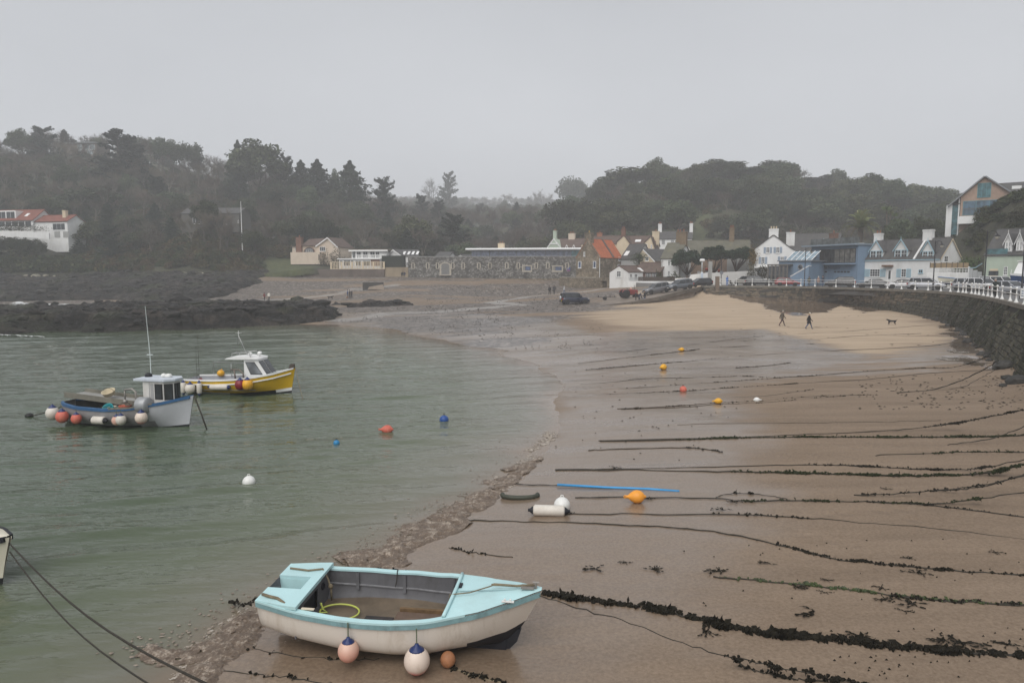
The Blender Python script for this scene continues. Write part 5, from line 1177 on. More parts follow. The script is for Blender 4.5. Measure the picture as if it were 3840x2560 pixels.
for rc in((570,1003,640,1055),(950,1006,1030,1055)):
 a=fuv(M_,*Z3(rc[0],rc[1]));b=fuv(M_,*Z3(rc[2],rc[3]));m=MB();x0,x1=a[0]-.8,b[0]+.3;m.box(x0,-.09,b[1]-.4,x1,0,b[1]);m.box(x0,-.09,b[1],x0+.3,0,a[1]+.3);m.box(x1-.3,-.09,b[1],x1,0,a[1]+.3);m.box(x0+.3,-.088,a[1],x1-.3,0,a[1]+.28);m.build('window_surround',quo,t)
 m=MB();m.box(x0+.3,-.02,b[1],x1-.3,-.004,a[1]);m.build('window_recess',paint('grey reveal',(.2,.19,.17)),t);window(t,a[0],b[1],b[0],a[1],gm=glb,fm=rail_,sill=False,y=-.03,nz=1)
a=fuv(M_,*Z3(1115,1040));panel(t,'sign',a[0]-.42,a[1]-.5,a[0]+.42,a[1]+.5,paint('blue sign face',(.05,.08,.25),.5));panel(t,'sign_band',a[0]-.36,a[1]-.4,a[0]+.36,a[1]-.2,paint('red sign band',(.35,.04,.05),.5),y=-.055,th=.01)
M_,w_=facM(1768,189,2170,185,9.0);rz_=fuv(M_,*Z3(400,803))[1];bz=1.0
t=thing('glass_pavilion','low modern glass pavilion with rounded white roof above the barracks wall','building',M=M_)
xs_=[fuv(M_,*Z2(2125,850))[0],fuv(M_,*Z2(2215,850))[0],fuv(M_,*Z2(2297,850))[0]]+[fuv(M_,*Z3(x,850))[0]for x in(120,235,350,460,580,705,825,905,985,1070,1150)]
for i in range(len(xs_)-1):
 m=MB();m.box(xs_[i]+.06,0,bz,xs_[i+1]-.06,.06,rz_);m.build('glass_panel',glp,t);m=MB();m.box(xs_[i+1]-.06,-.08,bz,xs_[i+1]+.06,.12,rz_);m.build('mullion',rail_,t)
m=MB();m.box(xs_[0],1.5,bz-.5,xs_[-1],8,rz_);m.build('inner_wall',paint('lilac grey blind',(.20,.20,.25),.8),t)
m=MB();x0,x1=xs_[0]-1.4,xs_[-1]+3.0
prof=[(-.9,.12),(-.98,.3),(-.9,.5),(-.5,.62),(8.5,.62),(8.5,0),(-.6,0)]
m.xprism([(a,b+rz_)for a,b in prof],x0,x1);m.build('roof',trim,t)
for q_,pxx in((0,248),):a=fuv(M_,*Z3(pxx,760),6);chimney(t,a[0],9,rz_,rz_+2.2,1.8,1.0,cream,2)
m=MB();m.box(xs_[-1]+.06,.02,bz,xs_[-1]+2.6,.08,rz_);m.build('glass_panel',glt,t)
# small slate roofs that peep over the wall
for a_,lab in(((1800,1920,850),'grey slate roof peeping over the barracks wall beside the white house'),((1995,2060,872),'small white gable just showing above the barracks wall')):
 M_,w_=facM(Z2(a_[0],0)[0],195,Z2(a_[1],0)[0],194,8.5);he=fuv(M_,*Z2(a_[0],890))[1];hr=fuv(M_,*Z2(a_[0],a_[2]),3)[1];(eaves_house if a_[0]==1800 else gable_house)('outbuilding',lab,M_,w_,6,he,hr,white,slate)
# ---- white house with balustraded terraces
M_,w_=facM(Z2(912,0)[0],190,Z2(1290,0)[0],188,6.0)
t=thing('balcony_house','white two storey house with long balustraded terrace above the beach','house',M=M_);z1=fuv(M_,*Z2(1000,912))[1];z2=fuv(M_,*Z2(1100,835))[1];z0=fuv(M_,*Z2(1000,973))[1]
m=MB();m.box(0,0,-.8,w_,9,z1);m.build('wall',white,t)
m=MB();m.box(-.4,-.4,z1,w_+.3,9,z1+.25);m.build('terrace_slab',trim,t)
ua=fuv(M_,*Z2(1025,840),1.5)[0];ub=fuv(M_,*Z2(1345,840),1.5)[0]
m=MB();m.box(ua,1.5,z1+.25,ub,9,z2);m.build('upper_wall',white,t);m=MB();m.box(ua-.5,.7,z2,ub+.6,9.2,z2+.5);m.build('roof',paint('brown flat roof',(.13,.10,.07),.85),t);m=MB();m.box(ua-.52,.66,z2-.1,ub+.62,.695,z2+.3);m.build('fascia',trim,t)
for rc in((1032,838,1062,900),(1072,842,1112,898),(1130,842,1175,898),(1195,842,1240,898),(1245,842,1282,898)):
 a=fuv(M_,*Z2(rc[0],rc[1]),1.5);b=fuv(M_,*Z2(rc[2],rc[3]),1.5);window(t,a[0],z1+.3,b[0],a[1],y=1.5,nx=2,nz=1,sill=False)
for rc in((918,922,945,972),(952,922,1015,972),(1018,922,1045,972),(1060,925,1115,972),(1130,925,1200,972)):wpx(t,M_,Matrix(),(rc,),Z2,nx=2,nz=1,sill=False)
a=fuv(M_,*Z2(1202,915));b=fuv(M_,*Z2(1285,972));panel(t,'brick_panel',a[0],b[1],b[0],z1-.02,brickm)
a=fuv(M_,*Z2(1072,880),0);b=fuv(M_,*Z2(1325,905),0);balusters(t,a[0],b[0],z1+.25,z1+1.15,-.15,trim)
M2,w2=facM(Z2(835,0)[0],187,Z2(1325,0)[0],185.5,4.9);zt=fuv(M2,*Z2(1000,1002))[1]
t=thing('terrace_wall','brown sea wall with cream balustrade below the white balcony house','wall',M=M2);m=MB();m.box(-8,0,-1.4,w2,3,zt);m.build('wall',paint('brown stained render',(.12,.095,.08),.9,.25,.5,dirt=(.06,.05,.04),bmp=.2),t)
balusters(t,0,w2,zt,zt+2.1*.9,.15,cream,.4)
M2,w2=facM(Z2(1322,0)[0],186,Z2(1545,0)[0],184,4.9);a=fuv(M2,*Z2(1400,985))[1]
t=thing('terrace_wall','tan rendered sea wall with dark hedge box between balustrade and barracks','wall',M=M2);m=MB();m.box(0,0,-1.4,w2,3,a);m.build('wall',paint('tan render',(.27,.215,.15),.9,.15,.5,dirt=(.13,.1,.07)),t)
m=MB();m.box(-.7,.3,a,w2*.8,1.6,a+3.0);m.build('dark_screen',paint('black green screen',(.018,.022,.016),.9,.3,3,bmp=.6),t)
M_,w_=facM(Z2(1330,0)[0],192,Z2(1495,0)[0],190,6.0);q_=[fuv(M_,*Z2(a,b))for a,b in((1330,905),(1410,822),(1495,885))]
t=thing('rooflight_house','white gabled house with dark roof carrying four white rooflights','house',M=M_);m=MB();m.gprism([(q_[0][0],-.8),(q_[2][0],-.8),q_[2],q_[1],q_[0]],0,6);m.build('wall',white,t)
e=fuv(M_,*Z2(1690,888),3)[0];rz2=fuv(M_,*Z2(1600,826),4)[1];ez=fuv(M_,*Z2(1600,888),.5)[1]
m=MB();m.slab((q_[0][0]-.2,-.3,q_[0][1]-.2),(q_[1][0],-.3,q_[1][1]),(q_[1][0],6,q_[1][1]),(q_[0][0]-.2,6,q_[0][1]-.2),-.14);m.slab((q_[1][0],-.3,q_[1][1]),(q_[2][0]+.2,-.3,q_[2][1]),(q_[2][0]+.2,6,q_[2][1]),(q_[1][0],6,q_[1][1]),-.14);m.slab((q_[1][0]+.6,.4,ez),(e,.4,ez),(e-2.2,4,rz2),(q_[1][0]+.6,4,rz2),-.14);m.build('roof',slate,t)
m=MB();m.box(q_[2][0],.6,-.8,e-.4,7,ez);m.build('side_wall',white,t)
for xx in(1505,1547,1587,1627):
 a=fuv(M_,*Z2(xx,852),2)[0];k_=(rz2-ez)/3.6;m=MB();m.slab((a,1.2,ez+.8*k_+.18),(a+.7,1.2,ez+.8*k_+.18),(a+.3,2.8,ez+2.4*k_+.18),(a-.4,2.8,ez+2.4*k_+.18),-.05);m.build('rooflight',trim,t)
barge(t,q_,trim,-.3,.3)
a=fuv(M_,*Z2(1425,880),-.5);b=fuv(M_,*Z2(1492,925),-.5);m=MB();m.box(a[0],-.9,b[1],b[0],0,b[1]+.12)
for i in range(9):z_=lerp(a[0],b[0],i/8);m.box(z_-.05,-.9,b[1]+.12,z_+.05,-.82,a[1])
m.build('balcony',darkw,t);wpx(t,M_,Matrix(),((1528,940,1548,968),),Z2)
# ---- cream bungalow with arched window
M_,w_=facM(Z2(565,0)[0],197,Z2(905,0)[0],194,9.6);q_=[fuv(M_,*Z2(a,b))for a,b in((700,792),(808,712),(905,800))];zb0=fuv(M_,*Z2(600,850))[1]
t=thing('bungalow','cream bungalow with brown roof, arched window and white gable edge','house',M=M_);m=MB();m.gprism([(q_[0][0],-3),(q_[2][0],-3),(q_[2][0],q_[2][1]),q_[1],(q_[0][0],q_[0][1])],0,8);m.build('wall',pink,t)
lz=fuv(M_,*Z2(600,790))[1];m=MB();m.box(0,.6,-3,q_[0][0],7,lz);m.build('long_wall',pink,t)
m=MB();rr=q_[1][1];m.slab((-.3,.1,lz),(q_[0][0]+.3,.1,lz),(q_[1][0],3.6,rr),(.6,3.6,rr-.3),-.14);m.slab((q_[0][0]-.3,-.4,q_[0][1]-.1),(q_[1][0],-.4,rr),(q_[1][0],8,rr),(q_[0][0]-.3,8,q_[0][1]-.1),-.14);m.slab((q_[1][0],-.4,rr),(q_[2][0]+.3,-.4,q_[2][1]-.15),(q_[2][0]+.3,8,q_[2][1]-.15),(q_[1][0],8,rr),-.14);m.build('roof',slateb,t)
barge(t,q_,trim,-.4,.28);wpx(t,M_,Matrix(),((732,797,785,838),),Z2,nx=3,nz=1)
a=fuv(M_,*Z2(585,850),.6);b=fuv(M_,*Z2(690,800),.6);xc=(a[0]+b[0])/2;hw=(b[0]-a[0])/2;hz=(b[1]-a[1])
m=MB();m.gprism([(xc+hw*math.cos(k*math.pi/12),a[1]+hz*math.sin(k*math.pi/12))for k in range(13)],.5,.62);o=m.build('arched_window',brickm,t)
m=MB();m.gprism([(xc+hw*.86*math.cos(k*math.pi/12),a[1]+.05+hz*.85*math.sin(k*math.pi/12))for k in range(13)],.46,.5);m.build('pane',gl,o)
for k in(-.5,-.17,.17,.5):m=MB();m.box(xc+k*hw-.05,.42,a[1]+.05,xc+k*hw+.05,.459,a[1]+hz*.75*math.sqrt(1-k*k));m.build('glazing_bar',trim,o)
chimney(t,fuv(M_,*Z2(555,750),1)[0],.6,-1,rr+.2,1.7,1.2,brickm,1)
m=MB();a=fuv(M_,*Z2(510,850));b=fuv(M_,*Z2(778,925));m.box(a[0],-2.5,b[1]-1,b[0],0,a[1]);m.build('garden_terrace',pink,t);a=fuv(M_,*Z2(720,868),-2.5);b=fuv(M_,*Z2(732,920),-2.5);panel(t,'door',a[0],b[1],b[0],a[1],darkw,y=-2.5)
a=fuv(M_,*Z2(470,795),1)[0];m=MB();m.box(a,1.5,-2,0,6,lz-.1);m.build('side_wing',pink,t);m=MB();m.box(a-.3,1.2,lz-.1,.1,6.2,lz+.12);m.build('wing_roof',slateb,t);wpx(t,M_@Matrix.Translation((0,1.5,0)),Matrix.Translation((0,1.5,0)),((507,800,532,830),),Z2)
# ---- white red roofed house on the left
M_,w_=facM(-40,205,Z1(330,0)[0],202,14.6);z1=fuv(M_,*Z1(100,945))[1];rr=fuv(M_,*Z1(100,858),4)[1];z0=fuv(M_,*Z1(100,1008))[1]
t=thing('red_roof_house','white house with red tiled roof and wide dormer glazing on the left slope','house',M=M_);m=MB();m.xprism([(0,-3),(8,-3),(8,z1),(4,rr),(0,z1)],0,w_);m.build('wall',white,t);roof_eaves(t,w_,8,z1,rr,redr,.3)
for i in range(7):
 p0=lerp(0,fuv(M_,*Z1(290,980))[0],i/7);p1=lerp(0,fuv(M_,*Z1(290,980))[0],(i+1)/7);window(t,p0+.05,z0+.1,p1-.05,z1-.35,nx=1,nz=1,sill=False)
a=fuv(M_,*Z1(155,870),1)[0];m=MB();m.box(0,.6,z1+.15,a,4,rr-.3);m.build('dormer',trim,t)
for i in range(3):window(t,lerp(.2,a-.2,i/3)+.1,z1+.5,lerp(.2,a-.2,(i+1)/3)-.1,rr-.55,y=.6,nx=2,nz=1,sill=False)
a=fuv(M_,*Z1(242,893),1.5)[0];k_=(rr-z1)/4;m=MB();m.slab((a-.5,1.2,z1+1.2*k_+.2),(a+.5,1.2,z1+1.2*k_+.2),(a+.5,2.4,z1+2.4*k_+.2),(a-.5,2.4,z1+2.4*k_+.2),-.05);m.build('rooflight',trim,t)
M_,w_=facM(Z1(320,0)[0],203,Z1(645,0)[0],200,13.2);ze=fuv(M_,*Z1(500,955))[1];rr=fuv(M_,*Z1(500,905),3)[1]
t=eaves_house('annexe','white annexe with red roof and square chimney beside the red roofed house',M_,w_,6,ze,rr,white,redr,.3);wpx(t,M_,Matrix(),((483,975,600,1035),),Z1,nx=3,nz=1);chimney(t,fuv(M_,*Z1(600,900),2)[0],2,rr-1,rr+1.3,1.1,.9,cream,0)
for x_ in(500,580):a=fuv(M_,*Z1(x_,1050));b=fuv(M_,*Z1(x_+55,1105));panel(t,'garage_door',a[0],b[1],b[0],a[1],paint('grey gate board',(.30,.30,.29)))
gwall('white garden wall below the red roofed house on the left slope',[(-60,865,196),(*Z1(0,1042),196),(*Z1(280,1050),196),(*Z1(450,1065),195.5)],white,h=1.6)
bush_later=('dark clipped hedge between the red roofed house and its white wall',P(40,Z1(0,1042)[1],198.6),(9.5,.8,2.3))
# ---- flat roofed house on the hilltop, dim house in the wood
M_,w_=facM(Z1(672,0)[0],332,Z1(950,0)[0],330,58);z1=fuv(M_,*Z1(800,240))[1]
t=thing('hilltop_house','modern flat roofed house with tall glazing on the left hilltop','house',M=M_);m=MB();m.box(0,0,-6,w_,9,z1);m.build('wall',paint('taupe cladding',(.15,.12,.10),.85),t);m=MB();m.box(-.6,-.8,z1,w_+.5,9.3,z1+.5);m.build('roof',paint('grey flat roof',(.17,.18,.19)),t)
wpx(t,M_,Matrix(),((708,250,755,300),(778,250,822,300),(824,250,872,300),(708,305,750,335),(800,305,858,340)),Z1,nx=3,nz=1,gm=glass('pale hilltop glass',(.2,.24,.26),.1),sill=False)
M_,w_=facM(Z1(1690,0)[0],208,Z1(2215,0)[0],207,19.0);z1=fuv(M_,*Z1(1800,885))[1]
t=eaves_house('wood_house','dim grey house with white bay window half hidden among bare trees',M_,w_,8,z1,z1+1.8,paint('dim grey render',(.10,.095,.085),.9),slate);wpx(t,M_,Matrix(),((1770,908,1868,978),),Z1,nx=4,nz=1);wpx(t,M_,Matrix(),((1870,910,1892,980),(2070,940,2085,985),(2185,945,2195,970)),Z1,nx=1,nz=1)
a=P(Z1(2224,0)[0],900,198);b=P(Z1(2224,0)[0],Z1(0,780)[1],198);m=MB();m.tube([(0,0,0),(0,0,b.z-hill_z(a.x,198)+.5)],[.16,.07],8);t=m.build('flagpole',trim);t.location=(a.x,198,hill_z(a.x,198)-.3);tag(t,'tall white flagpole among the bare trees on the left slope','flagpole')
# ---- timber gabled house on the bank
M_,w_=facM(3587,132,3784,127,14.8);pl=[fuv(M_,*Z5(a,b))for a,b in((1600,415),(1920,195),(2180,395))];he=pl[0][1]
t=thing('timber_house','larch clad gable house with teal windows on the bank above the harbour','house',M=M_)
m=MB();m.gprism([(0,-2),(w_,-2),(w_,pl[2][1]),pl[1],(0,pl[0][1])],0,11);m.build('wall',timb,t)
m=MB()
for i in range(60):
 z_=i*.19;
 if z_>pl[1][1]:break
 f0=0 if z_<he else(z_-he)/(pl[1][1]-he)*pl[1][0];f1=w_ if z_<pl[2][1]else w_-(z_-pl[2][1])/(pl[1][1]-pl[2][1])*(w_-pl[1][0])
 if f1-f0>.3:m.add([(f0,-.035,z_),(f1,-.035,z_),(f1,-.004,z_+.19),(f0,-.004,z_+.19)],[(0,1,2,3)])
tag(m.build('cladding_boards',timb,t),kind='stuff')
zn=paint('grey zinc roof',(.20,.21,.22),.5,.1,1,metal=.2);m=MB();k_=(pl[1][1]-he)/pl[1][0]
m.slab((-1.9,-.6,he-1.9*k_),(pl[1][0],-.6,pl[1][1]+.1),(pl[1][0],11,pl[1][1]+.1),(-1.9,11,he-1.9*k_),-.22);m.slab((pl[1][0],-.6,pl[1][1]+.1),(w_+.3,-.6,pl[2][1]-.2),(w_+.3,11,pl[2][1]-.2),(pl[1][0],11,pl[1][1]+.1),-.22);m.build('roof',zn,t)
wpx(t,M_,Matrix(),((1838,262,1980,415),),Z5,nx=3,nz=1,gm=glt,fm=paint('teal frame',(.10,.26,.28),.5),sill=False,y=-.07);wpx(t,M_,Matrix(),((1675,462,2110,600),),Z5,nx=3,nz=1,gm=glass('slate blue glass',(.06,.105,.145),.06),fm=paint('teal frame',(.10,.26,.28)),sill=False,y=-.07)
a=fuv(M_,*Z5(1605,620),-2);b=fuv(M_,*Z5(1925,690),-2);m=MB();m.box(-.1,-2,b[1]-.2,w_*.75,0,a[1]-.15);m.build('balcony',trim,t);m=MB();z_=a[1]-.15;m.box(.6,-1.98,z_+1.25,w_*.82,-1.9,z_+1.35)
for i in range(30):q_=lerp(.6,w_*.82,i/29);m.box(q_-.02,-1.96,z_,q_+.02,-1.92,z_+1.25)
m.build('balcony_railing',gt_,t)
M2,w2=facM(3535,133.5,3590,132.2,14.5);a=fuv(M2,*Z5(1450,500));t2=t
m=MB();W2=M_.inverted()@M2;m.box(0,0,-1.0,w2*.4,7,a[1]);m.build('side_bay',white,t,M=W2);m=MB();m.box(w2*.4,.3,-.6,w2-.4,7,a[1]-.1);m.build('glass_bay',glt,t,M=W2);m=MB();m.box(-.15,-.15,a[1],w2,7,a[1]+.15);m.build('bay_roof',slate,t,M=W2);m=MB();m.box(w2-.45,-.05,-1,w2-.25,.2,a[1]+1.0);m.build('corner_post',trim,t,M=W2)
m=MB();a=fuv(M_,*Z5(2060,268),4);b=fuv(M_,*Z5(2200,390),.6);m.box(w_,.8,-2,w_+12,10,b[1]);m.build('wing',white,t);m=MB();m.slab((w_-.5,.4,b[1]),(w_+13,.4,b[1]),(w_+13,4.5,a[1]),(w_-3,4.5,a[1]),-.18);m.slab((w_-3,4.5,a[1]),(w_+13,4.5,a[1]),(w_+13,9,b[1]),(w_-.5,9,b[1]),-.18);m.build('wing_roof',slate,t)
a=fuv(M_,*Z5(2272,312),2.5);m=MB();f_=.5;m.box(a[0]-.7,2.0,a[1]-.5,a[0]+.7,3.0,a[1]+.35);m.build('rooflight',trim,t);window(t,w_+.4,b[1]-2.2,w_+6,b[1]-.9,y=.8,gm=glass('slate blue glass',(.07,.11,.15)),fm=paint('teal frame',(.10,.26,.28)),nx=3,nz=1,sill=False)
# ================================================================== BOATS, BUOYS
def ip(t,tab):return float(np.interp(t,[a for a,b in tab],[b for a,b in tab]))
def hull_pt(h,t,s,side,inset=0.0):
 b=max(.0,ip(t,h['b'])-inset);zs_,zk=ip(t,h['s']),ip(t,h['k'])+inset*.8
 p=lerp(h.get('p0',2.4),h.get('p1',1.25),sstep(.55,1,t));q_=h.get('q',1.25)
 y=b*(1-(1-s)**p);z=zk+(zs_-zk)*s**q_
 x=lerp(h['x0'],h['x1'],t)+h['rake']*float(t)**5*s**1.2-h.get('srake',.1)*(1-t)**6*(1-s)*-1
 return Vector((x,side*y,z))
def hull_skin(h,n=26,m=9,inset=0.0,s0=0.0,zdark=None,dark_tab=None):
 mb=MB();S_=[s0+(1-s0)*j/(m-1)for j in range(m)]
 rings=[[hull_pt(h,i/(n-1),s,1,inset)for s in reversed(S_)]+[hull_pt(h,i/(n-1),s,-1,inset)for s in S_]for i in range(n)]
 for i in range(n-1):
  for j in range(2*m-1):
   vs=[rings[i][j],rings[i+1][j],rings[i+1][j+1],rings[i][j+1]]
   zc=sum(v.z for v in vs)/4;tt=(i+.5)/(n-1);mb.k=1 if(zdark is not None and zc<ip(tt,zdark))else 2 if dark_tab and dark_tab(tt,zc)else 0
   mb.add(vs,[(0,1,2,3)])
 mb.k=0;mb.add(rings[0],[tuple(range(2*m))])
 return mb
def welded(mb,name,mats,parent,M=None):
 o=mb.build(name,mats,parent,True,False,M);bm=bmesh.new();bm.from_mesh(o.data);bmesh.ops.remove_doubles(bm,verts=bm.verts,dist=.0008);bmesh.ops.recalc_face_normals(bm,faces=bm.faces);bm.to_mesh(o.data);bm.free()
 o.data.polygons.foreach_set('use_smooth',[True]*len(o.data.polygons));return o
def rail_strip(h,t0,t1,w_in,w_out,dz0,dz1,n=30,both=True,s=1.0):
 mb=MB()
 for side in((1,-1)if both else(-1,)):
  rings=[]
  for i in range(n):
   t=lerp(t0,t1,i/(n-1));p=hull_pt(h,t,s,side);wi=min(w_in,abs(p.y)*.98);a=Vector((0,side,0))
   rings.append([p+a*w_out+Vector((0,0,dz0)),p+a*w_out+Vector((0,0,dz1)),p-a*wi+Vector((0,0,dz1)),p-a*wi+Vector((0,0,dz0))])
  mb.loft(rings)
 return mb
def deck_sheet(h,t0,t1,inset,dz,crown=.05,n=10,m=7):
 mb=MB();rows=[]
 for i in range(n):
  t=lerp(t0,t1,i/(n-1));p=hull_pt(h,t,1,1);b=max(.005,p.y-inset)
  rows.append([Vector((p.x,lerp(-b,b,j/(m-1)),p.z+dz+crown*(1-(2*j/(m-1)-1)**2)*min(1,b*1.5)))for j in range(m)])
 for i in range(n-1):
  for j in range(m-1):mb.add([rows[i][j],rows[i+1][j],rows[i+1][j+1],rows[i][j+1]],[(0,1,2,3)])
 return mb
navy=paint('navy fender collar',(.015,.03,.12),.4)
fendw=paint('off white vinyl',(.62,.58,.52),.45,.08,4,dirt=(.4,.3,.2),dirt_amt=.5);fendp=paint('faded pink vinyl',(.62,.36,.28),.5,.15,3,dirt=(.6,.5,.42),dirt_amt=.8)
fendr=paint('coral red vinyl',(.58,.13,.09),.5,.2,4,dirt=(.45,.3,.2),dirt_amt=.6);yel=paint('yellow buoy plastic',(.72,.37,.02),.4,.1,4,dirt=(.4,.25,.05));org=paint('orange buoy plastic',(.80,.33,.04),.4,.08,4)
maroon=paint('maroon vinyl',(.20,.012,.02),.35);blueb=paint('blue buoy plastic',(.02,.07,.26),.4);whiteb=paint('white buoy plastic',(.72,.72,.70),.4,.05,4,dirt=(.4,.4,.3))
ropem=paint('tan rope',(.19,.155,.10),.9,.3,12,bmp=.5);ropeg=paint('greenish rope',(.12,.14,.09),.9,.3,12);darkrope=paint('dark wet rope',(.032,.027,.02),.8,.3,10,bmp=.5)
def two_tone(name,a,b,z0,z1):
 if name in MATS:return MATS[name]
 m,t,bb=nodes(name);c=N(t,'ShaderNodeTexCoord');s=N(t,'ShaderNodeSeparateXYZ');t.links.new(c.outputs['Object'],s.inputs[0])
 mr=N(t,'ShaderNodeMapRange');mr.inputs['From Min'].default_value=z0;mr.inputs['From Max'].default_value=z1;t.links.new(math_(t,'ADD',s.outputs['Z'],math_(t,'MULTIPLY',math_(t,'SUBTRACT',tnoise(t,7,4,.6,mapped(t)),.5),.12)),mr.inputs['Value'])
 st=ramp(t,tnoise(t,2.3,7,.72,mapped(t,(1,1,.3)),.5),[(.52,(0,)*3),(.70,(.55,)*3)])
 t.links.new(mixc(t,st,mixc(t,mr.outputs[0],a,b),tuple(c*.55*k for c,k in zip(b,(1.05,.92,.75)))),bb.inputs['Base Color']);bb.inputs['Roughness'].default_value=.45;MATS[name]=m;return m
def fender_ball(label,top,r,mat,hang=.0,group=None,collar=True,tilt=None,pear=1.08):
 """round fender: top = point of its eye"""
 c=top-Vector((0,0,hang));o=thing('fender',label,'fender',c-Vector((0,0,r*2.35)),0,group)
 m=MB();m.lathe([(r*math.sin(math.pi*i/12)*(1 if i<7 else lerp(1,.94,(i-6)/6)),r-r*math.cos(math.pi*i/12)*pear)for i in range(13)],20);m.build('ball',mat,o,True)
 if collar:
  m=MB();m.lathe([(r*.60,r*1.83),(r*.55,r*1.93),(r*.2,r*2.2),(r*.14,r*2.35),(r*.05,r*2.37)],16);m.build('collar',navy,o,True)
 if hang:m=MB();m.tube([(0,0,r*2.3),(0,.01,r*2.35+hang*.5),(0,0,r*2.35+hang)],.012,5);m.build('rope',ropeg,o)
 return o
def fender_cyl(label,loc,r,L,M3,mat,end,group=None):
 o=thing('fender',label,'fender',M=Matrix.Translation(loc)@M3,group=group)
 m=MB();m.lathe([(r*.75,0),(r,.05),(r,L-.05),(r*.75,L)],14);m.build('cylinder',mat,o,True)
 for z0,sg in((0,-1),(L,1)):
  m=MB();m.lathe([(r*.76,z0),(r*.6,z0+sg*.05),(r*.3,z0+sg*.10),(r*.28,z0+sg*.15),(.01,z0+sg*.155)]if sg>0 else[(.01,z0-.155),(r*.28,z0-.15),(r*.3,z0-.10),(r*.6,z0-.05),(r*.76,z0)],12);m.build('end_cap',end,o,True)
 return o
# ------------------------------------------------ pale blue and cream dinghy aground on the sand
hc=dict(x0=-2.5,x1=2.12,rake=.55,b=[(0,.70),(.15,.84),(.35,.95),(.55,.96),(.7,.86),(.83,.62),(.93,.31),(1,.015)],s=[(0,1.04),(.2,.95),(.45,.905),(.65,.93),(.85,1.05),(1,1.22)],k=[(0,.34),(.12,.24),(.35,.12),(.6,.08),(.85,.07),(.95,.12),(1,.30)],p0=4.2,p1=1.55,q=1.55)
BM=Matrix.Translation((-2.08,12.83,ground_z(-2.1,12.7)-.02))@Matrix.Rotation(math.radians(-8.0),4,'Z')@Matrix.Rotation(math.radians(3.0),4,'X')
t=thing('dinghy','open wooden dinghy with pale blue gunwales and cream hull aground at the water edge','boat',M=BM)
hullm=two_tone('cream hull paint',(.40,.31,.22),(.63,.575,.51),.05,.42);anti=paint('black antifouling',(.012,.013,.018),.6,.3,3)
cy_=paint('pale turquoise deck paint',(.46,.68,.70),.45,.05,1.5,dirt=(.35,.45,.45),dirt_amt=.35);cyd=paint('weathered turquoise rubbing strake',(.20,.34,.36),.6,.15,5,dirt=(.08,.1,.1),dirt_amt=.6)
grin=paint('grey inner hull',(.125,.125,.135),.7,.15,2,dirt=(.06,.055,.05),dirt_amt=.6,bmp=.1)
welded(hull_skin(hc,34,11,zdark=[(0,.2),(.5,.2),(.7,.25),(.85,.37),(1,.56)]),'hull',[hullm,anti],t)
welded(hull_skin(hc,34,9,.05,.12),'inner_hull',[grin],t)
m=MB();m.xprism([(-.05,0),(.05,0),(.05,.22),(-.05,.22)],-2.2,2.0);m.gprism([(1.8,.02),(2.06,.05),(2.2,.2),(2.28,.45),(2.1,.40)],-.035,.035);m.gprism([(-2.45,.05),(-2.0,.05),(-2.0,.3),(-2.45,.36)],-.04,.04);m.build('keel',anti,t)
rail_strip(hc,0,.995,.0,.035,-.10,-.012).build('rubbing_strake',cyd,t)
rail_strip(hc,.0,.80,.075,.04,-.01,.028).build('gunwale',cy_,t)
fd=deck_sheet(hc,.735,.998,-.038,.03,.05,14);fd.build('foredeck',cy_,t,True)
xd=hull_pt(hc,.735,1,1);m=MB();b=xd.y
pts_=[(xd.x+.03*(1-(2*j/10-1)**2),lerp(-b,b,j/10),xd.z+.06+.05*(1-(2*j/10-1)**2))for j in range(11)];m.tube(pts_,.035,8);m.build('coaming',cy_,t,True)
m=MB();m.add([(xd.x+.05,lerp(-b,b,j/10)*.97,xd.z+.04)for j in range(11)]+[(xd.x+.05,lerp(-b,b,j/10)*.8,.42)for j in range(11)],[(j,j+1,12+j,11+j)for j in range(10)]);m.build('bulkhead',grin,t)
m=MB();m.tube([pts_[5],(2.2,0,1.195)],.008,4);m.build('deck_seam',cyd,t)
# floor boards
sole=paint('wet plywood sole',(.155,.12,.085),.45,.25,2,dirt=(.07,.055,.04),dirt_amt=.7);brd=paint('brown floor board',(.14,.095,.07),.7,.25,3,dirt=(.07,.05,.04));brdk=paint('dark floor board',(.035,.03,.03),.7,.5,4,dirt=(.12,.09,.06))
rows=[];m=MB()
for i in range(20):
 q_=lerp(.02,.75,i/19);p=hull_pt(hc,q_,1,1);bb=0
 for s in np.linspace(.1,1,60):
  c=hull_pt(hc,q_,float(s),1,.05)
  if c.z>.40:bb=c.y;break
 rows.append((p.x,max(.05,bb)))
for(x0,b0),(x1,b1)in zip(rows[:-1],rows[1:]):m.add([(x0,-b0,.40),(x1,-b1,.40),(x1,b1,.40),(x0,b0,.40)],[(0,1,2,3)])
m.build('sole',sole,t)
m=MB();m.box(-.15,-.42,.415,1.15,.30,.44);m.build('floor_board',brd,t);m=MB();m.box(-.12,.31,.415,1.15,.37,.50);m.build('floor_batten',paint('split batten',(.16,.10,.05),.8,.4,5),t)
m=MB();m.box(-.72,-.44,.41,-.17,.1,.43);m.build('floor_board',brdk,t,label=None)if False else m.build('floor_board',brdk,t)
m=MB();m.box(-1.3,-.46,.402,-.75,-.02,.407);m.build('bilge_shade',anti,t)  # flat black patch paints in the shade of the open bilge
for y_ in(-.3,-.08):m=MB();m.box(-1.3,y_,.408,-.74,y_+.035,.425);m.build('floor_bearer',grin,t)
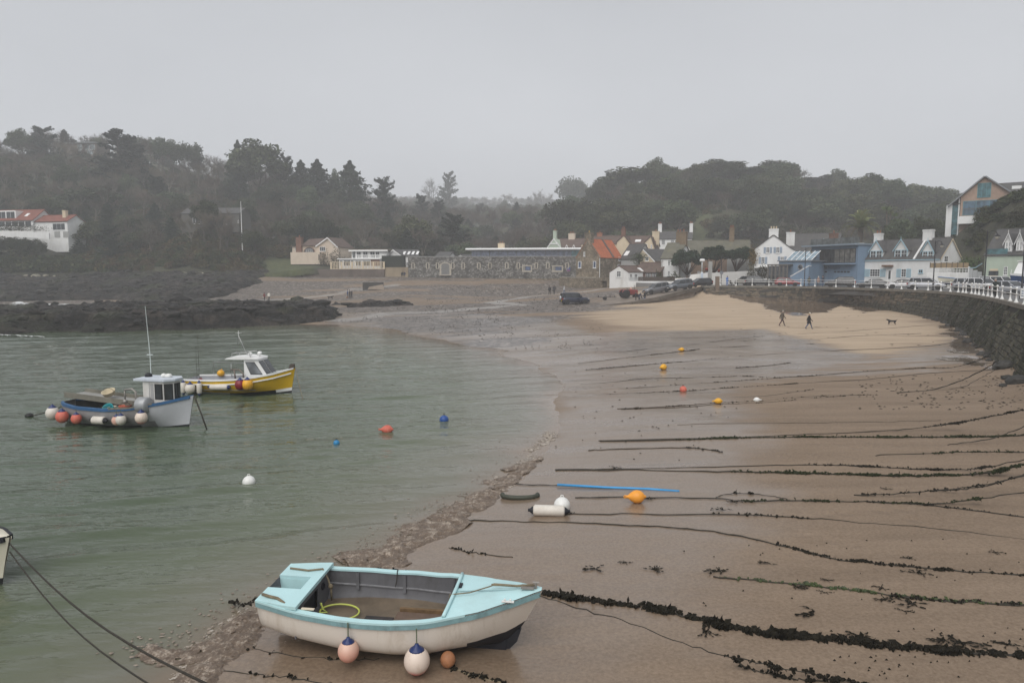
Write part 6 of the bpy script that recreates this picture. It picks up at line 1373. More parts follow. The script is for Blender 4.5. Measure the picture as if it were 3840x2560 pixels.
for x_ in(-1.15,-.2,.75):
 for side in(1,-1):
  q_=(x_-hc['x0'])/(hc['x1']-hc['x0']);pp=[hull_pt(hc,q_,s,side,.055)for s in np.linspace(.62,.97,7)];m=MB()
  m.loft([[p+Vector((-.03,0,0)),p+Vector((.03,0,0)),p+Vector((.03,-side*.035,.01)),p+Vector((-.03,-side*.035,.01))]for p in pp]);m.build('rib',grin,t)
for side in(1,-1):
 pp=[hull_pt(hc,q_,.72,side,.06)for q_ in np.linspace(.12,.73,14)];m=MB();m.tube(pp,.018,5);m.build('stringer',paint('worn grey stringer',(.2,.2,.21),.7,.3,8),t)
# after deck with outboard well
xb=-1.72;zt_=1.02;bw=hull_pt(hc,.17,1,1).y
m=MB();m.box(xb-.03,-bw*.93,.40,xb,-.42,zt_-.02);m.box(xb-.03,.22,.40,xb,bw*.93,zt_-.02);m.box(xb-.03,-.42,.40,xb,.22,.48);m.box(xb-.03,-.42,.86,xb,.22,zt_-.02);m.build('aft_bulkhead',grin,t)
m=MB();m.box(xb-.09,-.44,.42,xb-.07,.24,.9);m.build('locker_shade',anti,t)  # black sheet stands in for the shade inside the locker
m=MB();m.lathe([(.075,0),(.075,.02),(.05,.025),(.05,0)],16,Matrix.Rotation(math.pi/2,4,'Y'),(xb,.45,.78));m.build('deck_vent',anti,t,True)
for side in(1,-1):
 y0,y1=(.24,bw+.03)if side>0 else(-bw-.03,-.24)
 m=MB();pl=[(xb+.06,y0),(xb+.06,y1)]+[(hull_pt(hc,q_,1,side).x,hull_pt(hc,q_,1,side).y+side*.03)for q_ in(.12,.06,0)]+[(-2.5,y0)]if side>0 else[(xb+.06,y1),(-2.5,y1)]+[(hull_pt(hc,q_,1,side).x,hull_pt(hc,q_,1,side).y+side*.03)for q_ in(0,.06,.12)]+[(xb+.06,y0)]
 m.prism(pl,zt_-.01,zt_+.05);m.build('aft_deck',cy_,t)
 m=MB();m.box(-2.49,side*.24-(.012 if side>0 else-.0),.55,xb-.12,side*.24+(0 if side>0 else .012),zt_-.012);m.build('well_side',cy_,t)
m=MB();m.box(xb-.13,-.26,zt_-.02,xb+.06,.26,zt_+.052);m.build('aft_beam',cy_,t)
m=MB();m.box(-2.48,-.24,.5,xb-.13,.24,.53);m.build('well_floor',cy_,t)
# deck gear: yellow hose, cleats, stem fitting, lines
m=MB();pp=[(-1.62,.1,.62),(-1.6,.13,.48),(-1.5,.1,.44)]+[(-1.25+.38*math.cos(a),.10+.27*math.sin(a),.425+.006*a)for a in np.linspace(3.3,3.3+6.6,30)]+[(-1.5,-.25,.43),(-1.62,-.35,.43)];m.tube(pp,.018,6);tag(m.build('hose',paint('yellow green hose',(.50,.55,.12),.4),None,True,M=BM),'loop of yellow green hose lying on the sole of the stranded dinghy','hose')
m=MB();m.box(2.28,-.07,1.25,2.52,.07,1.28);m.tube([(2.55,0,1.24),(2.55,0,1.36)],.022,8);m.tube([(2.49,0,1.36),(2.61,0,1.36)],.02,8);m.build('stem_fitting',paint('grey galvanised metal',(.28,.26,.24),.5,.2,6,metal=.4),t)
m=MB();m.box(1.98,-.42,1.165,2.2,-.37,1.18,Matrix.Rotation(0,4,'Z'));m.box(2.02,-.41,1.18,2.05,-.38,1.22);m.box(2.12,-.41,1.18,2.15,-.38,1.22);m.build('cleat',whiteb,t)
m=MB();m.box(-1.6,-.8,.985,-1.36,-.745,1.0,);m.build('fairlead',paint('cream fairlead',(.6,.52,.4),.5),t)
m=MB();m.box(.98,.17,1.07,1.13,.33,1.095);m.build('deck_pad',anti,t)
m=MB();m.tube([(2.54,0,1.31),(2.2,.03,1.26),(1.75,.03,1.24),(1.7,0,1.23),(1.35,-.14,1.16),(.98,-.16,1.105),(.95,-.18,.85)],.012,6);m.tube([(2.5,.02,1.3),(2.2,0,1.27),(1.78,.05,1.25),(1.73,.02,1.25)],.022,6);m.build('bow_line',ropem,t,True)
m=MB();m.tube([(-2.45,-.55,1.09),(-2.3,-.62,1.10),(-2.1,-.66,1.09),(-1.95,-.74,1.06),(-1.85,-.8,1.02)],.028,6);m.tube([(-2.4,.5,1.09),(-2.0,.45,1.09),(-1.75,.55,1.09),(-1.62,.5,.9),(-1.55,.45,.72),(-1.55,.45,.5)],.02,6);m.ball((-1.56,.46,.78),.05,8);m.build('stern_line',ropem,t,True)
m=MB();m.tube([(-.35,.99,.95),(-.33,.88,.97),(-.33,.83,.8),(-.36,.82,.66)],.01,5);m.build('lanyard',darkrope,t)
def onb(x,y,z):return BM@Vector((x,y,z))
fa=two_tone('pink over salmon vinyl',(.66,.27,.20),(.64,.42,.33),.0,.3);fb2=two_tone('cream over red vinyl',(.60,.12,.12),(.66,.55,.47),.02,.14)
fender_ball('salmon pink ball fender with navy collar hanging on the dinghy side nearer its stern',onb(-.64,-1.02,.93),.185,fa,.26);fender_ball('larger cream ball fender with red base hanging amidships on the dinghy',onb(.60,-1.05,.93),.225,fb2,.27)
g=GT(*Z8(1478,757));o=fender_ball('small brown orange ball float lying on the sand under the dinghy bow',g+Vector((0,0,.33)),.135,paint('worn orange float',(.34,.15,.07),.6,.25,5),0,collar=False)
# ------------------------------------------------ grey fishing boat afloat
hg=dict(x0=-3.35,x1=3.0,rake=.35,srake=-.1,b=[(0,.45),(.06,.75),(.2,1.02),(.45,1.15),(.65,1.1),(.82,.78),(.93,.38),(1,.02)],s=[(0,.98),(.2,.88),(.45,.86),(.65,.96),(.85,1.2),(1,1.45)],k=[(0,-.1),(.1,-.3),(.5,-.35),(.9,-.3),(1,-.25)],q=1.0,p0=3.0)
GM=Matrix.Translation((-17.66,32.5,0))@Matrix.Rotation(math.radians(-12.5),4,'Z')
t=thing('fishing_boat','grey open fishing boat with small white wheelhouse and pink ball fenders','boat',M=GM)
gh=paint('stained grey hull paint',(.25,.245,.25),.6,.2,1.2,dirt=(.12,.10,.09),dirt_amt=.7);gh2=paint('light grey bow paint',(.50,.51,.54),.5,.06,1.5)
welded(hull_skin(hg,30,10,zdark=[(0,.04),(1,.05)],dark_tab=lambda tt,zc:tt>.78+(.2-zc)*.09),'hull',[gh,anti,gh2],t)
welded(hull_skin(hg,30,8,.07,.2),'inner_hull',[paint('dark boat interior',(.04,.04,.042),.8,.3,3)],t)
blur=paint('blue rubbing rail',(.03,.10,.22),.5,.15,4)
rail_strip(hg,0,.80,.10,.05,-.10,.03).build('gunwale',blur,t);rail_strip(hg,.80,.985,.06,.05,-.10,.03).build('bow_rail',blur,t);rail_strip(hg,.5,.8,.04,.058,-.02,.045,16).build('worn_rail',paint('bare worn rail',(.16,.14,.11),.8,.3,5),t)
deck_sheet(hg,.68,.99,.04,-.12,.06).build('foredeck',paint('green stained deck',(.12,.135,.12),.8,.3,3),t,True)
m=MB();m.prism([(hull_pt(hg,q_,.62,s_,.08).x,hull_pt(hg,q_,.62,s_,.08).y)for s_,qs in((1,np.linspace(0,.7,10)),(-1,np.linspace(.7,0,10)))for q_ in qs],.30,.34);m.build('sole',paint('boat sole',(.09,.085,.08),.8),t)
# long grey chute board lying over the stern
gbd=paint('silvery wood board',(.17,.16,.13),.85,.25,2,dirt=(.08,.075,.06));mm=Matrix.Translation((-3.35,.35,1.20))@Matrix.Rotation(math.radians(3.5),4,'Y')@Matrix.Rotation(math.radians(-3),4,'Z')
m=MB();m.box(0,-.55,0,3.9,.55,.04,mm);m.build('chute_floor',paint('grey chute floor',(.27,.265,.25),.7,.15,2),t)
for y_ in(-.6,.55):m=MB();m.box(-.02,y_,-.05,3.95,y_+.05,.2,mm);m.build('chute_side',gbd,t)
# wheelhouse
wm_=paint('off white wheelhouse paint',(.62,.61,.59),.5,.06,2,dirt=(.4,.36,.3),dirt_amt=.5);frm=paint('black rubber seal',(.015,.015,.016),.6)
x0,x1,yw,zb,zt_=1.12,2.5,.5,.92,2.12
m=MB();m.prism([(x0,-yw),(x1-.35,-yw),(x1,-yw*.42),(x1,yw*.42),(x1-.35,yw),(x0,yw)],zb,zt_);m.build('wheelhouse',wm_,t)
m=MB();m.prism([(x0-.4,-yw-.1),(x1-.2,-yw-.1),(x1+.12,-yw*.5),(x1+.12,yw*.5),(x1-.2,yw+.1),(x0-.4,yw+.1)],zt_+.003,zt_+.1);m.build('wheelhouse_roof',paint('pale blue grey roof',(.52,.56,.62),.5),t)
def flat_win(M_,a,z0,b,z1):
 m=MB();m.box(a,-.02,z0,b,.02,z1,M_);o=m.build('window_frame',frm,t);m=MB();m.box(a+.05,-.028,z0+.05,b-.05,.01,z1-.05,M_);m.build('pane',gl,o)
flat_win(Matrix.Translation((0,-yw,0)),x0+.62,1.30,x0+1.02,2.0)
ang=math.atan2(yw*.58,.35);M_=Matrix.Translation((x1-.35,-yw,0))@Matrix.Rotation(ang,4,'Z');L_=math.hypot(.35,yw*.58);flat_win(M_,.05,1.28,L_-.04,2.0)
M_=Matrix.Translation((x1,-yw*.42,0))@Matrix.Rotation(math.pi/2,4,'Z');flat_win(M_,.02,1.28,.20,2.0);flat_win(M_,.22,1.28,.40,2.0)
m=MB();m.box(x0+.33,-yw-.015,.95,x0+.36,-yw,2.05);m.box(x0+.40,-yw-.012,.9,x0+.56,-yw,2.0);m.build('door',paint('grey door',(.33,.33,.33),.6),t)
m=MB();m.lathe([(.33,-.25),(.35,-.22),(.35,.2),(.30,.26),(.02,.27)],20,Matrix.Rotation(math.pi/2,4,'Y'),(1.42,-.84,1.10));m.build('net_drum',paint('galvanised drum',(.34,.35,.36),.45,.08,3,metal=.3),t,True)
m=MB();m.tube([(1.0,-.78,.8),(.97,-.78,1.65),(.8,-.78,1.78),(.4,-.78,1.72)],.05,8);m.tube([(.4,-.78,1.72),(.4,-.78,1.3)],.03,6);m.ball((.4,-.78,1.2),.1,8);m.build('hauler_arm',paint('grey galvanised metal',(.28,.26,.24)),t,True)
m=MB();m.tube([(1.0,.2,zt_),(1.0,.2,3.2)],.02,6);m.box(.85,.17,3.2,1.15,.23,3.24);m.tube([(1.0,.2,3.2),(.87,.2,5.45)],[.02,.01],6);m.build('mast',paint('pale grey mast',(.55,.6,.6),.4),t)
for x_,s_ in((.95,.16),(1.75,.12),(2.0,.16)):m=MB();m.lathe([(s_,zt_+.1),(s_,zt_+.2),(s_*.6,zt_+.26),(.01,zt_+.28)],10,None,(x_,.1,0));m.build('deck_light',whiteb if x_>1 else anti,t,True)
def crate(x,y,z,w_,d_,h_,mat,rz,label,cat='crate'):
 o=thing('crate' if cat=='crate' else cat,label,cat,M=GM@Matrix.Translation((x,y,z))@Matrix.Rotation(rz,4,'Z'));m=MB();m.box(-w_/2,-d_/2,0,w_/2,d_/2,.03);
 for a in((-w_/2,-d_/2,w_/2,-d_/2+.03),(-w_/2,d_/2-.03,w_/2,d_/2),(-w_/2,-d_/2+.03,-w_/2+.03,d_/2-.03),(w_/2-.03,-d_/2+.03,w_/2,d_/2-.03)):m.box(a[0],a[1],.03,a[2],a[3],h_)
 m.build('box',mat,o);return o
crate(-.62,-.55,.62,.55,.4,.28,paint('white fish crate',(.6,.58,.5),.6),.3,'white fish crate on the deck of the grey boat');crate(-.1,-.72,.6,.5,.34,.26,paint('pale green crate',(.42,.52,.42),.6),-.2,'pale green fish crate beside the teal tub on the grey boat')
for nm,x,y,z,r_,h_,mt,lb,tl in(('tub',-.42,-.78,.72,.3,.2,paint('teal plastic',(.01,.22,.25),.5),'teal round tub tipped on its side on the grey boat',1.0),('bucket',.22,-.6,.62,.27,.34,paint('coral bucket',(.52,.13,.08),.5),'coral red lidded bucket by the hauler on the grey boat',0),('basket',-1.3,.2,1.28,.3,.18,paint('buff basket',(.5,.43,.3),.8),'buff basket lying on the grey chute of the fishing boat',.4)):
 o=thing(nm,lb,nm,M=GM@Matrix.Translation((x,y,z))@Matrix.Rotation(tl,4,'X'));m=MB();m.lathe([(r_*.8,0),(r_,h_),(r_*1.04,h_+.02),(r_*.9,h_+.02),(r_*.75,.04),(.01,.04)],16);m.build('shell',mt,o,True);m=MB();m.tube([(r_*math.cos(a),r_*math.sin(a)*.2,h_+abs(math.sin(a))*.15)for a in np.linspace(0,math.pi,8)],.012,5);m.build('handle',darkrope,o)
for q_,r_,mt,hg_,lb in((.015,.30,fendw,.06,'big cream ball fender at the stern of the grey boat'),(.10,.275,fendr,.12,'brownish coral ball fender second from the stern of the grey boat'),(.245,.225,fendr,.16,'bright coral ball fender third along the grey boat'),(.585,.21,fendp,.2,'small pink ball fender tucked behind a cream one on the grey boat'),(.62,.225,fendw,.16,'pear shaped cream fender amidships on the grey boat'),(.755,.265,two_tone('cream over red vinyl',0,0,0,0),.14,'cream fender with reddish base nearest the grey boat bow')):
 p=hull_pt(hg,q_,1,-1);fender_ball(lb,GM@(p+Vector((-.25 if q_<.05 else 0,-r_*1.02,0))),r_,mt,hg_)
p=hull_pt(hg,.43,.5,-1);fender_cyl('dirty white cylindrical fender slung sideways on the grey boat',GM@(p+Vector((-.35,-.22,.12))),.18,.62,Matrix.Rotation(math.radians(-12.5),4,'Z')@Matrix.Rotation(math.pi/2,4,'Y'),fendw,anti)
def line(name,label,pts,r_,mat,cat='rope'):
 m=MB();m.tube(pts,r_,6);return tag(m.build(name,mat,None,True),label,cat)
bt=GM@hull_pt(hg,1,1,1);e=G(*Z6(1530,998),0);line('mooring_rope','weedy rope dropping from the grey boat bow into the water',[bt,bt.lerp(e,.5)+Vector((0,0,-.06)),e-Vector((0,0,.2))],.035,darkrope)
st_=GM@hull_pt(hg,0,1,1);e=G(*Z6(215,905),0);line('mooring_rope','dark stern rope of the grey boat running into the sea',[st_,st_.lerp(e,.5)+Vector((0,0,-.15)),e],.03,darkrope);m=MB();m.ball(e+Vector((0,0,.05)),.16,8,(1.2,.8,.8));tag(m.build('weed_bundle',paint('black weed',(.012,.012,.012)),None,True),'dark weed bundle where the grey boat stern rope meets the sea','seaweed')
# ------------------------------------------------ yellow boat
hy=dict(x0=-3.05,x1=2.95,rake=.30,b=[(0,.95),(.2,1.1),(.45,1.18),(.65,1.1),(.82,.75),(.93,.36),(1,.02)],s=[(0,.82),(.3,.82),(.5,.88),(.7,1.01),(.85,1.18),(1,1.46)],k=[(0,-.2),(.5,-.35),(.9,-.3),(1,-.25)],q=1.0,p0=3.0)
YM=Matrix.Translation((-15.85,41.3,0))@Matrix.Rotation(math.radians(-4.7),4,'Z')
t=thing('fishing_boat','bright yellow fishing boat with white forward cabin','boat',M=YM)
yh=paint('yellow hull paint',(.56,.35,.008),.35,.06,1.5,dirt=(.4,.27,.02),dirt_amt=.4)
welded(hull_skin(hy,30,10,zdark=[(0,.0),(.5,.0),(1,.16)],dark_tab=lambda tt,zc:zc<ip(tt,[(0,.1),(.5,.11),(1,.28)])),'hull',[yh,anti,trim],t);welded(hull_skin(hy,30,8,.07,.2),'inner_hull',[paint('pale grey inside',(.34,.35,.38),.6)],t)
rail_strip(hy,0,.99,.10,.05,-.05,.035).build('gunwale',trim,t)
m=MB()
for side in(1,-1):
 m.loft([[p+Vector((0,side*.05,-.24)),p+Vector((0,side*.05,-.17)),p+Vector((0,-side*.01,-.17)),p+Vector((0,-side*.01,-.24))]for p in[hull_pt(hy,q_,.97,side)for q_ in np.linspace(.03,.975,24)]])
m.build('rubbing_strake',trim,t)
deck_sheet(hy,.66,.985,.05,-.02,.05).build('foredeck',paint('grey green deck',(.2,.235,.23),.7),t,True)
m=MB();m.prism([(hull_pt(hy,q_,.7,s_,.08).x,hull_pt(hy,q_,.7,s_,.08).y)for s_,qs in((1,np.linspace(0,.7,10)),(-1,np.linspace(.7,0,10)))for q_ in qs],.25,.28);m.build('sole',paint('grey sole',(.2,.2,.21),.7),t)
x0,xf,xr,yw=.48,1.85,1.28,.66
m=MB();m.gprism([(x0,.85),(xf+.02,.95),(xf,1.08),(xr,1.98),(x0,1.98)],-yw,yw);m.build('cabin',trim,t)
m=MB();m.gprism([(-.62,2.0),(xr+.05,2.0),(xr-.02,2.07),(.4,2.16),(-.5,2.08)],-yw-.1,yw+.1);m.build('cabin_roof',trim,t)
def yw_(a,b,nm='pane'):pass
m=MB();m.gprism([(xr-.18,1.86),(xr-.72,1.86),(xr-.42,1.14),(xr+.30,1.14)],-yw-.018,-yw+.01);o=m.build('window_frame',frm,t);m=MB();m.gprism([(xr-.2,1.83),(xr-.68,1.83),(xr-.40,1.18),(xr+.26,1.18)],-yw-.024,-yw);m.build('pane',glass('grey cabin glass',(.16,.17,.18),.08),o)
dx,dz=xf-xr,1.08-1.98;L_=math.hypot(dx,dz);fr_=Matrix.Translation((xr,0,1.98))@Matrix(((dx/L_,0,-dz/L_*1,0),(0,1,0,0),(dz/L_,0,dx/L_,0),(0,0,0,1)))
for a,b in((-.64,-.03),(.03,.64)):m=MB();m.box(.1,a,-.01,L_-.1,b,.012,fr_);o=m.build('windscreen_frame',frm,t);m=MB();m.box(.13,a+.03,0,L_-.13,b-.03,.018,fr_);m.build('pane',gl,o)
sst=paint('stainless tube',(.45,.45,.45),.3,.05,4,metal=.7)
m=MB()
for y_ in(-.5,.5):m.tube([(-.3,y_,2.1),(-.3,y_,2.32),(.75,y_,2.38),(.8,y_,2.12)],.02,6)
m.tube([(-.3,-.5,2.32),(-.3,.5,2.32)],.02,6);m.tube([(.3,.2,2.15),(-.1,0,3.3)],.018,5);m.tube([(-.1,0,2.8),(-.1,0,3.6)],.016,5);m.box(-.3,-.02,3.45,.1,.02,3.48);m.build('roof_rack',sst,t,True)
for x_,y_ in((.72,-.35),(1.1,.1)):m=MB();m.tube([(x_,y_,2.05),(x_,y_,2.25)],.03,6);m.lathe([(.12,2.22),(.14,2.28),(.1,2.38),(.01,2.4)],12,None,(x_,y_,0));m.build('deck_light',trim,t,True)
m=MB();m.tube([(-2.2,.98,.75),(-2.2,.98,1.62),(-.1,.9,1.58),(.48,.7,1.6)],.022,6);m.tube([(-1.1,.98,.75),(-1.1,.98,1.6)],.016,5);m.build('guard_rail',sst,t,True)
m=MB();m.tube([(-.25,-.8,1.42),(.25,-.8,1.42),(.48,-.8,1.2),(.5,-.8,.8)],.045,8);m.tube([(-.05,-.8,1.4),(.02,-.8,.8)],.05,8);m.build('hauler_arm',paint('brown grey metal',(.16,.13,.11),.5,metal=.3),t,True)
m=MB();m.gprism([(2.85,1.35),(3.22,1.42),(3.2,1.7),(2.95,1.66)],-.06,.06);m.build('stem_head',darkw,t)
m=MB();m.tube([(-2.95,.4,.7),(-2.95,.4,2.6)],.012,5);m.tube([(-2.75,.3,.7),(-2.75,.3,3.3)],.012,5);m.build('aerial',darkrope,t)
for q_,r_,mt,hg_,lb in((.60,.30,maroon,-.12,'maroon ball fender beside the yellow one on the yellow boat'),(.665,.31,yel,-.10,'golden yellow ball fender by the cabin of the yellow boat'),(.10,.29,fendw,.05,'cream pear shaped fender at the yellow boat stern')):
 p=hull_pt(hy,q_,1,-1);fender_ball(lb,YM@(p+Vector((0,-r_*.95,-min(hg_,0)))),r_,mt,max(hg_,0))
for q_,lb in((.02,'upright white fender with blue ends at the yellow boat transom corner'),(.19,'upright white fender with blue ends right of the cream fender on the yellow boat')):
 p=hull_pt(hy,q_,1,-1);fender_cyl(lb,YM@(p+Vector((0,-.2,-.72))),.145,.6,Matrix.Identity(4),fendw,navy)
p=hull_pt(hy,.34,.5,-1);fender_cyl('long white fender lying level along the yellow hull',YM@(p+Vector((-.3,-.2,.2))),.17,1.05,Matrix.Rotation(math.radians(-4.7),4,'Z')@Matrix.Rotation(math.pi/2,4,'Y'),fendw,navy)
for x,y,z,r_,mt,lb in((-2.35,-.35,.55,.26,maroon,'dark red buoy lying in the stern of the yellow boat'),(-1.75,.95,.95,.2,yel,'yellow pick up buoy hanging on the far rail of the yellow boat')):
 o=thing('buoy',lb,'buoy',YM@Vector((x,y,z-r_)));m=MB();m.ball((0,0,r_),r_,14,(1.1,1,1));m.build('ball',mt,o,True);m=MB();m.tube([(0,0,r_*1.95),(.05,0,r_*2.3),(.1,0,r_*1.95)],.02,5);m.build('eye',mt,o)
bt=YM@hull_pt(hy,1,1,1);e=G(1137,1500,0);line('mooring_rope','thin pale rope hanging from the yellow boat stem',[bt,bt.lerp(e,.5)-Vector((0,0,.1)),e],.015,ropem)
# ------------------------------------------------ white bow at the left edge
hl=dict(x0=-3.2,x1=2.6,rake=.35,b=[(0,.9),(.5,1.05),(.75,.85),(.9,.5),(1,.03)],s=[(0,.75),(.5,.78),(1,1.1)],k=[(0,-.2),(1,-.2)],q=1,p0=2.6)
tip=P(40,2012,15.4);LM=Matrix.Translation((tip.x-2.75,19.9,tip.z-1.10))@Matrix.Rotation(math.radians(-27),4,'Z')
LM=Matrix.Translation((tip.x,tip.y,tip.z-1.1))@Matrix.Rotation(math.radians(-12),4,'Z')@Matrix.Translation((-2.95,0,0))
t=thing('motor_boat','bow of a white motor boat with black rubbing band poking in at the left edge','boat',M=LM)
welded(hull_skin(hl,24,9,zdark=[(0,.12),(1,.16)]),'hull',[paint('cream white gelcoat',(.68,.64,.52),.3,.04,1),paint('hull underside shade',(.02,.02,.022),.4)],t);rail_strip(hl,0,.99,.03,.05,-.09,.03).build('rubbing_band',anti,t);deck_sheet(hl,.2,.99,.02,.02,.1).build('deck',paint('cream white gelcoat',(.68,.64,.52)),t,True)  # lowest hull strip coloured dark for the shadow and reflection under the bow
m=MB()
for y_ in(-1,1):m.tube([(.4,y_*.7,.9),(.6,y_*.7,1.35),(1.9,y_*.42,1.5),(2.4,y_*.12,1.55)],.02,6);m.tube([(1.9,y_*.42,1.02),(1.9,y_*.42,1.5)],.018,6)
m.build('pulpit',paint('dark steel rail',(.08,.08,.1),.4,metal=.5),t,True)
fr0=LM@Vector((2.9,0,1.05))
for lab,a,b,r_ in(('upper dark mooring rope from the left boat slanting across the corner',P(800,2575,9.0),(0.012),.019),('lower dark mooring rope from the left boat slanting across the corner',P(600,2590,9.6),.02,.015)):
 s_=fr0+Vector((0,0,-.1 if r_>.017 else-.3));pts=[s_.lerp(a,k/10)+Vector((0,0,-.35*math.sin(math.pi*k/10)))for k in range(11)];m=MB();m.tube(pts,r_,6);o=tag(m.build('mooring_rope',darkrope,None,True),lab,'rope')
# ------------------------------------------------ buoys afloat and on the sand
def buoy(label,p,r,mat,kind='ball',rz=0,group=None,tilt=0):
 o=thing('buoy',label,'buoy',p,rz,group);m=MB()
 if kind=='ball':m.ball((0,0,r*.75),r,16);m.build('ball',mat,o,True);m=MB();m.tube([(-.04,0,r*1.7),(-.03,0,r*2.0),(.03,0,r*2.0),(.04,0,r*1.7)],.014,5);m.build('eye',darkrope if mat!=whiteb else whiteb,o)
 elif kind=='pear':
  Mx=Matrix.Translation((0,0,r*.95))@Matrix.Rotation(math.pi/2+tilt,4,'Y')
  m.lathe([(.01,-r*1.75),(r*.2,-r*1.7),(r*.24,-r*1.35),(r*.6,-r*.95),(r*.92,-r*.45),(r,0),(r*.9,r*.5),(r*.6,r*.88),(r*.25,r*1.1),(r*.2,r*1.3),(.01,r*1.32)],16,Mx);m.build('body',mat,o,True);m=MB();m.tube([Mx@Vector((r*.18*math.cos(a),0,-r*1.75+r*.22*math.sin(a)))for a in np.linspace(0,6.28,9)],r*.08,5);m.build('eye',mat,o)
 return o
for lab,px,py,r,mt,kd in(('blue ball buoy floating farthest from the beach boat',*D(1020,968),.22,blueb,'ball'),('small blue can buoy floating nearest mid water',*D(773,1020),.13,paint('light blue can',(.02,.2,.42),.4),'ball'),('coral buoy floating between the two blue buoys',*D(890,992),.2,fendr,'pear'),('white ball buoy with wire hoop floating in the near water',*D(572,1112),.21,whiteb,'ball')):
 g=G(px,py,0);buoy(lab,g-Vector((0,0,r*.35)),r,mt,kd)
sand=(('yellow buoy on the sand farthest up the beach',*Z7(711,277),.17,yel,'pear',0),('yellow buoy lying on the wet streaked sand below the farthest one',*Z7(624,366),.22,yel,'pear',.7),('coral red ball buoy lying on the weedy line',*Z7(718,471),.2,fendr,'ball',0),('yellow buoy sharing a line with the white bottle buoy',*Z7(887,528),.16,yel,'pear',0),('white bottle shaped buoy on the line beside a yellow buoy',*Z7(1070,519),.13,whiteb,'pear',3.1),('large orange pear buoy lying on the near wet sand',*Z7(497,1000),.2,org,'pear',0),('white round float behind the long white fender',*Z7(137,1040),.24,whiteb,'ball',0),
  ('small red buoy lying under the barracks wall',*Z3(522,1160),.35,fendr,'ball',0),('pink ball buoy perched on the red tractor',*Z3(1897,1270),.3,fendp,'ball',0))
for lab,px,py,r,mt,kd,rz in sand[:-1]:g=GT(px,py);buoy(lab,g+Vector((0,0,-.02)),r,mt,kd,rz)
a,b=GT(*Z7(0,1062)),GT(*Z7(150,1062));v=b-a;fender_cyl('long grubby white fender with black ends stranded on the near sand',a+Vector((0,0,.15)),.16,v.length,Matrix.Rotation(math.atan2(v.y,v.x),4,'Z')@Matrix.Rotation(math.pi/2,4,'Y'),fendw,anti)
g=GT(*Z7(20,785+420*0))if False else GT(1950,1862);m=MB();m.tube([g+Vector((.55*math.cos(a),.28*math.sin(a),.06))for a in np.linspace(math.pi*.95,math.pi*2.05,12)],.075,8);tag(m.build('tyre_fender',paint('slimy dark rubber',(.05,.055,.04),.6,.3,4),None,True),'half buried dark tyre fender at the foam line','tyre')
a,b=GT(*Z7(115,923)),GT(*Z7(700,946));line('pipe','bright blue hose pipe stretched over the wet sand',[a+Vector((0,0,.05)),a.lerp(b,.4)+Vector((0,-.06,.04)),a.lerp(b,.75)+Vector((0,.02,.02)),b-Vector((0,0,.01))],.04,paint('bright blue plastic',(.05,.30,.62),.4),'hose')
# kayak under the barracks wall
a,b=GT(*Z3(815,1166)),GT(*Z3(968,1166));v=b-a;o=thing('kayak','yellow kayak with blue nose lying under the barracks wall','kayak',a.lerp(b,.5),math.atan2(v.y,v.x));m=MB();L_=v.length
m.loft([[Vector((lerp(-L_/2,L_/2,i/12),.38*math.sin(math.pi*i/12)**.6*math.cos(k),.28+.26*math.sin(math.pi*i/12)**.5*math.sin(k)))for k in np.linspace(0,6.28,10)[:-1]]for i in range(13)]);m.build('hull',yel,o,True)
m=MB();m.loft([[Vector((lerp(-L_/2-.02,-L_/2+.7,i/4),(.02+.06*i)*math.cos(k),.28+(.02+.05*i)*math.sin(k)))for k in np.linspace(0,6.28,10)[:-1]]for i in range(5)]);m.build('nose',paint('light blue can',(.02,.2,.42)),o,True)
# ================================================================== VEHICLES
tyrem=paint('tyre rubber',(.018,.018,.019),.85,.2,6);rimm=paint('alloy rim',(.38,.38,.40),.35,.05,4,metal=.6);cgl=glass('car glass',(.022,.026,.03),.04);blackp=paint('black plastic trim',(.022,.022,.024),.6)
redl=paint('red lamp lens',(.30,.01,.012),.25);whl=paint('clear lamp lens',(.55,.56,.58),.15);ypl=paint('yellow number plate',(.60,.45,.03),.5);wpl=paint('white number plate',(.65,.65,.62),.5)
def carpaint(name,c,metal=.3):
 if name in MATS:return MATS[name]
 m,t,b=nodes(name);n=tnoise(t,2.5,5,.6,mapped(t));t.links.new(ramp(t,n,[(.35,tuple(x*.88 for x in c)),(.7,c)]),b.inputs['Base Color'])
 b.inputs['Metallic'].default_value=metal;b.inputs['Roughness'].default_value=.34;b.inputs['Coat Weight'].default_value=.6;b.inputs['Coat Roughness'].default_value=.12;MATS[name]=m;return m
WM={}
def wheel_mesh(r,w_):
 k=(r,w_)
 if k not in WM:
  Rx=Matrix.Rotation(math.pi/2,4,'X');m=MB();m.lathe([(r*.62,-w_/2),(r*.93,-w_/2),(r,-w_*.36),(r,w_*.36),(r*.93,w_/2),(r*.62,w_/2)],18,Rx);ty=m.mesh('tyre',tyrem,True,True)
  m=MB();m.lathe([(r*.64,-w_*.42),(r*.64,w_*.42),(r*.56,w_*.36),(r*.2,w_*.30),(r*.16,w_*.40),(.01,w_*.40)],18,Rx)
  for i in range(5):
   a=i*2*math.pi/5;m.box(-.035,-w_*.46,r*.12,.035,-w_*.3,r*.6,Matrix.Rotation(a,4,'Y'));m.box(-.035,w_*.3,r*.12,.035,w_*.46,r*.6,Matrix.Rotation(a,4,'Y'))
  WM[k]=(ty,m.mesh('rim',rimm,False,True))
 return WM[k]
def wheel(t,x,y,r,w_,rot=0):
 ty,rm=wheel_mesh(r,w_);o=thing('wheel',None,None);o.parent=t;o.matrix_local=Matrix.Translation((x,y,r))@Matrix.Rotation(rot,4,'Z');place(ty,'tyre',o);place(rm,'rim',o)
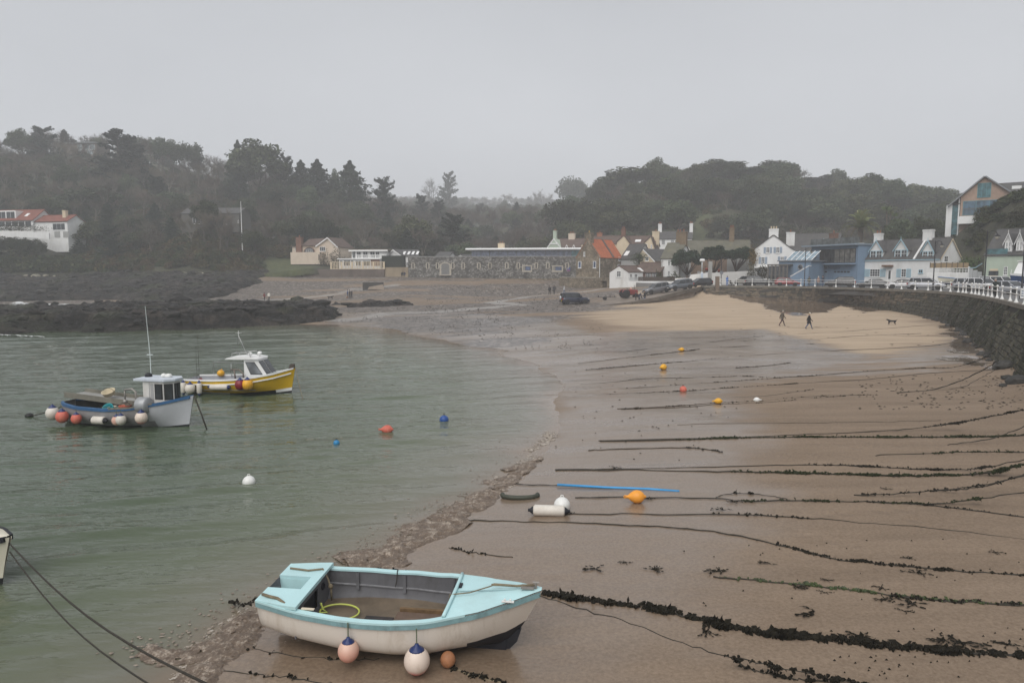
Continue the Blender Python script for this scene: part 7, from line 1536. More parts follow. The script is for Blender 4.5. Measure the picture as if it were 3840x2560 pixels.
#            L    W    H   belt hood  xw0(hood/screen base) xr0 xr1 xw1 rear-top-z  wheel-r
CAR={'suv':(4.6,1.86,1.70,1.08,1.06,.85,.15,-1.85,-2.2,1.05,.37),'box':(4.75,1.85,1.86,1.12,1.12,.95,.45,-2.15,-2.28,1.1,.39),'hatch':(4.2,1.78,1.48,.95,.92,.95,.1,-1.45,-2.0,.98,.32),
 'coupe':(4.5,1.80,1.38,.92,.86,.85,.05,-1.0,-1.95,.98,.33),'estate':(4.75,1.84,1.66,1.02,1.0,1.15,.45,-1.9,-2.25,1.05,.34),'van':(4.6,1.85,1.9,1.1,1.1,1.35,.7,-2.1,-2.25,1.1,.34),'open':(4.2,1.78,1.36,.90,.88,.75,.25,-.75,-1.25,.92,.32)}
def car(label,loc,rz,style,body,roofm=None,group='cars parked along the harbour',pitch=0.0,extras=(),name='car'):
 L,W,H,zb,zh,xw0,xr0,xr1,xw1,zr,wr=CAR[style];hl=L/2;y=W/2
 t=thing(name,label,'car',M=Matrix.Translation(loc)@Matrix.Rotation(rz,4,'Z')@Matrix.Rotation(-pitch,4,'Y'),group=group)
 st=[(-hl,.42,zr*.80,.86),(-hl+.07,.30,zr*.95,.95),(-hl+.5,.26,zr,1),(-.6,.24,zb,1),(xw0-.2,.24,zb,1),(xw0+.1,.24,zh,.995),(hl-.65,.26,zh*.95,.97),(hl-.2,.30,zh*.86,.92),(hl-.04,.36,zh*.72,.84),(hl,.42,zh*.62,.80)]
 m=MB();rings=[]
 for x,z0,z1,k in st:
  w_=y*k;rings.append([(x,-w_*.92,z0),(x,w_*.92,z0),(x,w_,lerp(z0,z1,.2)),(x,w_*.995,lerp(z0,z1,.6)),(x,w_*.95,z1-.07),(x,w_*.80,z1),(x,-w_*.80,z1),(x,-w_*.95,z1-.07),(x,-w_*.995,lerp(z0,z1,.6)),(x,-w_,lerp(z0,z1,.2))])
 m.loft([[Vector(p)for p in r_]for r_ in rings]);m.build('body',body,t,True)
 rm=roofm or body;g=MB();r0,r1=y*.93,y*.76;zt=H-.06;zf=(zb+zh)/2-.03
 if style!='open':
  ring=lambda k,z,xa,xb:[Vector((xa,-k,z)),Vector((xb,-k,z)),Vector((xb,k,z)),Vector((xa,k,z))]
  g.loft([ring(r0,zb-.06,xw1,xw0+.12),ring(lerp(r0,r1,.92),zt,xr1-.04,xr0+.05)]);o=g.build('glasshouse',cgl,t)
 else:
  g.loft([[Vector((xw1,-r0,zb-.06)),Vector((xw0,-r0,zb-.06)),Vector((xw0,r0,zb-.06)),Vector((xw1,r0,zb-.06))],[Vector((xr1,-r1,zt)),Vector((xr0,-r1,zt)),Vector((xr0,r1,zt)),Vector((xr1,r1,zt))]]);o=g.build('glasshouse',cgl,t)
 m=MB();m.loft([[Vector((x,-k,z))for x,k,z in((xr1-.1,r1+.02,zt-.01),)]+[Vector((xr0+.08,-r1-.02,zt-.01)),Vector((xr0+.08,r1+.02,zt-.01)),Vector((xr1-.1,r1+.02,zt-.01))],[Vector((xr1,-r1*.9,H)),Vector((xr0-.12,-r1*.9,H)),Vector((xr0-.12,r1*.9,H)),Vector((xr1,r1*.9,H))]]);m.build('roof',rm,t)
 pm_=MB()
 for s in(-1,1):
  for xa,xb,k in((xw0+.14,xr0+.06,.045),(lerp(xw1,xw0,.52),lerp(xr1,xr0,.52),.04),(xw1,xr1-.05,.09 if style in('hatch','coupe','open')else .05))+(((lerp(xw1,xw0,.2),lerp(xr1,xr0,.12),.04),)if style in('suv','box','estate')else()):
   pm_.tube([(xa,s*(r0+.004),zb-.05),(xb,s*(lerp(r0,r1,.92)+.004),zt)],k,5)
 pm_.build('pillars',rm if style!='open' else blackp,t)
 for s in(-1,1):
  m=MB();m.box(xw0-.18,s*(y+.01)-(.17 if s<0 else 0),zb+.02,xw0-.02,s*(y+.01)+(.17 if s>0 else 0),zb+.17);m.build('mirror',body,t)
  m=MB();m.loft([[Vector((hl-.32,s*y*.93,zh*.80-.1)),Vector((hl-.03,s*y*.62,zh*.68-.1)),Vector((hl-.03,s*y*.62,zh*.68+.08)),Vector((hl-.36,s*y*.93,zh*.80+.08))],[Vector((hl-.28,s*y*.96,zh*.80-.08)),Vector((hl+.03,s*y*.62,zh*.68-.08)),Vector((hl+.02,s*y*.62,zh*.68+.05)),Vector((hl-.30,s*y*.96,zh*.80+.06))]]);m.build('headlight',whl,t)
  m=MB();m.box(-hl-.015,s*y*.84-.12,zr*.66,-hl+.12,s*y*.84+.12,zr*.9);m.build('tail_light',redl,t)
  a=MB()
  for xx in(hl-.85,-hl+.85):a.lathe([(wr*1.16,-.012),(wr*1.16,.012),(.02,.012)],18,Matrix.Rotation(math.pi/2,4,'X'),(xx,s*(y-.005),wr+.02))
  a.build('wheel_arch',blackp,t)
  for xx in(hl-.85,-hl+.85):wheel(t,xx,s*(y-.08),wr,.21)
  m=MB();m.box(-hl+1.3,s*(y+.004)-.015,.24,hl-1.3,s*(y+.004)+.015,.36);m.build('sill_trim',blackp,t)
 m=MB();m.box(hl-.05,-y*.5,zh*.42,hl+.02,y*.5,zh*.66);m.build('grille',blackp,t);m=MB();m.box(hl-.12,-y*.8,.30,hl+.03,y*.8,.42);m.box(-hl-.03,-y*.85,.34,-hl+.12,y*.85,.48);m.build('bumper',blackp,t)
 m=MB();m.box(hl+.02,-.26,.44,hl+.04,.26,.55);m.build('front_plate',wpl,t);m=MB();m.box(-hl-.02,-.26,zr*.62,-hl,.26,zr*.62+.12)if style!='box' else m.box(-hl-.05,-.7,.52,-hl-.02,-.2,.64);m.build('rear_plate',ypl,t)
 if 'rails' in extras:
  m=MB()
  for s in(-1,1):m.tube([(xr1+.1,s*r1*.85,H+.02),(xr1+.2,s*r1*.85,H+.07),(xr0-.25,s*r1*.85,H+.07),(xr0-.15,s*r1*.85,H)],.02,5)
  m.build('roof_rail',rimm if body!=blackp else blackp,t)
 if 'spare' in extras:
  m=MB();m.lathe([(.36,-.1),(.38,0),(.36,.1),(.3,.14),(.01,.15)],18,Matrix.Rotation(-math.pi/2,4,'Y'),(-hl-.1,0,.98));m.build('spare_wheel_cover',paint('silver cover',(.45,.46,.48),.35,metal=.4),t,True)
 if 'door' in extras:
  m=MB();m.box(-.05,-1.0,.35,.02,0,1.05,Matrix.Translation((.75,-y,0))@Matrix.Rotation(math.radians(-25),4,'Z'));m.box(-.045,-.9,1.05,.015,-.1,1.6,Matrix.Translation((.75,-y,0))@Matrix.Rotation(math.radians(-25),4,'Z'));m.build('open_door',body,t)
 return t
def onq(px,d,z=QZ):return Vector((X(px,d),d,z+.005))
r_=math.radians
g1=GT(2155,1139)
car('navy four by four with silver spare wheel cover parked on the shingle beach',g1,r_(12),'box',carpaint('navy car paint',(.018,.024,.05)),extras=('rails','spare','door'))
def onslip(px,py):p=slope_pt(px,py);return p+Vector((0,0,.01))
car('grey sports utility car nose down on the slipway, lowest of three',onslip(2462,1099),r_(196),'suv',carpaint('mid grey car paint',(.14,.14,.15)),extras=('rails',),pitch=r_(-7))
car('steel grey sports utility car in the middle of the slipway row',onslip(2549,1086),r_(200),'suv',carpaint('steel grey car paint',(.10,.115,.135)),extras=('rails',),pitch=r_(-5))
car('black hatchback parked highest on the slipway by the white wall',onslip(2624,1075),r_(192),'hatch',carpaint('black car paint',(.012,.012,.014)),pitch=r_(-2))
car('teal car mostly hidden behind the dark picket fence',Vector((X(2505,143.5),143.5,4.72)),r_(180),'hatch',carpaint('teal car paint',(.02,.07,.08)))
car('pale beige four by four with dark top seen from behind beside the white wall',onq(2797,133),r_(110),'suv',carpaint('beige car paint',(.30,.28,.25)),roofm=carpaint('black car paint',(0,0,0)))
car('black sports utility car with chrome window line facing the railing',onq(2846,129),r_(-22),'suv',carpaint('blue black car paint',(.018,.020,.024)),extras=('rails',))
car('red hatchback parked behind the quay railing',onq(2954,125.5),r_(-18),'hatch',carpaint('red car paint',(.24,.014,.02)))
car('large black sports utility car in front of the blue boathouse',onq(3152,118.5),r_(158),'suv',carpaint('gloss black car paint',(.014,.014,.017)))
car('dark grey coupe parked in front of the shuttered cottage window',onq(3273,110.5),r_(160),'coupe',carpaint('dark grey car paint',(.045,.046,.05)))
car('white convertible with black soft top in front of the cottage door',onq(3381,106),r_(160),'open',carpaint('white car paint',(.62,.62,.63),0),roofm=blackp)
car('silver white estate car with roof rails beside the boat trailer',onq(3478,100.5),r_(-38),'estate',carpaint('silver car paint',(.42,.43,.46)),extras=('rails',))
car('silver car with dark windows just right of the boat on its trailer',onq(3650,94),r_(-70),'estate',carpaint('silver car paint',(0,0,0)))
car('white sports utility car behind the railing in front of the pale gate',onq(3693,91),r_(-75),'suv',carpaint('white car paint',(0,0,0)))
car('white van behind the man in the dark coat',onq(3748,94),r_(-70),'van',carpaint('white car paint',(0,0,0)))
car('silver grey car below the blue cabin boat at the right edge',onq(3798,79),r_(-80),'hatch',carpaint('silver car paint',(0,0,0)))
# red tractor
tg=slope_pt(2358,1117);t=thing('tractor','old red tractor with cream wheel centres on the shingle by the slipway','tractor',M=Matrix.Translation(tg)@Matrix.Rotation(r_(12),4,'Z'))
trd=paint('worn red tractor paint',(.20,.025,.025),.5,.25,3,dirt=(.08,.03,.025))
m=MB();m.loft([[Vector((x,-w_,z0)),Vector((x,w_,z0)),Vector((x,w_,z1-.08)),Vector((x,w_*.7,z1)),Vector((x,-w_*.7,z1)),Vector((x,-w_,z1-.08))]for x,w_,z0,z1 in((-.1,.27,.6,1.42),(.3,.28,.6,1.45),(1.35,.26,.62,1.38),(1.5,.24,.66,1.3))]);m.build('bonnet',trd,t)
m=MB();m.box(-.9,-.22,.45,.4,.22,.85);m.box(.3,-.15,.45,1.4,.15,.7);m.build('chassis',blackp,t)
for s in(-1,1):
 o=thing('rear_wheel',None,None);o.parent=t;o.matrix_local=Matrix.Translation((-.75,s*.72,.68));Rx=Matrix.Rotation(math.pi/2,4,'X')
 m=MB();m.lathe([(.42,-.17),(.62,-.17),(.68,-.12),(.68,.12),(.62,.17),(.42,.17)],20,Rx);m.build('tyre',tyrem,o,True);m=MB();m.lathe([(.43,-.1),(.43,.1),(.36,.05),(.15,.02),(.12,.1),(.01,.1)],18,Rx);m.build('rim',paint('cream wheel paint',(.52,.40,.20),.6,.15,4),o,True)
 ty,rm=wheel_mesh(.36,.17);o=thing('front_wheel',None,None);o.parent=t;o.matrix_local=Matrix.Translation((1.25,s*.6,.36));place(ty,'tyre',o);place(rm,'rim',o)
 m=MB();m.loft([[Vector((-.75+.76*math.cos(a),s*.5,.68+.76*math.sin(a))),Vector((-.75+.76*math.cos(a),s*.92,.68+.76*math.sin(a))),Vector((-.75+.80*math.cos(a),s*.92,.68+.80*math.sin(a))),Vector((-.75+.80*math.cos(a),s*.5,.68+.80*math.sin(a)))]for a in np.linspace(.4,2.7,9)]);m.build('mudguard',trd,t)
m=MB();m.box(-.75,-.22,.98,-.35,.22,1.06);m.box(-.8,-.22,1.06,-.72,.22,1.35);m.build('seat',blackp,t);m=MB();m.tube([(-.1,0,1.4),(-.3,0,1.55)],.02,5);m.tube([Vector((-.32,.17*math.cos(a),1.56+.17*math.sin(a)))for a in np.linspace(0,6.28,12)],.015,5);m.build('steering_wheel',blackp,t)
m=MB();m.tube([(.95,0,1.4),(.95,0,2.15)],.04,8);m.build('exhaust',blackp,t);m=MB();m.box(1.5,-.2,.75,1.53,.2,1.2);m.build('grille',paint('cream wheel paint',(.5,.4,.2)),t)
buoy('pink ball buoy perched on the red tractor bonnet',tg+Vector((.35,.1,1.45)),.18,fendp)
# empty boat trailer
a,b=slope_pt(2240,1128),slope_pt(2300,1121);v=b-a;t=thing('boat_trailer','empty dark boat trailer standing between the four by four and the tractor','trailer',M=Matrix.Translation(a.lerp(b,.5))@Matrix.Rotation(math.atan2(v.y,v.x)+.05,4,'Z'))
m=MB();m.box(-1.4,-.55,.42,.9,-.47,.5);m.box(-1.4,.47,.42,.9,.55,.5);m.box(-1.35,-.47,.42,-1.27,.47,.5);m.box(-.2,-.47,.42,-.12,.47,.5);m.tube([(.9,-.5,.46),(1.9,0,.5)],.04,5);m.tube([(.9,.5,.46),(1.9,0,.5)],.04,5);m.build('frame',blackp,t)
for x_ in(-1.2,.1,.8,1.6):m=MB();m.box(x_-.03,-.3,.5,x_+.03,-.24,.78);m.box(x_-.03,.24,.5,x_+.03,.3,.78);m.build('bolster',blackp,t)
for s in(-1,1):wheel(t,-.1,s*.7,.28,.16)
# white and blue boat on its trailer, cabin boat at the right edge
hb_=dict(x0=-2.4,x1=2.2,rake=.4,b=[(0,.8),(.3,1.0),(.6,.98),(.8,.7),(1,.02)],s=[(0,1.0),(.5,.95),(1,1.25)],k=[(0,.25),(.5,.1),(1,.2)])
M_=Matrix.Translation(onq(3592,99,QZ+.55))@Matrix.Rotation(r_(172),4,'Z');t=thing('dinghy','white dinghy with blue gunwale standing on a trailer among the cars','boat',M=M_);bb_=paint('navy boat bottom',(.02,.05,.14),.4)
welded(hull_skin(hb_,24,8,zdark=[(0,.42),(1,.5)]),'hull',[paint('cream white gelcoat',(0,0,0)),bb_],t);rail_strip(hb_,0,.99,.07,.05,-.06,.03).build('gunwale',paint('mid blue rail',(.04,.16,.38),.5),t);welded(hull_skin(hb_,20,7,.05,.25),'inner_hull',[paint('brown grey inside',(.14,.12,.10),.7)],t);deck_sheet(hb_,.72,.98,.03,.02).build('foredeck',trim,t,True)
t=thing('boat_trailer','dark trailer carrying the white and blue dinghy','trailer',M=Matrix.Translation(onq(3592,99))@Matrix.Rotation(r_(172),4,'Z'));m=MB();m.box(-2.3,-.6,.48,2.0,-.5,.58);m.box(-2.3,.5,.48,2.0,.6,.58);m.box(-1.0,-.5,.48,-.9,.5,.58);m.build('frame',blackp,t)
for s in(-1,1):wheel(t,-.3,s*.85,.3,.18)
m=MB();m.box(-2.42,-.75,.5,-2.36,.75,.72);m.build('light_board',paint('red lamp lens',(0,0,0)),t)
hd=dict(x0=-2.8,x1=2.4,rake=.4,b=[(0,1.0),(.4,1.1),(.7,.95),(.9,.5),(1,.03)],s=[(0,1.5),(.5,1.5),(1,1.8)],k=[(0,.25),(.5,.15),(1,.5)])
M_=Matrix.Translation(onq(3850,84,QZ+.5))@Matrix.Rotation(r_(200),4,'Z');t=thing('cabin_boat','white cabin boat with dark blue hull on stands at the right edge','boat',M=M_)
welded(hull_skin(hd,24,8,zdark=[(0,1.32),(1,1.5)]),'hull',[trim,bb_],t);deck_sheet(hd,.05,.98,.03,.02).build('deck',trim,t,True)
m=MB();m.gprism([(-2.0,1.5),(1.3,1.5),(.9,2.2),(.3,3.2),(-2.0,3.2)],-.75,.75);m.build('cabin',trim,t);m=MB();m.box(-2.2,-.85,3.2,.5,.85,3.28);m.build('cabin_roof',trim,t)
for s in(-1,1):
 for a_,b_ in((-1.7,-.6),(-.4,.3)):m=MB();m.box(a_,s*.76-.012,2.4,b_,s*.76+.012,3.0);m.build('pane',cgl,t)
m=MB();m.tube([(2.2,-.3,1.8),(2.0,-.4,2.2),(1.2,-.7,2.1)],.02,5);m.build('pulpit',sst,t)
for x_ in(-1.6,1.0):
 for s in(-1,1):m=MB();m.tube([(x_,s*.9,-.5),(x_,s*.6,.5)],.05,5);m.build('stand',blackp,t)
# ================================================================== PEOPLE, DOGS
skin=paint('skin',(.42,.26,.19),.6,.05,6)
def cloth(name,c):return paint(name+' cloth',c,.9,.2,6,bmp=.3)
def skinmesh(name,verts,edges,rad,mats,matfn,sub=1):
 me=bpy.data.meshes.new(name);me.from_pydata(verts,edges,[]);o=bpy.data.objects.new(name,me);COL.objects.link(o)
 md=o.modifiers.new('s','SKIN');md.use_smooth_shade=True
 for i,r in enumerate(rad):me.skin_vertices[0].data[i].radius=r if isinstance(r,tuple)else(r,r)
 me.skin_vertices[0].data[0].use_root=True
 sb=o.modifiers.new('u','SUBSURF');sb.levels=sb.render_levels=sub
 bpy.context.view_layer.update();n=bpy.data.meshes.new_from_object(o.evaluated_get(bpy.context.evaluated_depsgraph_get()));bpy.data.objects.remove(o);n.name=name
 n.materials.clear()
 for m in mats:n.materials.append(m)
 for p in n.polygons:p.material_index=matfn(p.center);p.use_smooth=True
 return n
def person(label,loc,rz,coat,legs,hair,pose='stand',h=1.72,hat=None,long=False,group='people on the beach and quay',bag=None,hood=False,lean=0.0):
 s=h/1.72;st={'walk':.26,'stride':.34,'stand':.05,'sit':0,'bend':.08}[pose];B=lean
 def up(z,x=0,y=0):return(x+math.sin(B)*(z-.95),y,.95+math.cos(B)*(z-.95))if z>.95 else(x,y,z)
 V=[(0,0,.95),up(1.15),up(1.36),up(1.48,.01),up(1.56,.03),up(1.68,.03)];E=[(0,1),(1,2),(2,3),(3,4),(4,5)];Rr=[(.15,.12),(.145,.115),(.17,.115),(.055,.055),(.085,.09),(.075,.085)]
 for sd in(1,-1):
  f=st*sd;i=len(V)
  if pose=='sit':V+=[(.06,sd*.1,.90),(.45,sd*.12,.92),(.48,sd*.12,.48),(.60,sd*.12,.45)]
  else:V+=[(0,sd*.1,.88),(f*.55+.04,sd*.1,.49),(f-(.05 if f<0 else 0),sd*.1,.09+(.05 if f<-.1 else 0)),(f+.13,sd*.11,.05+(.02 if f<-.1 else 0))]
  E+=[(0,i),(i,i+1),(i+1,i+2),(i+2,i+3)];Rr+=[.095,.065,.048,.045]
  i=len(V);a=-f*.8
  if pose=='bend':hands=[up(1.36,.03,sd*.2),up(1.12,.22,sd*.24),up(.97,.45,sd*.2),up(.96,.52,sd*.19)]
  else:hands=[up(1.38,0,sd*.2),up(1.1,a*.35-.02,sd*.25),up(.89,a*.8+.06,sd*.25),up(.80,a*.9+.08,sd*.245)]
  V+=hands;E+=[(2,i),(i,i+1),(i+1,i+2),(i+2,i+3)];Rr+=[.07,.055,.042,.04]
 hem=.60 if long else .84;hb=Vector(up(1.60,.03));hm_=1.53
 def mf(c):
  zz=c.z if B==0 else(Vector((math.sin(B),0,math.cos(B))).dot(c-Vector((0,0,.95)))+.95 if c.z>.9 else c.z)
  if zz>1.64 or(zz>1.53 and c.x<hb.x-.045):return 3
  if zz>1.50:return 2
  d=abs(c.y)>.19 and zz<.86
  if d and abs(c.y)>.2:return 2
  if zz>.86:return 0
  return 1 if zz>.1 else 4
 Vs=[(x*s,y*s,z*s)for x,y,z in V];mats=[coat,legs,skin,hair,blackp]
 n=skinmesh('body',Vs,E,[tuple(k*s for k in r)if isinstance(r,tuple)else r*s for r in Rr],mats,lambda c:mf(c/s))
 t=thing('person',label,'person',loc,rz,group);place(n,'body',t)
 if True:
  m=MB();k0,k1=(.60,.26)if long else(.80,.2)
  rings=[[Vector((math.cos(a)*rx+dx,math.sin(a)*ry,z))*s for a in np.linspace(0,2*math.pi,13)[:-1]]for z,rx,ry,dx in((k0,.17+st*.25,.20,0),(.9,.155,.19,0),(1.12,.15,.185,math.sin(B)*.17),(1.30,.145,.20,math.sin(B)*.35),(1.44,.08,.12,math.sin(B)*.49))]
  m.loft(rings,cap=False);m.build('coat',coat,t,True)
 if hat:m=MB();m.lathe([(.102,.0),(.108,.05),(.09,.12),(.04,.155),(.01,.16)],12,None,Vector(up(1.66,.03))*s-Vector((0,0,.03)));m.build('hat',hat,t,True)
 if hood:m=MB();m.ball(Vector(up(1.62,.0))*s,.125*s,10,(.95,.95,1.15));m.build('hood',coat,t,True)
 else:m=MB();m.ball(Vector(up(1.665,.005))*s,.108*s,10,(1,.92,.8));m.build('hair',hair,t,True)
 if bag:m=MB();m.box(-.12,.2,.62,.12,.32,.9,Matrix.Scale(s,4));m.tube([(.0,.25,.9),(.0,.2,1.0)],.012,4);m.build('bag',bag,t)
 return t
def dog(label,loc,rz,mat,h=.5):
 V=[(0,0,.40),(.22,0,.42),(.38,0,.42),(-.22,0,.42),(-.34,0,.42),(.50,0,.55),(.60,0,.60),(.74,0,.56),(-.46,0,.52),(-.56,0,.62)];E=[(0,1),(1,2),(0,3),(3,4),(2,5),(5,6),(6,7),(4,8),(8,9)];Rr=[.105,.125,.115,.10,.09,.075,.08,.035,.03,.02]
 for sd in(1,-1):
  for j,xs in((2,(.36,.40,.37,.42)),(4,(-.30,-.22,-.40,-.34))):
   i=len(V);V+=[(xs[0],sd*.08,.34),(xs[1]-.02*sd,sd*.09,.20),(xs[2]+.05*sd,sd*.09,.05),(xs[3]+.06*sd,sd*.09,.02)];E+=[(j,i),(i,i+1),(i+1,i+2),(i+2,i+3)];Rr+=[.06,.038,.028,.03]
 k=h/.62;n=skinmesh('body',[(x*k,y*k,z*k)for x,y,z in V],E,[r*k for r in Rr],[mat],lambda c:0)
 t=thing('dog',label,'dog',loc,rz);place(n,'body',t)
 for s in(1,-1):m=MB();m.ball(Vector((.57,s*.075,.60))*k,.05*k,6,(.6,.35,1.2));m.build('ear',mat,t,True)
 return t
blk=cloth('black',(.014,.014,.016));navyc=cloth('navy',(.02,.026,.05));grey=cloth('charcoal',(.05,.05,.055));brn=cloth('brown tweed',(.085,.07,.055));jean=cloth('denim',(.06,.09,.16));dkr=cloth('dark maroon',(.05,.02,.025));olive=cloth('olive',(.06,.06,.04));tanc=cloth('tan',(.24,.17,.09));lgr=cloth('pale grey',(.42,.43,.45));bluec=cloth('bright blue',(.03,.13,.42));redc=cloth('dark red',(.16,.03,.03));wht=cloth('cream wool',(.6,.57,.5))
hg_=paint('grey hair',(.30,.29,.28),.9);hd_=paint('dark hair',(.03,.022,.018),.8);hl_=paint('fair hair',(.30,.21,.11),.8)
person('man in a brown tweed coat and maroon trousers walking over the sand',GT(2932,1223),r_(5),brn,dkr,hg_,'stride',1.78,lean=.08)
person('woman in a long black coat and cream hat striding over the sand',GT(3033,1234),r_(-8),blk,jean,hl_,'stride',1.74,hat=wht,long=True)
dog('black dog trotting on the sand below the sea wall',GT(3346,1217),r_(178),blk,.62)
person('left of two dark figures standing beyond the navy four by four',GT(*Z3(877,1362)),r_(100),blk,blk,hd_,'walk',1.75);person('taller dark figure with a bag standing beyond the navy four by four',GT(*Z3(935,1358)),r_(80),grey,blk,hd_,'walk',1.85,bag=blk);person('child in a pale grey hooded jacket by the stream',GT(*Z3(1060,1340)),r_(190),lgr,jean,lgr,'walk',1.4,hood=True)
b0=GT(2396,1133);person('stooping person in dark jacket and jeans gripping a pushchair on the sand',b0,r_(-10),navyc,navyc,hg_,'bend',1.8,lean=.5);person('tall dark figure behind the stooping person at the pushchair',b0+Vector((-.45,.5,0)),r_(0),blk,blk,hd_,'stand',1.75);person('person in black with blue jeans facing the pushchair',GT(2418,1132),r_(180),blk,jean,hd_,'walk',1.8,lean=.1)
t=thing('pushchair','dark pushchair between the people at the foot of the slipway','pushchair',GT(2408,1133),r_(0));m=MB()
for s in(-1,1):m.tube([(-.5,s*.24,1.0),(.3,s*.24,.2),(.45,s*.24,.12)],.025,5);m.tube([(-.3,s*.24,.15),(.15,s*.24,.8)],.025,5)
m.tube([(-.5,-.24,1.0),(-.5,.24,1.0)],.025,5);m.build('frame',rimm,t);m=MB();m.loft([[Vector((x,-.22,z)),Vector((x,.22,z)),Vector((x+.05,.22,z+.08)),Vector((x+.05,-.22,z+.08))]for x,z in((.4,.42),(.05,.45),(-.2,.9))]);m.build('seat',blk,t)
for x_,s in((.42,-1),(.42,1),(-.3,-1),(-.3,1)):ty,rm=wheel_mesh(.15,.05);o=thing('wheel',None,None);o.parent=t;o.matrix_local=Matrix.Translation((x_,s*.27,.15));place(ty,'tyre',o);place(rm,'rim',o)
person('lone figure in dark olive clothes walking up beside the slipway edge',GT(*Z4(572,1216)),r_(85),olive,grey,hd_,'walk',1.8,bag=blk);dog('dark dog beside the lone figure at the slipway edge',GT(*Z4(668,1205)),r_(0),blk,.5)
person('dark figure leaning left at the head of the slipway',slope_pt(*Z4(783,1105)),r_(200),blk,blk,hd_,'walk',1.7,lean=.15);person('person in a tan jacket at the head of the slipway',slope_pt(*Z4(853,1110)),r_(180),tanc,blk,hl_,'stand',1.72);person('broad person in black nearest the post at the head of the slipway',slope_pt(*Z4(878,1112)),r_(190),blk,blk,hd_,'stand',1.82)
bp_=onq(2728,125.5);person('dark haired person in a long blue coat behind the railing',bp_,r_(-60),bluec,bluec,hd_,'stand',1.75,long=True)
t=thing('pushchair','dark pushchair behind the railing beside the blue coat','pushchair',onq(2743,125.5),r_(20));m=MB()
for s in(-1,1):m.tube([(-.45,s*.22,1.0),(.35,s*.22,.15)],.025,5);m.tube([(-.25,s*.22,.15),(.15,s*.22,.7)],.025,5)
m.build('frame',blackp,t);m=MB();m.box(-.15,-.2,.4,.3,.2,.5);m.box(-.2,-.2,.5,-.12,.2,.95);m.build('seat',blk,t)
for x_,s in((.35,-1),(.35,1),(-.25,-1),(-.25,1)):ty,rm=wheel_mesh(.15,.05);o=thing('wheel',None,None);o.parent=t;o.matrix_local=Matrix.Translation((x_,s*.25,.15));place(ty,'tyre',o);place(rm,'rim',o)
person('person in an olive jacket by the blue boathouse wall',onq(3035,121.5),r_(-90),olive,grey,hd_,'stand',1.7);person('person with pale hat and patterned coat beside the boathouse door',onq(3070,118.5),r_(-90),cloth('pinkish check',(.26,.17,.14)),grey,hl_,'stand',1.7,hat=wht);person('tall person in a dark navy coat at the boathouse garage door',onq(3087,118),r_(180),navyc,jean,hd_,'stand',1.85)
person('man in dark green hooded parka leaning on the railing at the right',onq(3739,66.8),r_(190),cloth('dark green',(.02,.03,.028)),blk,hg_,'stand',1.86,lean=.12)
m=None
person('person with red jacket standing on the far rocks',GT(*Z2(225,1305))+Vector((0,0,.3)),r_(60),redc,blk,hd_,'stand',1.7,bag=wht);person('person with white rucksack standing on the far rocks',GT(*Z2(268,1305))+Vector((0,0,.35)),r_(90),wht,blk,hd_,'walk',1.78)
person('person in blue jacket of the trio on the far shingle',GT(*Z2(990,1268)),r_(20),cloth('mid blue',(.04,.07,.16)),navyc,hd_,'stand',1.78);person('dark figure in the middle of the trio on the far shingle',GT(*Z2(1010,1266)),r_(180),blk,blk,hd_,'stand',1.76);person('right hand dark figure of the trio on the far shingle',GT(*Z2(1027,1265)),r_(170),blk,blk,hg_,'stand',1.72)
dog('dark dog standing left of the trio on the far shingle',GT(*Z2(828,1278)),r_(10),blk,.7);dog('small orange brown dog at the feet of the trio',GT(*Z2(988,1270))+Vector((0,-.5,0)),r_(90),cloth('ginger',(.35,.15,.05)),.4)
person('dark figure sitting below the barracks end, left one',GT(*Z2(1490,1085)),r_(-90),blk,blk,hd_,'sit',1.7);person('dark figure sitting below the barracks end, right one',GT(*Z2(1512,1085)),r_(-90),navyc,blk,hd_,'sit',1.7)
# ================================================================== STREET FURNITURE, PINES, PALMS, ROPES, WEED
dkpost=paint('black lamp post paint',(.012,.012,.016),.45,.1,4)
def lamp(label,px,d,ztop,arm=1.0,flip=1,sign=False):
 b=onq(px,d);t=thing('street_lamp',label,'street lamp',b,0,'black street lamps along the quay');H=ztop-QZ
 m=MB();m.lathe([(.15,0),(.15,.25),(.11,.3),(.10,1.1),(.075,1.15),(.05,H-.3),(.05,H)],10);m.build('post',dkpost,t,True)
 if arm:
  m=MB();m.tube([(0,0,H-.35),(flip*arm*.4,0,H-.1),(flip*arm*.8,0,H-.15),(flip*arm,0,H-.4)],.03,6);m.tube([(0,0,H-.9),(flip*arm*.45,0,H-.2)],.018,5);m.build('bracket',dkpost,t,True)
  m=MB();m.lathe([(.03,H-.4),(.06,H-.48),(.30,H-.62),(.32,H-.66),(.05,H-.66)],12,None,(flip*arm,0,0));o=m.build('lamp_shade',dkpost,t,True);m=MB();m.lathe([(.22,H-.665),(.2,H-.8),(.1,H-.95),(.01,H-.97)],10,None,(flip*arm,0,0));m.build('globe',paint('frosted globe',(.5,.48,.42),.3),o,True)
 if sign:m=MB();m.lathe([(.32,-.015),(.32,.015),(.01,.016)],18,Matrix.Rotation(math.pi/2,4,'X'),(0,-.12,2.35));m.build('round_sign',paint('grey sign back',(.16,.17,.19),.5),t)
 return t
lamp('thin dark post with round sign at the railing end by the yard gate',2705,124,P(2706,962,124).z,0,sign=True)
lamp('street lamp in front of the blue boathouse stair',3018,119.5,P(3024,928,119.5).z)
lamp('street lamp in front of the white dormer cottage',3502,93,P(3508,900,93).z,.85)
lamp('tall street lamp in front of the yard gate and green house',3694,75,P(3703,862,75).z,1.05)
lamp('thick lamp post cut by the right edge of the view',3836,66,P(3842,862,66).z,1.0)
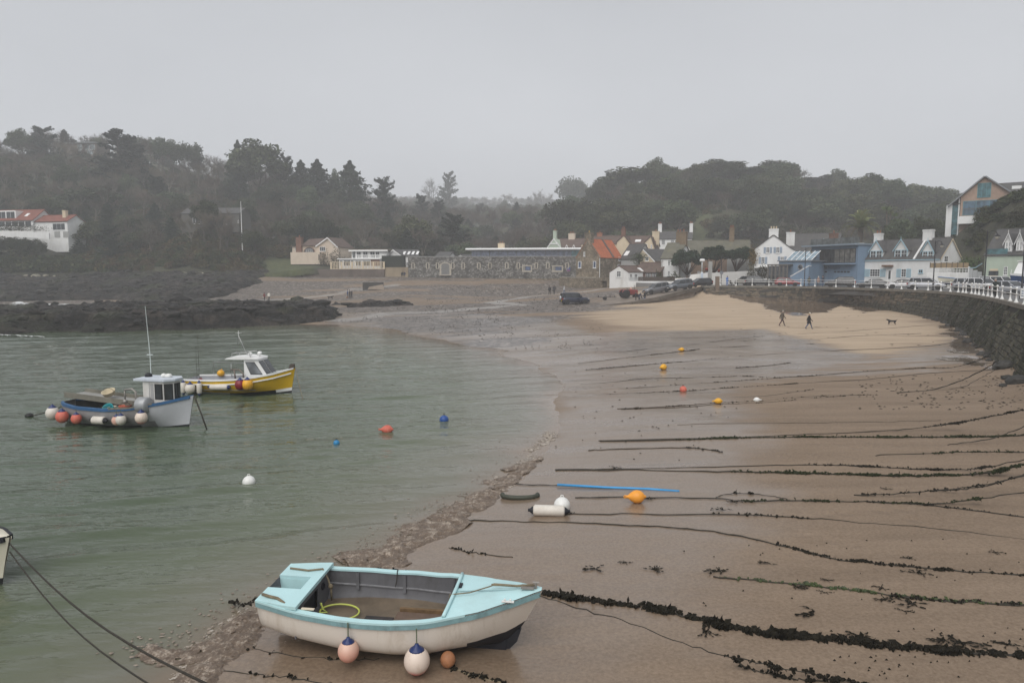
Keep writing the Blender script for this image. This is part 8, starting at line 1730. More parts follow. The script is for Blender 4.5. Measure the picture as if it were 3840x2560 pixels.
b=Vector((X(2632,136.5),136.5,QZ));t=thing('camera_mast','pale camera mast with white camera head in front of the pines','mast',b);Hm=P(2632,980,136.5).z-QZ
m=MB();m.tube([(0,0,0),(0,0,Hm*.55)],.24,10);m.tube([(0,0,Hm*.55),(0,0,Hm)],.09,8);m.build('post',paint('pale blue grey post',(.50,.54,.56),.5),t,True);m=MB();m.lathe([(.18,-.45),(.28,-.3),(.28,.3),(.2,.5),(.01,.52)],12,Matrix.Rotation(math.pi/2,4,'Y'),(.0,0,Hm+.2));m.build('camera_head',trim,t,True);m=MB();m.tube([(0,0,Hm*.62),(.75,0,Hm*.8)],.03,5);m.build('bracket',dkpost,t)
m=MB();m.box(-.2,-.26,Hm*.3,.2,-.24,Hm*.5);m.build('notice',paint('pale blue notice',(.45,.52,.62),.5),t)
b=Vector((X(2691,121.5),121.5,4.4));t=thing('timber_post','weathered square timber post at the head of the slipway','post',b);m=MB();m.prism([(-.28,-.28),(.28,-.28),(.28,.28),(-.28,.28)],-.6,1.75);m.box(-.32,-.32,1.75,.32,.32,1.85);m.build('post',paint('weathered oak',(.16,.12,.09),.85,.3,3,bmp=.5),t);m=MB();m.tube([(.2,0,1.0),(.5,.3,.7),(.75,.6,.8)],.035,5);m.build('chain',ropem,t)
b=onq(3834,60);t=thing('sign','narrow white notice on the end railing post at the right edge','sign',b+Vector((0,-.15,.1)));m=MB();m.box(-.14,-.03,.15,.14,.03,1.0);m.build('board',trim,t)
for i in range(3):m=MB();m.box(-.09,-.034,.3+.2*i,.09,-.031,.42+.2*i);m.build('print',paint('grey blue print',(.22,.27,.32),.6),t)
# climbing hedge, satellite bits
# ---- three umbrella pines
pinem=leafmat('umbrella pine needles',(.014,.028,.016),(.040,.062,.034),.15,.6)
def pine(label,tr,crown,d,seed):
 r=random.Random(seed);px,py=Z4(*tr);b=Vector((X(px,d),d,QZ));t=thing('umbrella_pine',label,'tree',b,0,'umbrella pines by the slipway')
 x0,x1=P(Z4(crown[0],0)[0],1000,d).x-b.x,P(Z4(crown[2],0)[0],1000,d).x-b.x;z1,z0=P(px,Z4(0,crown[1])[1],d).z-b.z,P(px,Z4(0,crown[3])[1],d).z-b.z
 cx=(x0+x1)/2;W=(x1-x0)/2;m=MB();hub=Vector((cx*.3,0,z0*.62));m.tube([(0,0,-.3),(cx*.1,0,z0*.3),hub],[.34,.28,.24],8)
 for k in range(11):
  a=k*2*math.pi/11+r.uniform(-.2,.2);e=Vector((cx+math.cos(a)*W*.75,math.sin(a)*W*.75,lerp(z0,z1,r.uniform(.25,.5))));mid=hub.lerp(e,.5)+Vector((0,0,r.uniform(-.2,.3)));m.tube([hub,mid,e],[.14,.09,.04],5)
 m.build('trunk',paint('pine bark',(.075,.05,.04),.9,.3,3,bmp=.5),t,True)
 c=MB();H=(z1-z0);lob=[]
 for k in range(46):
  a=r.uniform(0,6.28);q_=math.sqrt(r.random())*.84;lob.append((Vector((cx+math.cos(a)*W*q_,math.sin(a)*W*q_,z0+H*(.16+.62*math.sqrt(max(0,1-q_*q_))*r.uniform(.35,1)))),W*r.uniform(.2,.32)))
 for k in range(9000):
  p,s=r.choice(lob);d_=rdir(r);d_.z=d_.z*.7+.15;card(c,p+d_*s*(r.random()**.3),r.uniform(.10,.24),r,.4,.6)
 c.build('crown',pinem,t,fix=False)
pine('left umbrella pine with the broadest low crown by the slipway',(600,960),(385,588,800,880),141.5,1);pine('middle umbrella pine, tallest of the three',(930,915),(770,512,1118,840),143,2);pine('right umbrella pine next to the shuttered house',(1190,900),(1080,555,1425,800),142.5,3)
cl=MB();r=random.Random(4);M_=P(*Z4(1412,720),140.6)
for k in range(700):card(cl,M_+Vector((r.gauss(0,.5),r.gauss(0,.3),r.gauss(0,.9))),r.uniform(.08,.2),r,.3)
t=thing('climber','yellow green climbing shrub on the corner of the shuttered house','plant',M_-Vector((0,0,M_.z-QZ)));o=cl.build('foliage',leafmat('yellowing leaves',(.12,.11,.03),(.22,.17,.05),.1),t,fix=False);o.matrix_local=Matrix.Translation(-Vector(t.location));m=MB();m.tube([(0,.1,0),(0,.1,M_.z-QZ)],.06,5);m.build('stem',barkm,t)
def bush(label,c,s,n,mat,seed,name='shrub'):
 r=random.Random(seed);m=MB();t=thing(name,label,'plant',c)
 for k in range(n):
  d_=rdir(r);q_=Vector((d_.x*s[0],d_.y*s[1],abs(d_.z)*s[2]))*(r.random()**.35)*(1+.18*math.sin(d_.x*9+seed)+.15*math.cos(d_.y*11));card(m,q_,r.uniform(.07,.19),r,.4)
 m.build('foliage',mat,t,fix=False);m=MB();m.tube([(0,0,-.4),(.05,0,s[2]*.6)],.08,5);m.build('stem',barkm,t)
bush('dark hedge along the front of the shuttered house',P(*Z4(1530,985),137)+Vector((0,0,0)),(3.2,.6,2.2),1600,leafmat('hedge leaves',(.028,.032,.018),(.06,.055,.032),.1),1,'hedge')
bush('grey green shrub in front of the mossy cottage',Vector((X(*[Z4(452,950)[0],139]),139.5,QZ)),(1.2,.8,2.4),900,leafmat('olive shrub leaves',(.045,.05,.025),(.09,.09,.05),.1),2)
bush('rounded dark shrub at the foot of the left pine',Vector((X(Z4(545,960)[0],139),139.5,QZ)),(1.6,.8,1.3),900,ivym,3)
bush('bright green bush on the bank between cottage gable and green house',Vector((X(3643,116),116.5,7.2)),(2.6,1.2,2.2),1500,leafmat('fresh green leaves',(.05,.08,.02),(.10,.13,.035),.1),4)
bush('pale tufted bush beside the brown hut',Vector((X(Z3(2255,1060)[0],143),143,4.6)),(1.0,.8,2.6),700,leafmat('olive shrub leaves',(0,)*3,(0,)*3),5)
bush('clipped hedge beside the balcony house',Vector((X(Z2(860,900)[0],192),192,8.6)),(4.6,1.5,4.3),1800,leafmat('hedge leaves',(0,)*3,(0,)*3),6,'hedge')
bush(*bush_later,2600,leafmat('dark hedge leaves',(.022,.026,.012),(.05,.05,.026),.1),31,'hedge')
for i,(px,d,zb,sx,sz,lab)in enumerate(((3905,112,15.6,5.4,1.9,'tall clipped hedge on top of the bank at the right edge'),(3782,119.5,15.2,2.6,2.0,'lower end of the bank hedge under the timber house balcony'))):bush(lab,Vector((X(px,d),d,zb)),(sx,1.8,sz),3600,leafmat('dark hedge leaves',(.022,.026,.012),(.05,.05,.026),.1),7+i,'hedge')
for i,(dx,dy,w_,lab)in enumerate(((2075,497,60,'green rounded shrub right of the cordyline'),(2118,495,56,'dark green shrub behind the cottage roof'),(2150,498,44,'brownish shrub below the timber house corner'),(2045,508,40,'low shrub at the foot of the cordylines'))):skytree(('oak0','oak2','oak1','oak0')[i],dx,dy,150,w_,lab,None,4)
# ---- palm and cordylines behind the boathouse
palmm=leafmat('palm frond green',(.13,.165,.06),(.27,.29,.13),.2);palmd=leafmat('dry palm frond',(.14,.11,.06),(.2,.16,.09),.2)
def frond_mesh(mat,seed,L=4.2,droop=1.0):
 r=random.Random(seed);m=MB();pts=[Vector((L*f,0,L*.32*math.sin(f*1.4)-droop*L*.42*f*f*f))for f in np.linspace(0,1,12)];m.tube(pts,[.07*(1-f)+.012 for f in np.linspace(0,1,12)],4)
 for i in range(1,12):
  for j in range(4):
   f=(i-1+j/4)/11;p=pts[i-1].lerp(pts[i],j/4);ll=.75*math.sin(math.pi*min(1,f*.9+.12))**.6+.1
   for s in(-1,1):d_=Vector((.55,s*.75,.25-.35*r.random())).normalized();e=p+d_*ll;m.add([p-Vector((.09,0,0)),p+Vector((.09,0,0)),e],[(0,1,2)])
 return m.mesh('frond',mat)
fm1,fm2,fm3=frond_mesh(palmm,1),frond_mesh(palmm,2,4.4,1.5),frond_mesh(palmd,3,3.6,2.2)
c_=P(*Z5(525,770),158);zb=hill_z(c_.x,158);t=thing('palm_tree','large date palm behind the boathouse roof terrace','tree',(c_.x,158,zb));hz=c_.z-zb
m=MB();m.tube([(0,0,-.5),(0,0,hz*.5),(0,0,hz)],[.55,.5,.6],10);m.build('trunk',paint('palm trunk',(.11,.085,.06),.95,.4,4,bmp=.6),t,True);r=random.Random(9)
for k in range(58):
 el=r.choice((1.25,.95,.65,.4,.12,-.15));me_=fm1 if el>.5 else fm2 if el>0 else r.choice((fm2,fm3));place(me_,'frond',t,Matrix.Translation((0,0,hz))@Matrix.Rotation(k*2.399,4,'Z')@Matrix.Rotation(-el,4,'Y')@Matrix.Scale(r.uniform(.85,1.1),4))
cor=leafmat('cordyline leaves',(.07,.09,.03),(.13,.15,.055),.1)
t=thing('cordyline','tall cordyline with three tufted heads beside the date palm','tree',(X(Z5(828,0)[0],152),152,hill_z(X(Z5(828,0)[0],152),152)));bz=t.location
for hx,hy,s in((818,545,1.25),(862,585,.8),(910,610,.8)):
 h_=P(*Z5(hx,hy),152)-Vector(bz);m=MB();m.tube([(h_.x*.15,0,-.4),(h_.x*.5,0,h_.z*.5),h_],[.2,.15,.12],6);m.build('trunk',barkm,t,True);m=MB();r=random.Random(hx)
 for k in range(150):d_=rdir(r);d_.z=d_.z*.8+.25;e=h_+d_.normalized()*s*r.uniform(.8,1.15)-Vector((0,0,.1));s_=d_.orthogonal().normalized()*.05;m.add([h_+d_*.15-s_,h_+d_*.15+s_,e],[(0,1,2)])
 m.build('tuft',cor,t,fix=False)
c_=P(*Z3(2010,850),152);t=thing('cordyline','spiky cordyline beside the cream cottage','tree',(c_.x,152,5));m=MB();m.tube([(0,0,0),(0,0,c_.z-5)],.15,6);m.build('trunk',barkm,t);m=MB();r=random.Random(77)
for k in range(420):d_=rdir(r);h_=Vector((r.gauss(0,.8),r.gauss(0,.5),c_.z-5-abs(r.gauss(0,1.3))));e=h_+d_*1.1;s_=d_.orthogonal().normalized()*.05;m.add([h_-s_,h_+s_,e],[(0,1,2)])
m.build('tuft',leafmat('dark cordyline',(.035,.045,.025),(.07,.08,.045),.1),t,fix=False)
# ---- mooring ropes with weed
weedm=paint('brown black seaweed',(.012,.010,.006),.7,.6,9,spec=.12);weedg=paint('green black seaweed',(.018,.023,.008),.7,.6,9,spec=.12)
RR=random.Random(21)
def spl(pts,n):
 out=[]
 for i in range(len(pts)-1):
  p0,p1,p2,p3=pts[max(i-1,0)],pts[i],pts[i+1],pts[min(i+2,len(pts)-1)]
  for k in range(n):
   f=k/n;out.append(.5*((2*p1)+(p2-p0)*f+(2*p0-5*p1+4*p2-p3)*f*f+(3*p1-p0-3*p2+p3)*f**3))
 return out+[pts[-1]]
def rope(label,pts,r_,conv=Z7,lift=None,weed=(0,0,0),mat=None,wm=None,sag=0):
 """pts in picture coordinates lying on the beach; lift = height above it at each point; weed = (amount, from, to)"""
 w3=[];wk=weed[3]if len(weed)>3 else 1;r_*=.52
 for i,p in enumerate(pts):
  px,py=conv(*p);g=GT(px,py);h=lift[i]if lift else 0
  if h:g=G(px,py,g.z+h)
  w3.append(g+Vector((0,0,r_*.6)))
 q_=spl(w3,6);q_=[p+Vector((RR.gauss(0,.02),RR.gauss(0,.03),0))for p in q_]
 for p in q_:
  gz_=ground_z(p.x,p.y);p.z=max(p.z,gz_+r_*.5)
 t=MB();t.tube(q_,[r_*RR.uniform(.75,1.25)for _ in q_],6);o=tag(t.build('mooring_rope',mat or darkrope,None,True,False),label,'rope')
 if weed[0]:
  m=MB();n=len(q_)
  L=sum((q_[i+1]-q_[i]).length for i in range(n-1));N_=int(L*weed[0])
  for k in range(N_):
   f=lerp(weed[1],weed[2],RR.random());f=f+.04*math.sin(f*40);i=min(max(int(f*(n-1)),0),n-2);p=q_[i].lerp(q_[i+1],RR.random());cl_=.5+.5*mnoise.noise(Vector((f*14,L,0)))
   if RR.random()>.25+1.1*cl_:continue
   d_=Vector((RR.gauss(0,1),RR.gauss(0,1),RR.gauss(-.1,.35))).normalized();ll=RR.uniform(.03,.10)*(1+cl_*.6)*wk;s_=d_.orthogonal().normalized()*ll*.28;e=p+d_*ll;gz_=ground_z(e.x,e.y)
   if e.z<gz_+.01:e.z=gz_+.01+.02*RR.random()
   mid=p.lerp(e,.5)+Vector((0,0,.02));m.add([p-s_*.4,mid-s_,e,mid+s_],[(0,1,2,3)])
   if RR.random()<.5:m.ball(p+Vector((RR.gauss(0,.03),RR.gauss(0,.03),.01)),RR.uniform(.015,.035)*wk,5)
  if m.v:tag(m.build('seaweed_fringe',wm or weedm,o,False,False),kind='stuff')
 return o
rope('thin mooring rope farthest up the beach',[(115,302),(400,282),(800,240),(1100,205),(1500,182),(1920,150)],.025)
rope('mooring rope running behind the farthest yellow buoy',[(215,335),(480,305),(710,279),(860,262),(1200,240),(1500,208),(1860,192)],.03,weed=(7,.2,.5))
rope('mooring rope lifting to the wall foot across the streaked wet sand',[(250,367),(480,347),(760,325),(1060,297),(1430,275),(1800,258),(1985,240),(2060,205)],.035,lift=[0,0,0,0,0,0,.1,.8],weed=(9,0,.35))
rope('broken weedy line on the streaked wet sand',[(970,357),(1100,348),(1230,333)],.03,weed=(10,0,1))
rope('rope climbing to the sea wall from the middle sand',[(225,437),(400,424),(520,410),(860,402),(1000,398),(1120,404),(1300,398),(1590,374),(1880,358),(2020,354),(2160,310),(2230,262)],.032,lift=[0]*8+[0,.1,.6,1.4],weed=(14,.3,.95))
rope('faint rope above the coral red buoy',[(305,468),(520,452),(800,432),(1060,414),(1300,398)],.028,weed=(6,.4,1))
rope('weedy rope passing under the coral red buoy',[(248,490),(470,480),(720,469),(900,458),(1150,440),(1380,425),(1600,412),(1900,382),(2220,365)],.032,weed=(16,.15,.6))
rope('short rope ending alone on the sand below the coral red buoy',[(910,500),(1130,490),(1345,460)],.028,weed=(5,.7,1))
rope('upper rope of the pair holding the white bottle buoy',[(400,553),(640,543),(880,525),(1080,517),(1330,495),(1590,487)],.03,weed=(7,0,1));rope('lower rope of the pair holding the white bottle buoy',[(420,556),(660,548),(900,531),(1100,524),(1340,503),(1500,492)],.026,weed=(5,0,1))
rope('dark chain rising from the sand to the boulders at the wall',[(1745,478),(1900,465),(2020,430),(2120,385),(2230,325)],.05,lift=[0,0,.25,.7,1.5]);rope('slack rope beside the dark chain below the wall',[(1850,470),(1990,462),(2080,440),(2150,402),(2225,360)],.025,lift=[0,0,.15,.5,1.0])
rope('very thin rope across the middle sand',[(690,630),(1000,622),(1330,620),(1700,615),(1950,608)],.014)
rope('upper rope of the thick weedy pair rising at the right edge',[(310,706),(700,697),(1000,690),(1400,673),(1700,658),(1900,640),(2100,610),(2300,570),(2400,548)],.034,lift=[0,0,0,0,.05,.15,.45,.9,1.2],weed=(34,.62,1))
rope('lower rope of the thick weedy pair lying flat',[(320,709),(770,700),(1180,690),(1560,690),(2000,690),(2200,688),(2420,676)],.05,weed=(70,.15,1,1.3),wm=weedg)
rope('rusty chain hanging near the right edge',[(1980,726),(2150,705),(2250,680),(2352,640),(2420,610)],.035,lift=[0,.1,.25,.5,.7])
rope('short bowed rope in the middle of the wet sand',[(260,752),(420,745),(700,740),(820,746),(900,760)],.03,weed=(5,.5,1))
rope('rope near the right edge between the two weedy bundles',[(1640,776),(1900,768),(2100,760),(2420,762)],.034,weed=(22,.3,1),wm=weedg)
rope('upper rope of the double line with weed tufts',[(110,843),(400,843),(740,835),(1120,825),(1380,822),(1600,830),(1850,842),(2050,845),(2200,830),(2420,778)],.03,lift=[0]*7+[.05,.25,.7],weed=(26,.45,.9))
rope('lower thick weedy rope of the double line',[(110,847),(500,849),(880,855),(1200,860),(1500,868),(1800,875),(2050,872),(2250,848),(2420,800)],.05,lift=[0]*7+[.2,.6],weed=(80,.3,1,1.3),wm=weedg)
rope('dark chain leading from the foam to the blue hose',[(-110,913),(0,917),(115,921)],.028)
rope('weedy rope lifted off the sand near the right edge',[(1540,968),(1800,955),(2000,940),(2170,915),(2420,860)],.03,lift=[0,.1,.25,.45,.8],weed=(16,.05,.9));rope('second chain lifted off the sand near the right edge',[(1900,946),(2050,940),(2200,915),(2420,850)],.03,lift=[0,.15,.35,.8],weed=(10,.1,.9))
rope('long rope looping past the orange pear buoy to the right edge',[(200,978),(480,978),(870,982),(1000,996),(1230,993),(1600,1000),(1900,1010),(2150,985),(2420,940)],.032,lift=[0]*7+[.2,.6],weed=(20,.4,.9),wm=weedg)
rope('eye loop of rope above the long looping rope',[(880,978),(920,963),(1010,958),(1150,972),(1230,990)],.02,weed=(8,.3,.6));rope('rope forking down to the right edge',[(1600,1000),(1850,1012),(2100,1040),(2420,1082)],.034,weed=(16,0,1))
rope('plain rope leading right from the long white fender',[(150,1057),(500,1058),(960,1060),(1200,1070),(1500,1092),(1900,1125),(2420,1184)],.026,weed=(3,.3,.6))
rope('rope snaking in an S across the near sand',[(-310,1090),(-40,1094),(300,1105),(600,1118),(800,1135),(1000,1165),(1200,1212),(1400,1265),(1600,1290),(1850,1315),(2100,1335),(2420,1356)],.032,weed=(26,.58,1))
rope('rope with bright green weed near the bottom right',[(865,1357),(1000,1370),(1250,1395),(1500,1420),(1800,1455),(2050,1480),(2420,1502)],.034,weed=(44,.1,1),wm=paint('bright green weed',(.035,.052,.012),.5,.6,8))
rope('second rope beneath the bright green weed',[(1700,1450),(1900,1470),(2100,1482),(2420,1500)],.035,weed=(40,0,1))
rope('thickest weed covered rope stretching from the dinghy bow',[(1228,1358),(1350,1378),(1500,1400),(1600,1422),(1700,1446),(1800,1461),(1950,1473),(2050,1486),(2200,1498),(2400,1514)],.045,D,weed=(200,.0,1,1.7))
rope('thin rope tied to the dinghy stem running to the lower right',[(1238,1366),(1330,1398),(1450,1432),(1593,1484),(1682,1510),(1790,1534),(1905,1557),(2000,1578)],.018,D,lift=[1.15,.95,.65,.35,.25,.15,.08,0],weed=(30,.6,1));rope('sagging weedy loop under the thin dinghy rope',[(1682,1512),(1720,1535),(1770,1550),(1830,1560),(1900,1566)],.02,D,lift=[.2,.02,0,0,0],weed=(26,0,1))
rope('weedy rope from the dinghy stern into the murky water',[(515,1378),(535,1385),(565,1388),(598,1372)],.025,D,lift=[.0,.25,.5,.9],weed=(24,0,1));rope('rope on the sand behind the dinghy',[(862,1302),(920,1314),(985,1322),(1060,1332)],.03,D,weed=(20,0,1));rope('short weedy rope on the sand above the dinghy',[(1030,1258),(1062,1264),(1110,1272),(1180,1279)],.024,D,weed=(16,.1,.7))
rope('frayed rope tied to the brown orange float',[(1032,1524),(1045,1538),(1080,1550),(1120,1560),(1160,1572)],.035,D,weed=(60,.1,1),mat=ropem);rope('faint rope on the sand left of the dinghy fenders',[(560,1490),(640,1500),(760,1512),(870,1512)],.016,D,weed=(4,0,1))
rope('dark rope at the bottom edge below the dinghy',[(480,1536),(570,1548),(660,1556),(760,1572)],.02,D,weed=(8,.4,.8))
for i,(x0,y0,x1,y1,dd)in enumerate(((1630,335,1505,660,66),(1890,340,1690,830,58),(2035,320,1980,450,54),(2045,680,1880,900,47))):
 a=wall_pt(9.6+i*.85,.98);b=wall_pt(9.0+i*.8,.1);m=MB();off=Vector((-.35,-.12,.05));m.tube([a+off*.6,a.lerp(b,.5)+off*1.3,b+off*2.2],.03,5);tag(m.build('hanging_rope',ropeg,None,True),('pale green rope hanging down the far weedy wall','pale rope hanging down the wall below the leaning man','short rope at the top of the wall near the right edge','lowest rope slanting down the wall above the boulders')[i],'rope')
# weed curtains on the wall stones
wl=MB()
for k in range(2600):
 s=RR.uniform(8.6,14.2);v=RR.random()**1.1;p=wall_pt(s,v*.97+.02);p2=wall_pt(s,max(0,v-.12));n=(wall_pt(s+.2,v)-p).cross(p2-p).normalized();n=n if n.x<0 else-n
 if mnoise.noise(Vector((s*5.5,v*.7,0)))+.12<RR.uniform(-.2,.4):continue
 ll=RR.uniform(.2,.7);d_=(p2-p).normalized()*ll;sd=d_.cross(n).normalized()*RR.uniform(.03,.08);q_=p+n*.17;wl.add([q_-sd,q_+sd,q_+d_+sd*.6+n*.03,q_+d_-sd*.6+n*.03],[(0,1,2,3)])
tag(wl.build('weed_curtain',weedg,sw,False,False),kind='stuff')
# ---- loose seaweed
def seaweed(label,px,py,s,seed):
 r=random.Random(seed);g=GT(px,py);m=MB();s*=.5
 for k in range(r.randint(5,11)):
  a=r.uniform(0,6.28);p=Vector((r.gauss(0,.02),r.gauss(0,.015),.02))*s;pts=[p]
  for j in range(6):a+=r.uniform(-.6,.6);p=p+Vector((math.cos(a),math.sin(a)*.7,0))*.07*s;p.z=.015+.03*r.random()*s;pts.append(p)
  for j in range(6):
   w_=.016*s*(1+.8*math.sin(j*2.1+k));q0,q1=pts[j],pts[j+1];n=(q1-q0).cross(Vector((0,0,1))).normalized()*w_;m.add([q0-n,q0+n,q1+n,q1-n,q0+Vector((0,0,w_*.8)),q1+Vector((0,0,w_*.8))],[(0,4,5,3),(4,1,2,5)])
 o=m.build('seaweed',weedm,None,False,False);o.location=g;return tag(o,label,'seaweed','loose seaweed on the sand')
def B7(x,y):return(2600+x*.5272,1900+y*.5272)
for i,(x,y,s,lab)in enumerate(((160,462,1.5,'curled seaweed strand at the edge of the wet sand on the right'),(540,402,1.3,'forked seaweed strand under the S shaped rope'),(740,572,1.3,'seaweed tuft touching the green weed rope'),(850,755,2.0,'large swept seaweed clump between the lower ropes'),(1160,925,1.5,'seaweed loop sitting on the thickest rope'),(1535,372,1.0,'small heart shaped weed above the S shaped rope'),(1360,662,1.2,'seaweed strand under the green rope, left one'),(1540,690,1.9,'long seaweed strand under the green rope'),(1500,745,1.0,'small weed sprig below the long strand'),(1780,950,1.6,'bladder weed standing at the thickest rope'),(1920,975,2.2,'broad weed tangle on the thickest rope'),(2245,985,1.4,'star shaped weed by the right edge'),(80,888,1.7,'coiled weed ring under the thickest rope'),(2150,326,1.0,'small dark weed high near the right edge'),(940,612,.9,'tiny weed curl below the green rope'),(1590,475,1.7,'weed hanging from the S shaped rope'),(1340,578,1.1,'weed twig over the green rope'),(950,523,.8,'weed speck between the S rope and the green rope'))):seaweed(lab,*B7(x,y),s,i)
for i,(x,y,s,lab)in enumerate(((295,1322,1.6,'isolated dark weed lump right of the dinghy bow'),(440,1291,.9,'thin weed streak above the isolated lump'),(575,1325,1.4,'long thin weed streak on the near wet sand'),(905,1040,1.6,'standing weed loop on the plain rope'),(960,1000,1.4,'weed heap on the looping rope'),(390,836,1.3,'weed mound on the double line'),(1690,940,1.2,'weed stalk leaning near the lifted rope'),(545,985,1.2,'dark weed caught behind the orange buoy'),(165,1052,1.1,'weed caught at the end of the white fender'),(1360,163,2.0,'weed patch behind the striding woman'),(1330,243,1.6,'weed scrap below the two walkers'),(2055,215,2.2,'weed hanging where ropes meet the wall foot'))):seaweed(lab,*Z7(x,y),s,40+i)
fl=MB()
def flecks(n,box,conv,s0,s1,thr=-.05):
 for k in range(n):
  x,y=RR.uniform(box[0],box[2]),RR.uniform(box[1],box[3])
  if mnoise.noise(Vector((x*.012,y*.02,box[0])))+.2*RR.random()<thr:continue
  g=GT(*conv(x,y));a=RR.uniform(-.5,.5);s=RR.uniform(s0,s1);u=Vector((math.cos(a),math.sin(a),0))*s;v=Vector((-math.sin(a),math.cos(a),0))*s*.3;z=Vector((0,0,.012));fl.add([g-u+z,g-v*.8+z,g+u+z,g+v+z,g+Vector((0,0,.045))],[(0,1,4),(1,2,4),(2,3,4),(3,0,4)])
flecks(330,(1560,390,2352,560),Z7,.05,.13);flecks(120,(900,60,1950,260),Z7,.1,.28,.1);flecks(50,(0,560,900,820),Z7,.03,.08);flecks(50,(600,1180,2340,1500),Z7,.012,.035,.0);flecks(70,(1900,1440,2352,1560),D,.012,.035,.05);flecks(60,(1300,800,1700,960),D,.03,.1)
tag(fl.build('weed_scraps',weedm,None,False,False),kind='stuff')
st_=MB()
def stones(n,box,conv,s0,s1,thr=0.0):
 for k in range(n):
  x,y=RR.uniform(box[0],box[2]),RR.uniform(box[1],box[3])
  if mnoise.noise(Vector((x*.01,y*.03,5)))<thr+RR.uniform(-.3,.2):continue
  g=GT(*conv(x,y));s=RR.uniform(s0,s1);pts=[Vector((RR.uniform(.6,1)*math.cos(j*1.257),RR.uniform(.5,.9)*math.sin(j*1.257),0))*s for j in range(5)]
  st_.add([g+p for p in pts]+[g+Vector((0,0,s*.55))],[(0,1,5),(1,2,5),(2,3,5),(3,4,5),(4,0,5)])
stones(900,(100,270,1400,380),lambda x,y:(1100+x*.5527,1000+y*.5527),.05,.17);stones(800,(600,300,1500,470),lambda x,y:(1100+x*.5527,1000+y*.5527),.05,.15,.05);stones(700,(1250,340,2100,560),lambda x,y:(1100+x*.5527,1000+y*.5527),.04,.12,.1);stones(900,(900,130,2000,300),lambda x,y:(1100+x*.5527,1000+y*.5527),.08,.22,-.1)
tag(st_.build('shingle',paint('dark shingle stone',(.06,.052,.046),.7,.5,1.2),None,False,False),kind='stuff')
# pale boulders at the foot of the left cliff, culvert slab
plm=stonemat('pale cliff boulder',(.16,.145,.11),(.27,.25,.19),(.38,.35,.28))
PB=[]
for i in range(4):me=BLD[i].copy();me.materials.clear();me.materials.append(plm);PB.append(me)
for i in range(46):
 x=RR.choice((RR.uniform(0,560),RR.uniform(900,1950),RR.uniform(1100,1950),RR.uniform(1700,1950)));px,_=Z1(x,0);d=188+RR.uniform(-1.5,1.5);zz=P(px,Z1(0,1452)[1],d).z;s=RR.uniform(.5,1.5)if x>1000 else RR.uniform(.3,.8)
 o=bpy.data.objects.new('boulder',PB[i%4]);COL.objects.link(o);o.location=(X(px,d),d,zz-.2);o.scale=(s*1.4,s,s);o.rotation_euler=(0,0,RR.uniform(0,6));tag(o,'pale boulder at the foot of the wooded cliff on the left','boulder','pale boulders at the foot of the left cliff')
g=GT(*Z2(1228,1185));t=thing('outfall','dark concrete outfall block on the shingle below the barracks','outfall',g,.1);m=MB();m.box(-2.4,-.8,-.3,2.2,1.2,1.5);m.build('block',paint('dark outfall concrete',(.05,.047,.043),.9,.3,2,bmp=.4),t);m=MB();m.slab((-1.2,-1.6,.0),(2.6,-1.9,-.1),(2.2,-.82,1.1),(-1.0,-.82,.5),.2);m.build('apron',paint('tan apron stone',(.2,.16,.125),.8,.2,1),t)
# ---- foam along the water edge and surf behind the reef
def foam_strip(name,path,w0,w1,hgt,mat,thr,seed,zb=.0,step=.05,fq=1.0):
 pts=spl([Vector((p.x,p.y,0))for p in path],14);L=[0]
 for a,b in zip(pts[:-1],pts[1:]):L.append(L[-1]+(b-a).length)
 n=max(20,int(L[-1]/step));nv=int(max(w0,w1)/step)+2;ls=np.linspace(0,L[-1],n);cx=np.interp(ls,L,[p.x for p in pts]);cyy=np.interp(ls,L,[p.y for p in pts])
 tx,ty=np.gradient(cx),np.gradient(cyy);q_=np.hypot(tx,ty);nx_,ny_=-ty/q_,tx/q_;wd=np.interp(ls,[0,L[-1]],[w0,w1]);v=np.linspace(-.5,.5,nv)
 Xs=cx[:,None]+nx_[:,None]*v[None]*wd[:,None];Ys=cyy[:,None]+ny_[:,None]*v[None]*wd[:,None]
 wob=(vfbm(Xs*1.1+seed,Ys*1.1,3)-.5)*1.5;n1=vfbm(Xs*2.4*fq+seed,Ys*2.4*fq,5,.62);rid=1-np.abs(2*vfbm(Xs*5*fq+seed,Ys*5*fq,4,.6)-1);env=np.clip(1-np.abs(v[None]*2+wob)**2*1.3,0,1)
 f=n1*.55+rid*.5-.15;Z=np.maximum(beach(Xs,Ys),.012)+hgt*2.4*(env*f-thr)-.004;keep=(env*f>thr)
 o=grid_obj(name,Xs,Ys,Z,mat,dict(fo=env*f),True);bm=bmesh.new();bm.from_mesh(o.data);bm.verts.ensure_lookup_table();bmesh.ops.delete(bm,geom=[bm.verts[i]for i in np.nonzero(~keep.ravel())[0]],context='VERTS');bm.to_mesh(o.data);bm.free();return tag(o,kind='stuff')
def foam_mat(name,a,b_,c_):
 m,t,b=nodes(name);v=mapped(t);n1=tnoise(t,5,6,.7,v);n2=tnoise(t,22,5,.75,v)
 c=ramp(t,math_(t,'ADD',math_(t,'ADD',math_(t,'MULTIPLY',n1,.5),math_(t,'MULTIPLY',n2,.42)),math_(t,'MULTIPLY',attr(t,'fo'),.12)),[(.41,a),(.53,b_),(.615,c_)]);t.links.new(c,b.inputs['Base Color']);b.inputs['Roughness'].default_value=.45;bump(t,b,n2,.6,.03);return m
bfo=foam_mat('brown churned foam',(.098,.069,.048),(.150,.109,.077),(.40,.335,.27));cfo=foam_mat('cream foam lace',(.18,.135,.10),(.30,.25,.20),(.50,.45,.39));wfo=foam_mat('white surf',(.45,.46,.46),(.62,.63,.63),(.78,.78,.78))
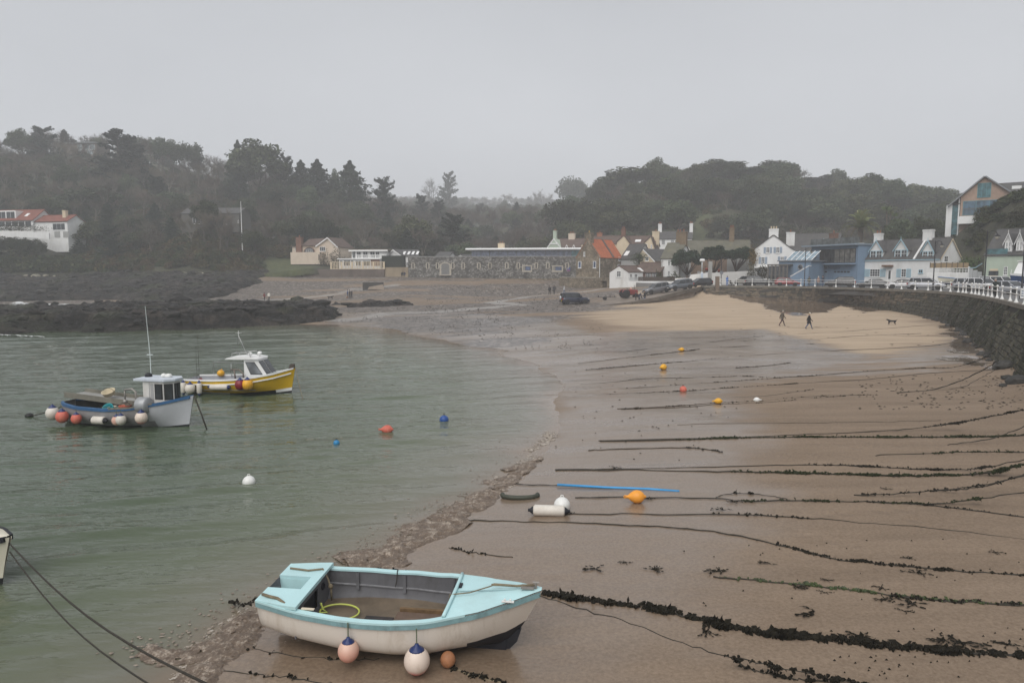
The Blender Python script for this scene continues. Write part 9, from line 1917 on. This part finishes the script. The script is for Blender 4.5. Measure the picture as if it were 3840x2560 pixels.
GP=lambda pts:[G(*D(a,b),.02)for a,b in pts]
foam_strip('foam',GP([(440,1590),(478,1535),(520,1490),(560,1450),(600,1420)]),1.3,.8,.07,bfo,.15,1.0,.015,.03,1.3)
foam_strip('foam',GP([(330,1490),(420,1500),(480,1470),(560,1440),(605,1405)]),.9,1.0,.05,bfo,.28,4.0,.015,.03,2.0)
foam_strip('foam',GP([(800,1300),(880,1282),(930,1255),(985,1225),(1040,1190),(1090,1165),(1140,1130)]),1.7,1.2,.08,bfo,.15,2.0,.01,.035,1.1)
foam_strip('foam',GP([(780,1290),(880,1262),(985,1205),(1090,1145),(1150,1105)]),1.6,1.4,.05,bfo,.30,12.0,.015,.04,1.6)
foam_strip('foam',GP([(390,1560),(450,1480),(540,1425),(600,1395)]),1.6,1.2,.03,cfo,.47,14.0,.015,.022,4.5)
foam_strip('foam',GP([(860,1285),(985,1215),(1090,1155),(1190,1080),(1262,1000)]),1.5,1.6,.03,cfo,.47,19.0,.012,.03,3.5)
foam_strip('foam',GP([(1120,1120),(1165,1105),(1200,1085),(1225,1060)]),1.2,.9,.08,bfo,.24,6.0,.015,.05);foam_strip('foam',GP([(1150,1078),(1190,1070),(1215,1062),(1235,1050)]),.7,.7,.08,bfo,.25,3.0,.015,.05);foam_strip('foam',GP([(1205,1035),(1240,1015),(1270,992)]),1.4,1.4,.05,cfo,.4,9.0,.012,.04,3.0)
foam_strip('foam',GP([(620,1470),(680,1472),(740,1480)]),.6,.5,.02,cfo,.44,8.0,.05,.02,4.5)
sf=lambda a:[G(*Z6(x,y),.05)for x,y in a]
foam_strip('surf',[G(x,y,.05)for x,y in((60,1137),(130,1140),(200,1143),(260,1142))],3.4,2.4,.22,wfo,.2,5.0,.0,.22);foam_strip('surf',[G(x,y,.05)for x,y in((330,1143),(380,1138),(440,1138),(520,1140))],3.2,3.6,.25,wfo,.18,7.0,.0,.22)
foam_strip('surf',sf([(-20,300),(140,308),(330,318)]),.8,.5,.1,wfo,.3,11.0,.0,.12)
cf=lambda a:[GT(*Z3(x,y))+Vector((0,0,.03))for x,y in a]
ff=MB()
for k in range(420):
 a_=RR.random();base=[(300,1500),(430,1470),(560,1395),(760,1310),(900,1240),(1040,1160),(1150,1080),(1230,1010)];i_=min(int(a_*7),6);p0,p1=base[i_],base[i_+1];f_=a_*7-i_
 g=G(*D(lerp(p0[0],p1[0],f_)-abs(RR.gauss(0,45))+15,lerp(p0[1],p1[1],f_)+RR.gauss(0,16)),0);s_=RR.uniform(.012,.04);zz=max(ground_z(g.x,g.y),.02)+.012;n_=5
 ff.add([(g.x+s_*RR.uniform(.5,1.8)*math.cos(j*1.257),g.y+s_*RR.uniform(.5,1.3)*math.sin(j*1.257),zz)for j in range(n_)]+[(g.x,g.y,zz+s_*.4)],[(j,(j+1)%n_,n_)for j in range(n_)])
tag(ff.build('foam_bubbles',cfo,None,False,False),kind='stuff')
# ================================================================== HAZE
hb=MB();hb.box(-1480,-150,-5,1480,1400,128)
hm=bpy.data.materials.new('haze air');hm.use_nodes=True;hn=hm.node_tree;hn.nodes.clear()
ho=hn.nodes.new('ShaderNodeOutputMaterial');hvp=hn.nodes.new('ShaderNodeVolumePrincipled')
hvp.inputs['Color'].default_value=(.97,.98,1,1);hvp.inputs['Density'].default_value=.0009;hvp.inputs['Anisotropy'].default_value=0
hn.links.new(hvp.outputs[0],ho.inputs['Volume'])
haze=tag(hb.build('haze',hm),kind='stuff')
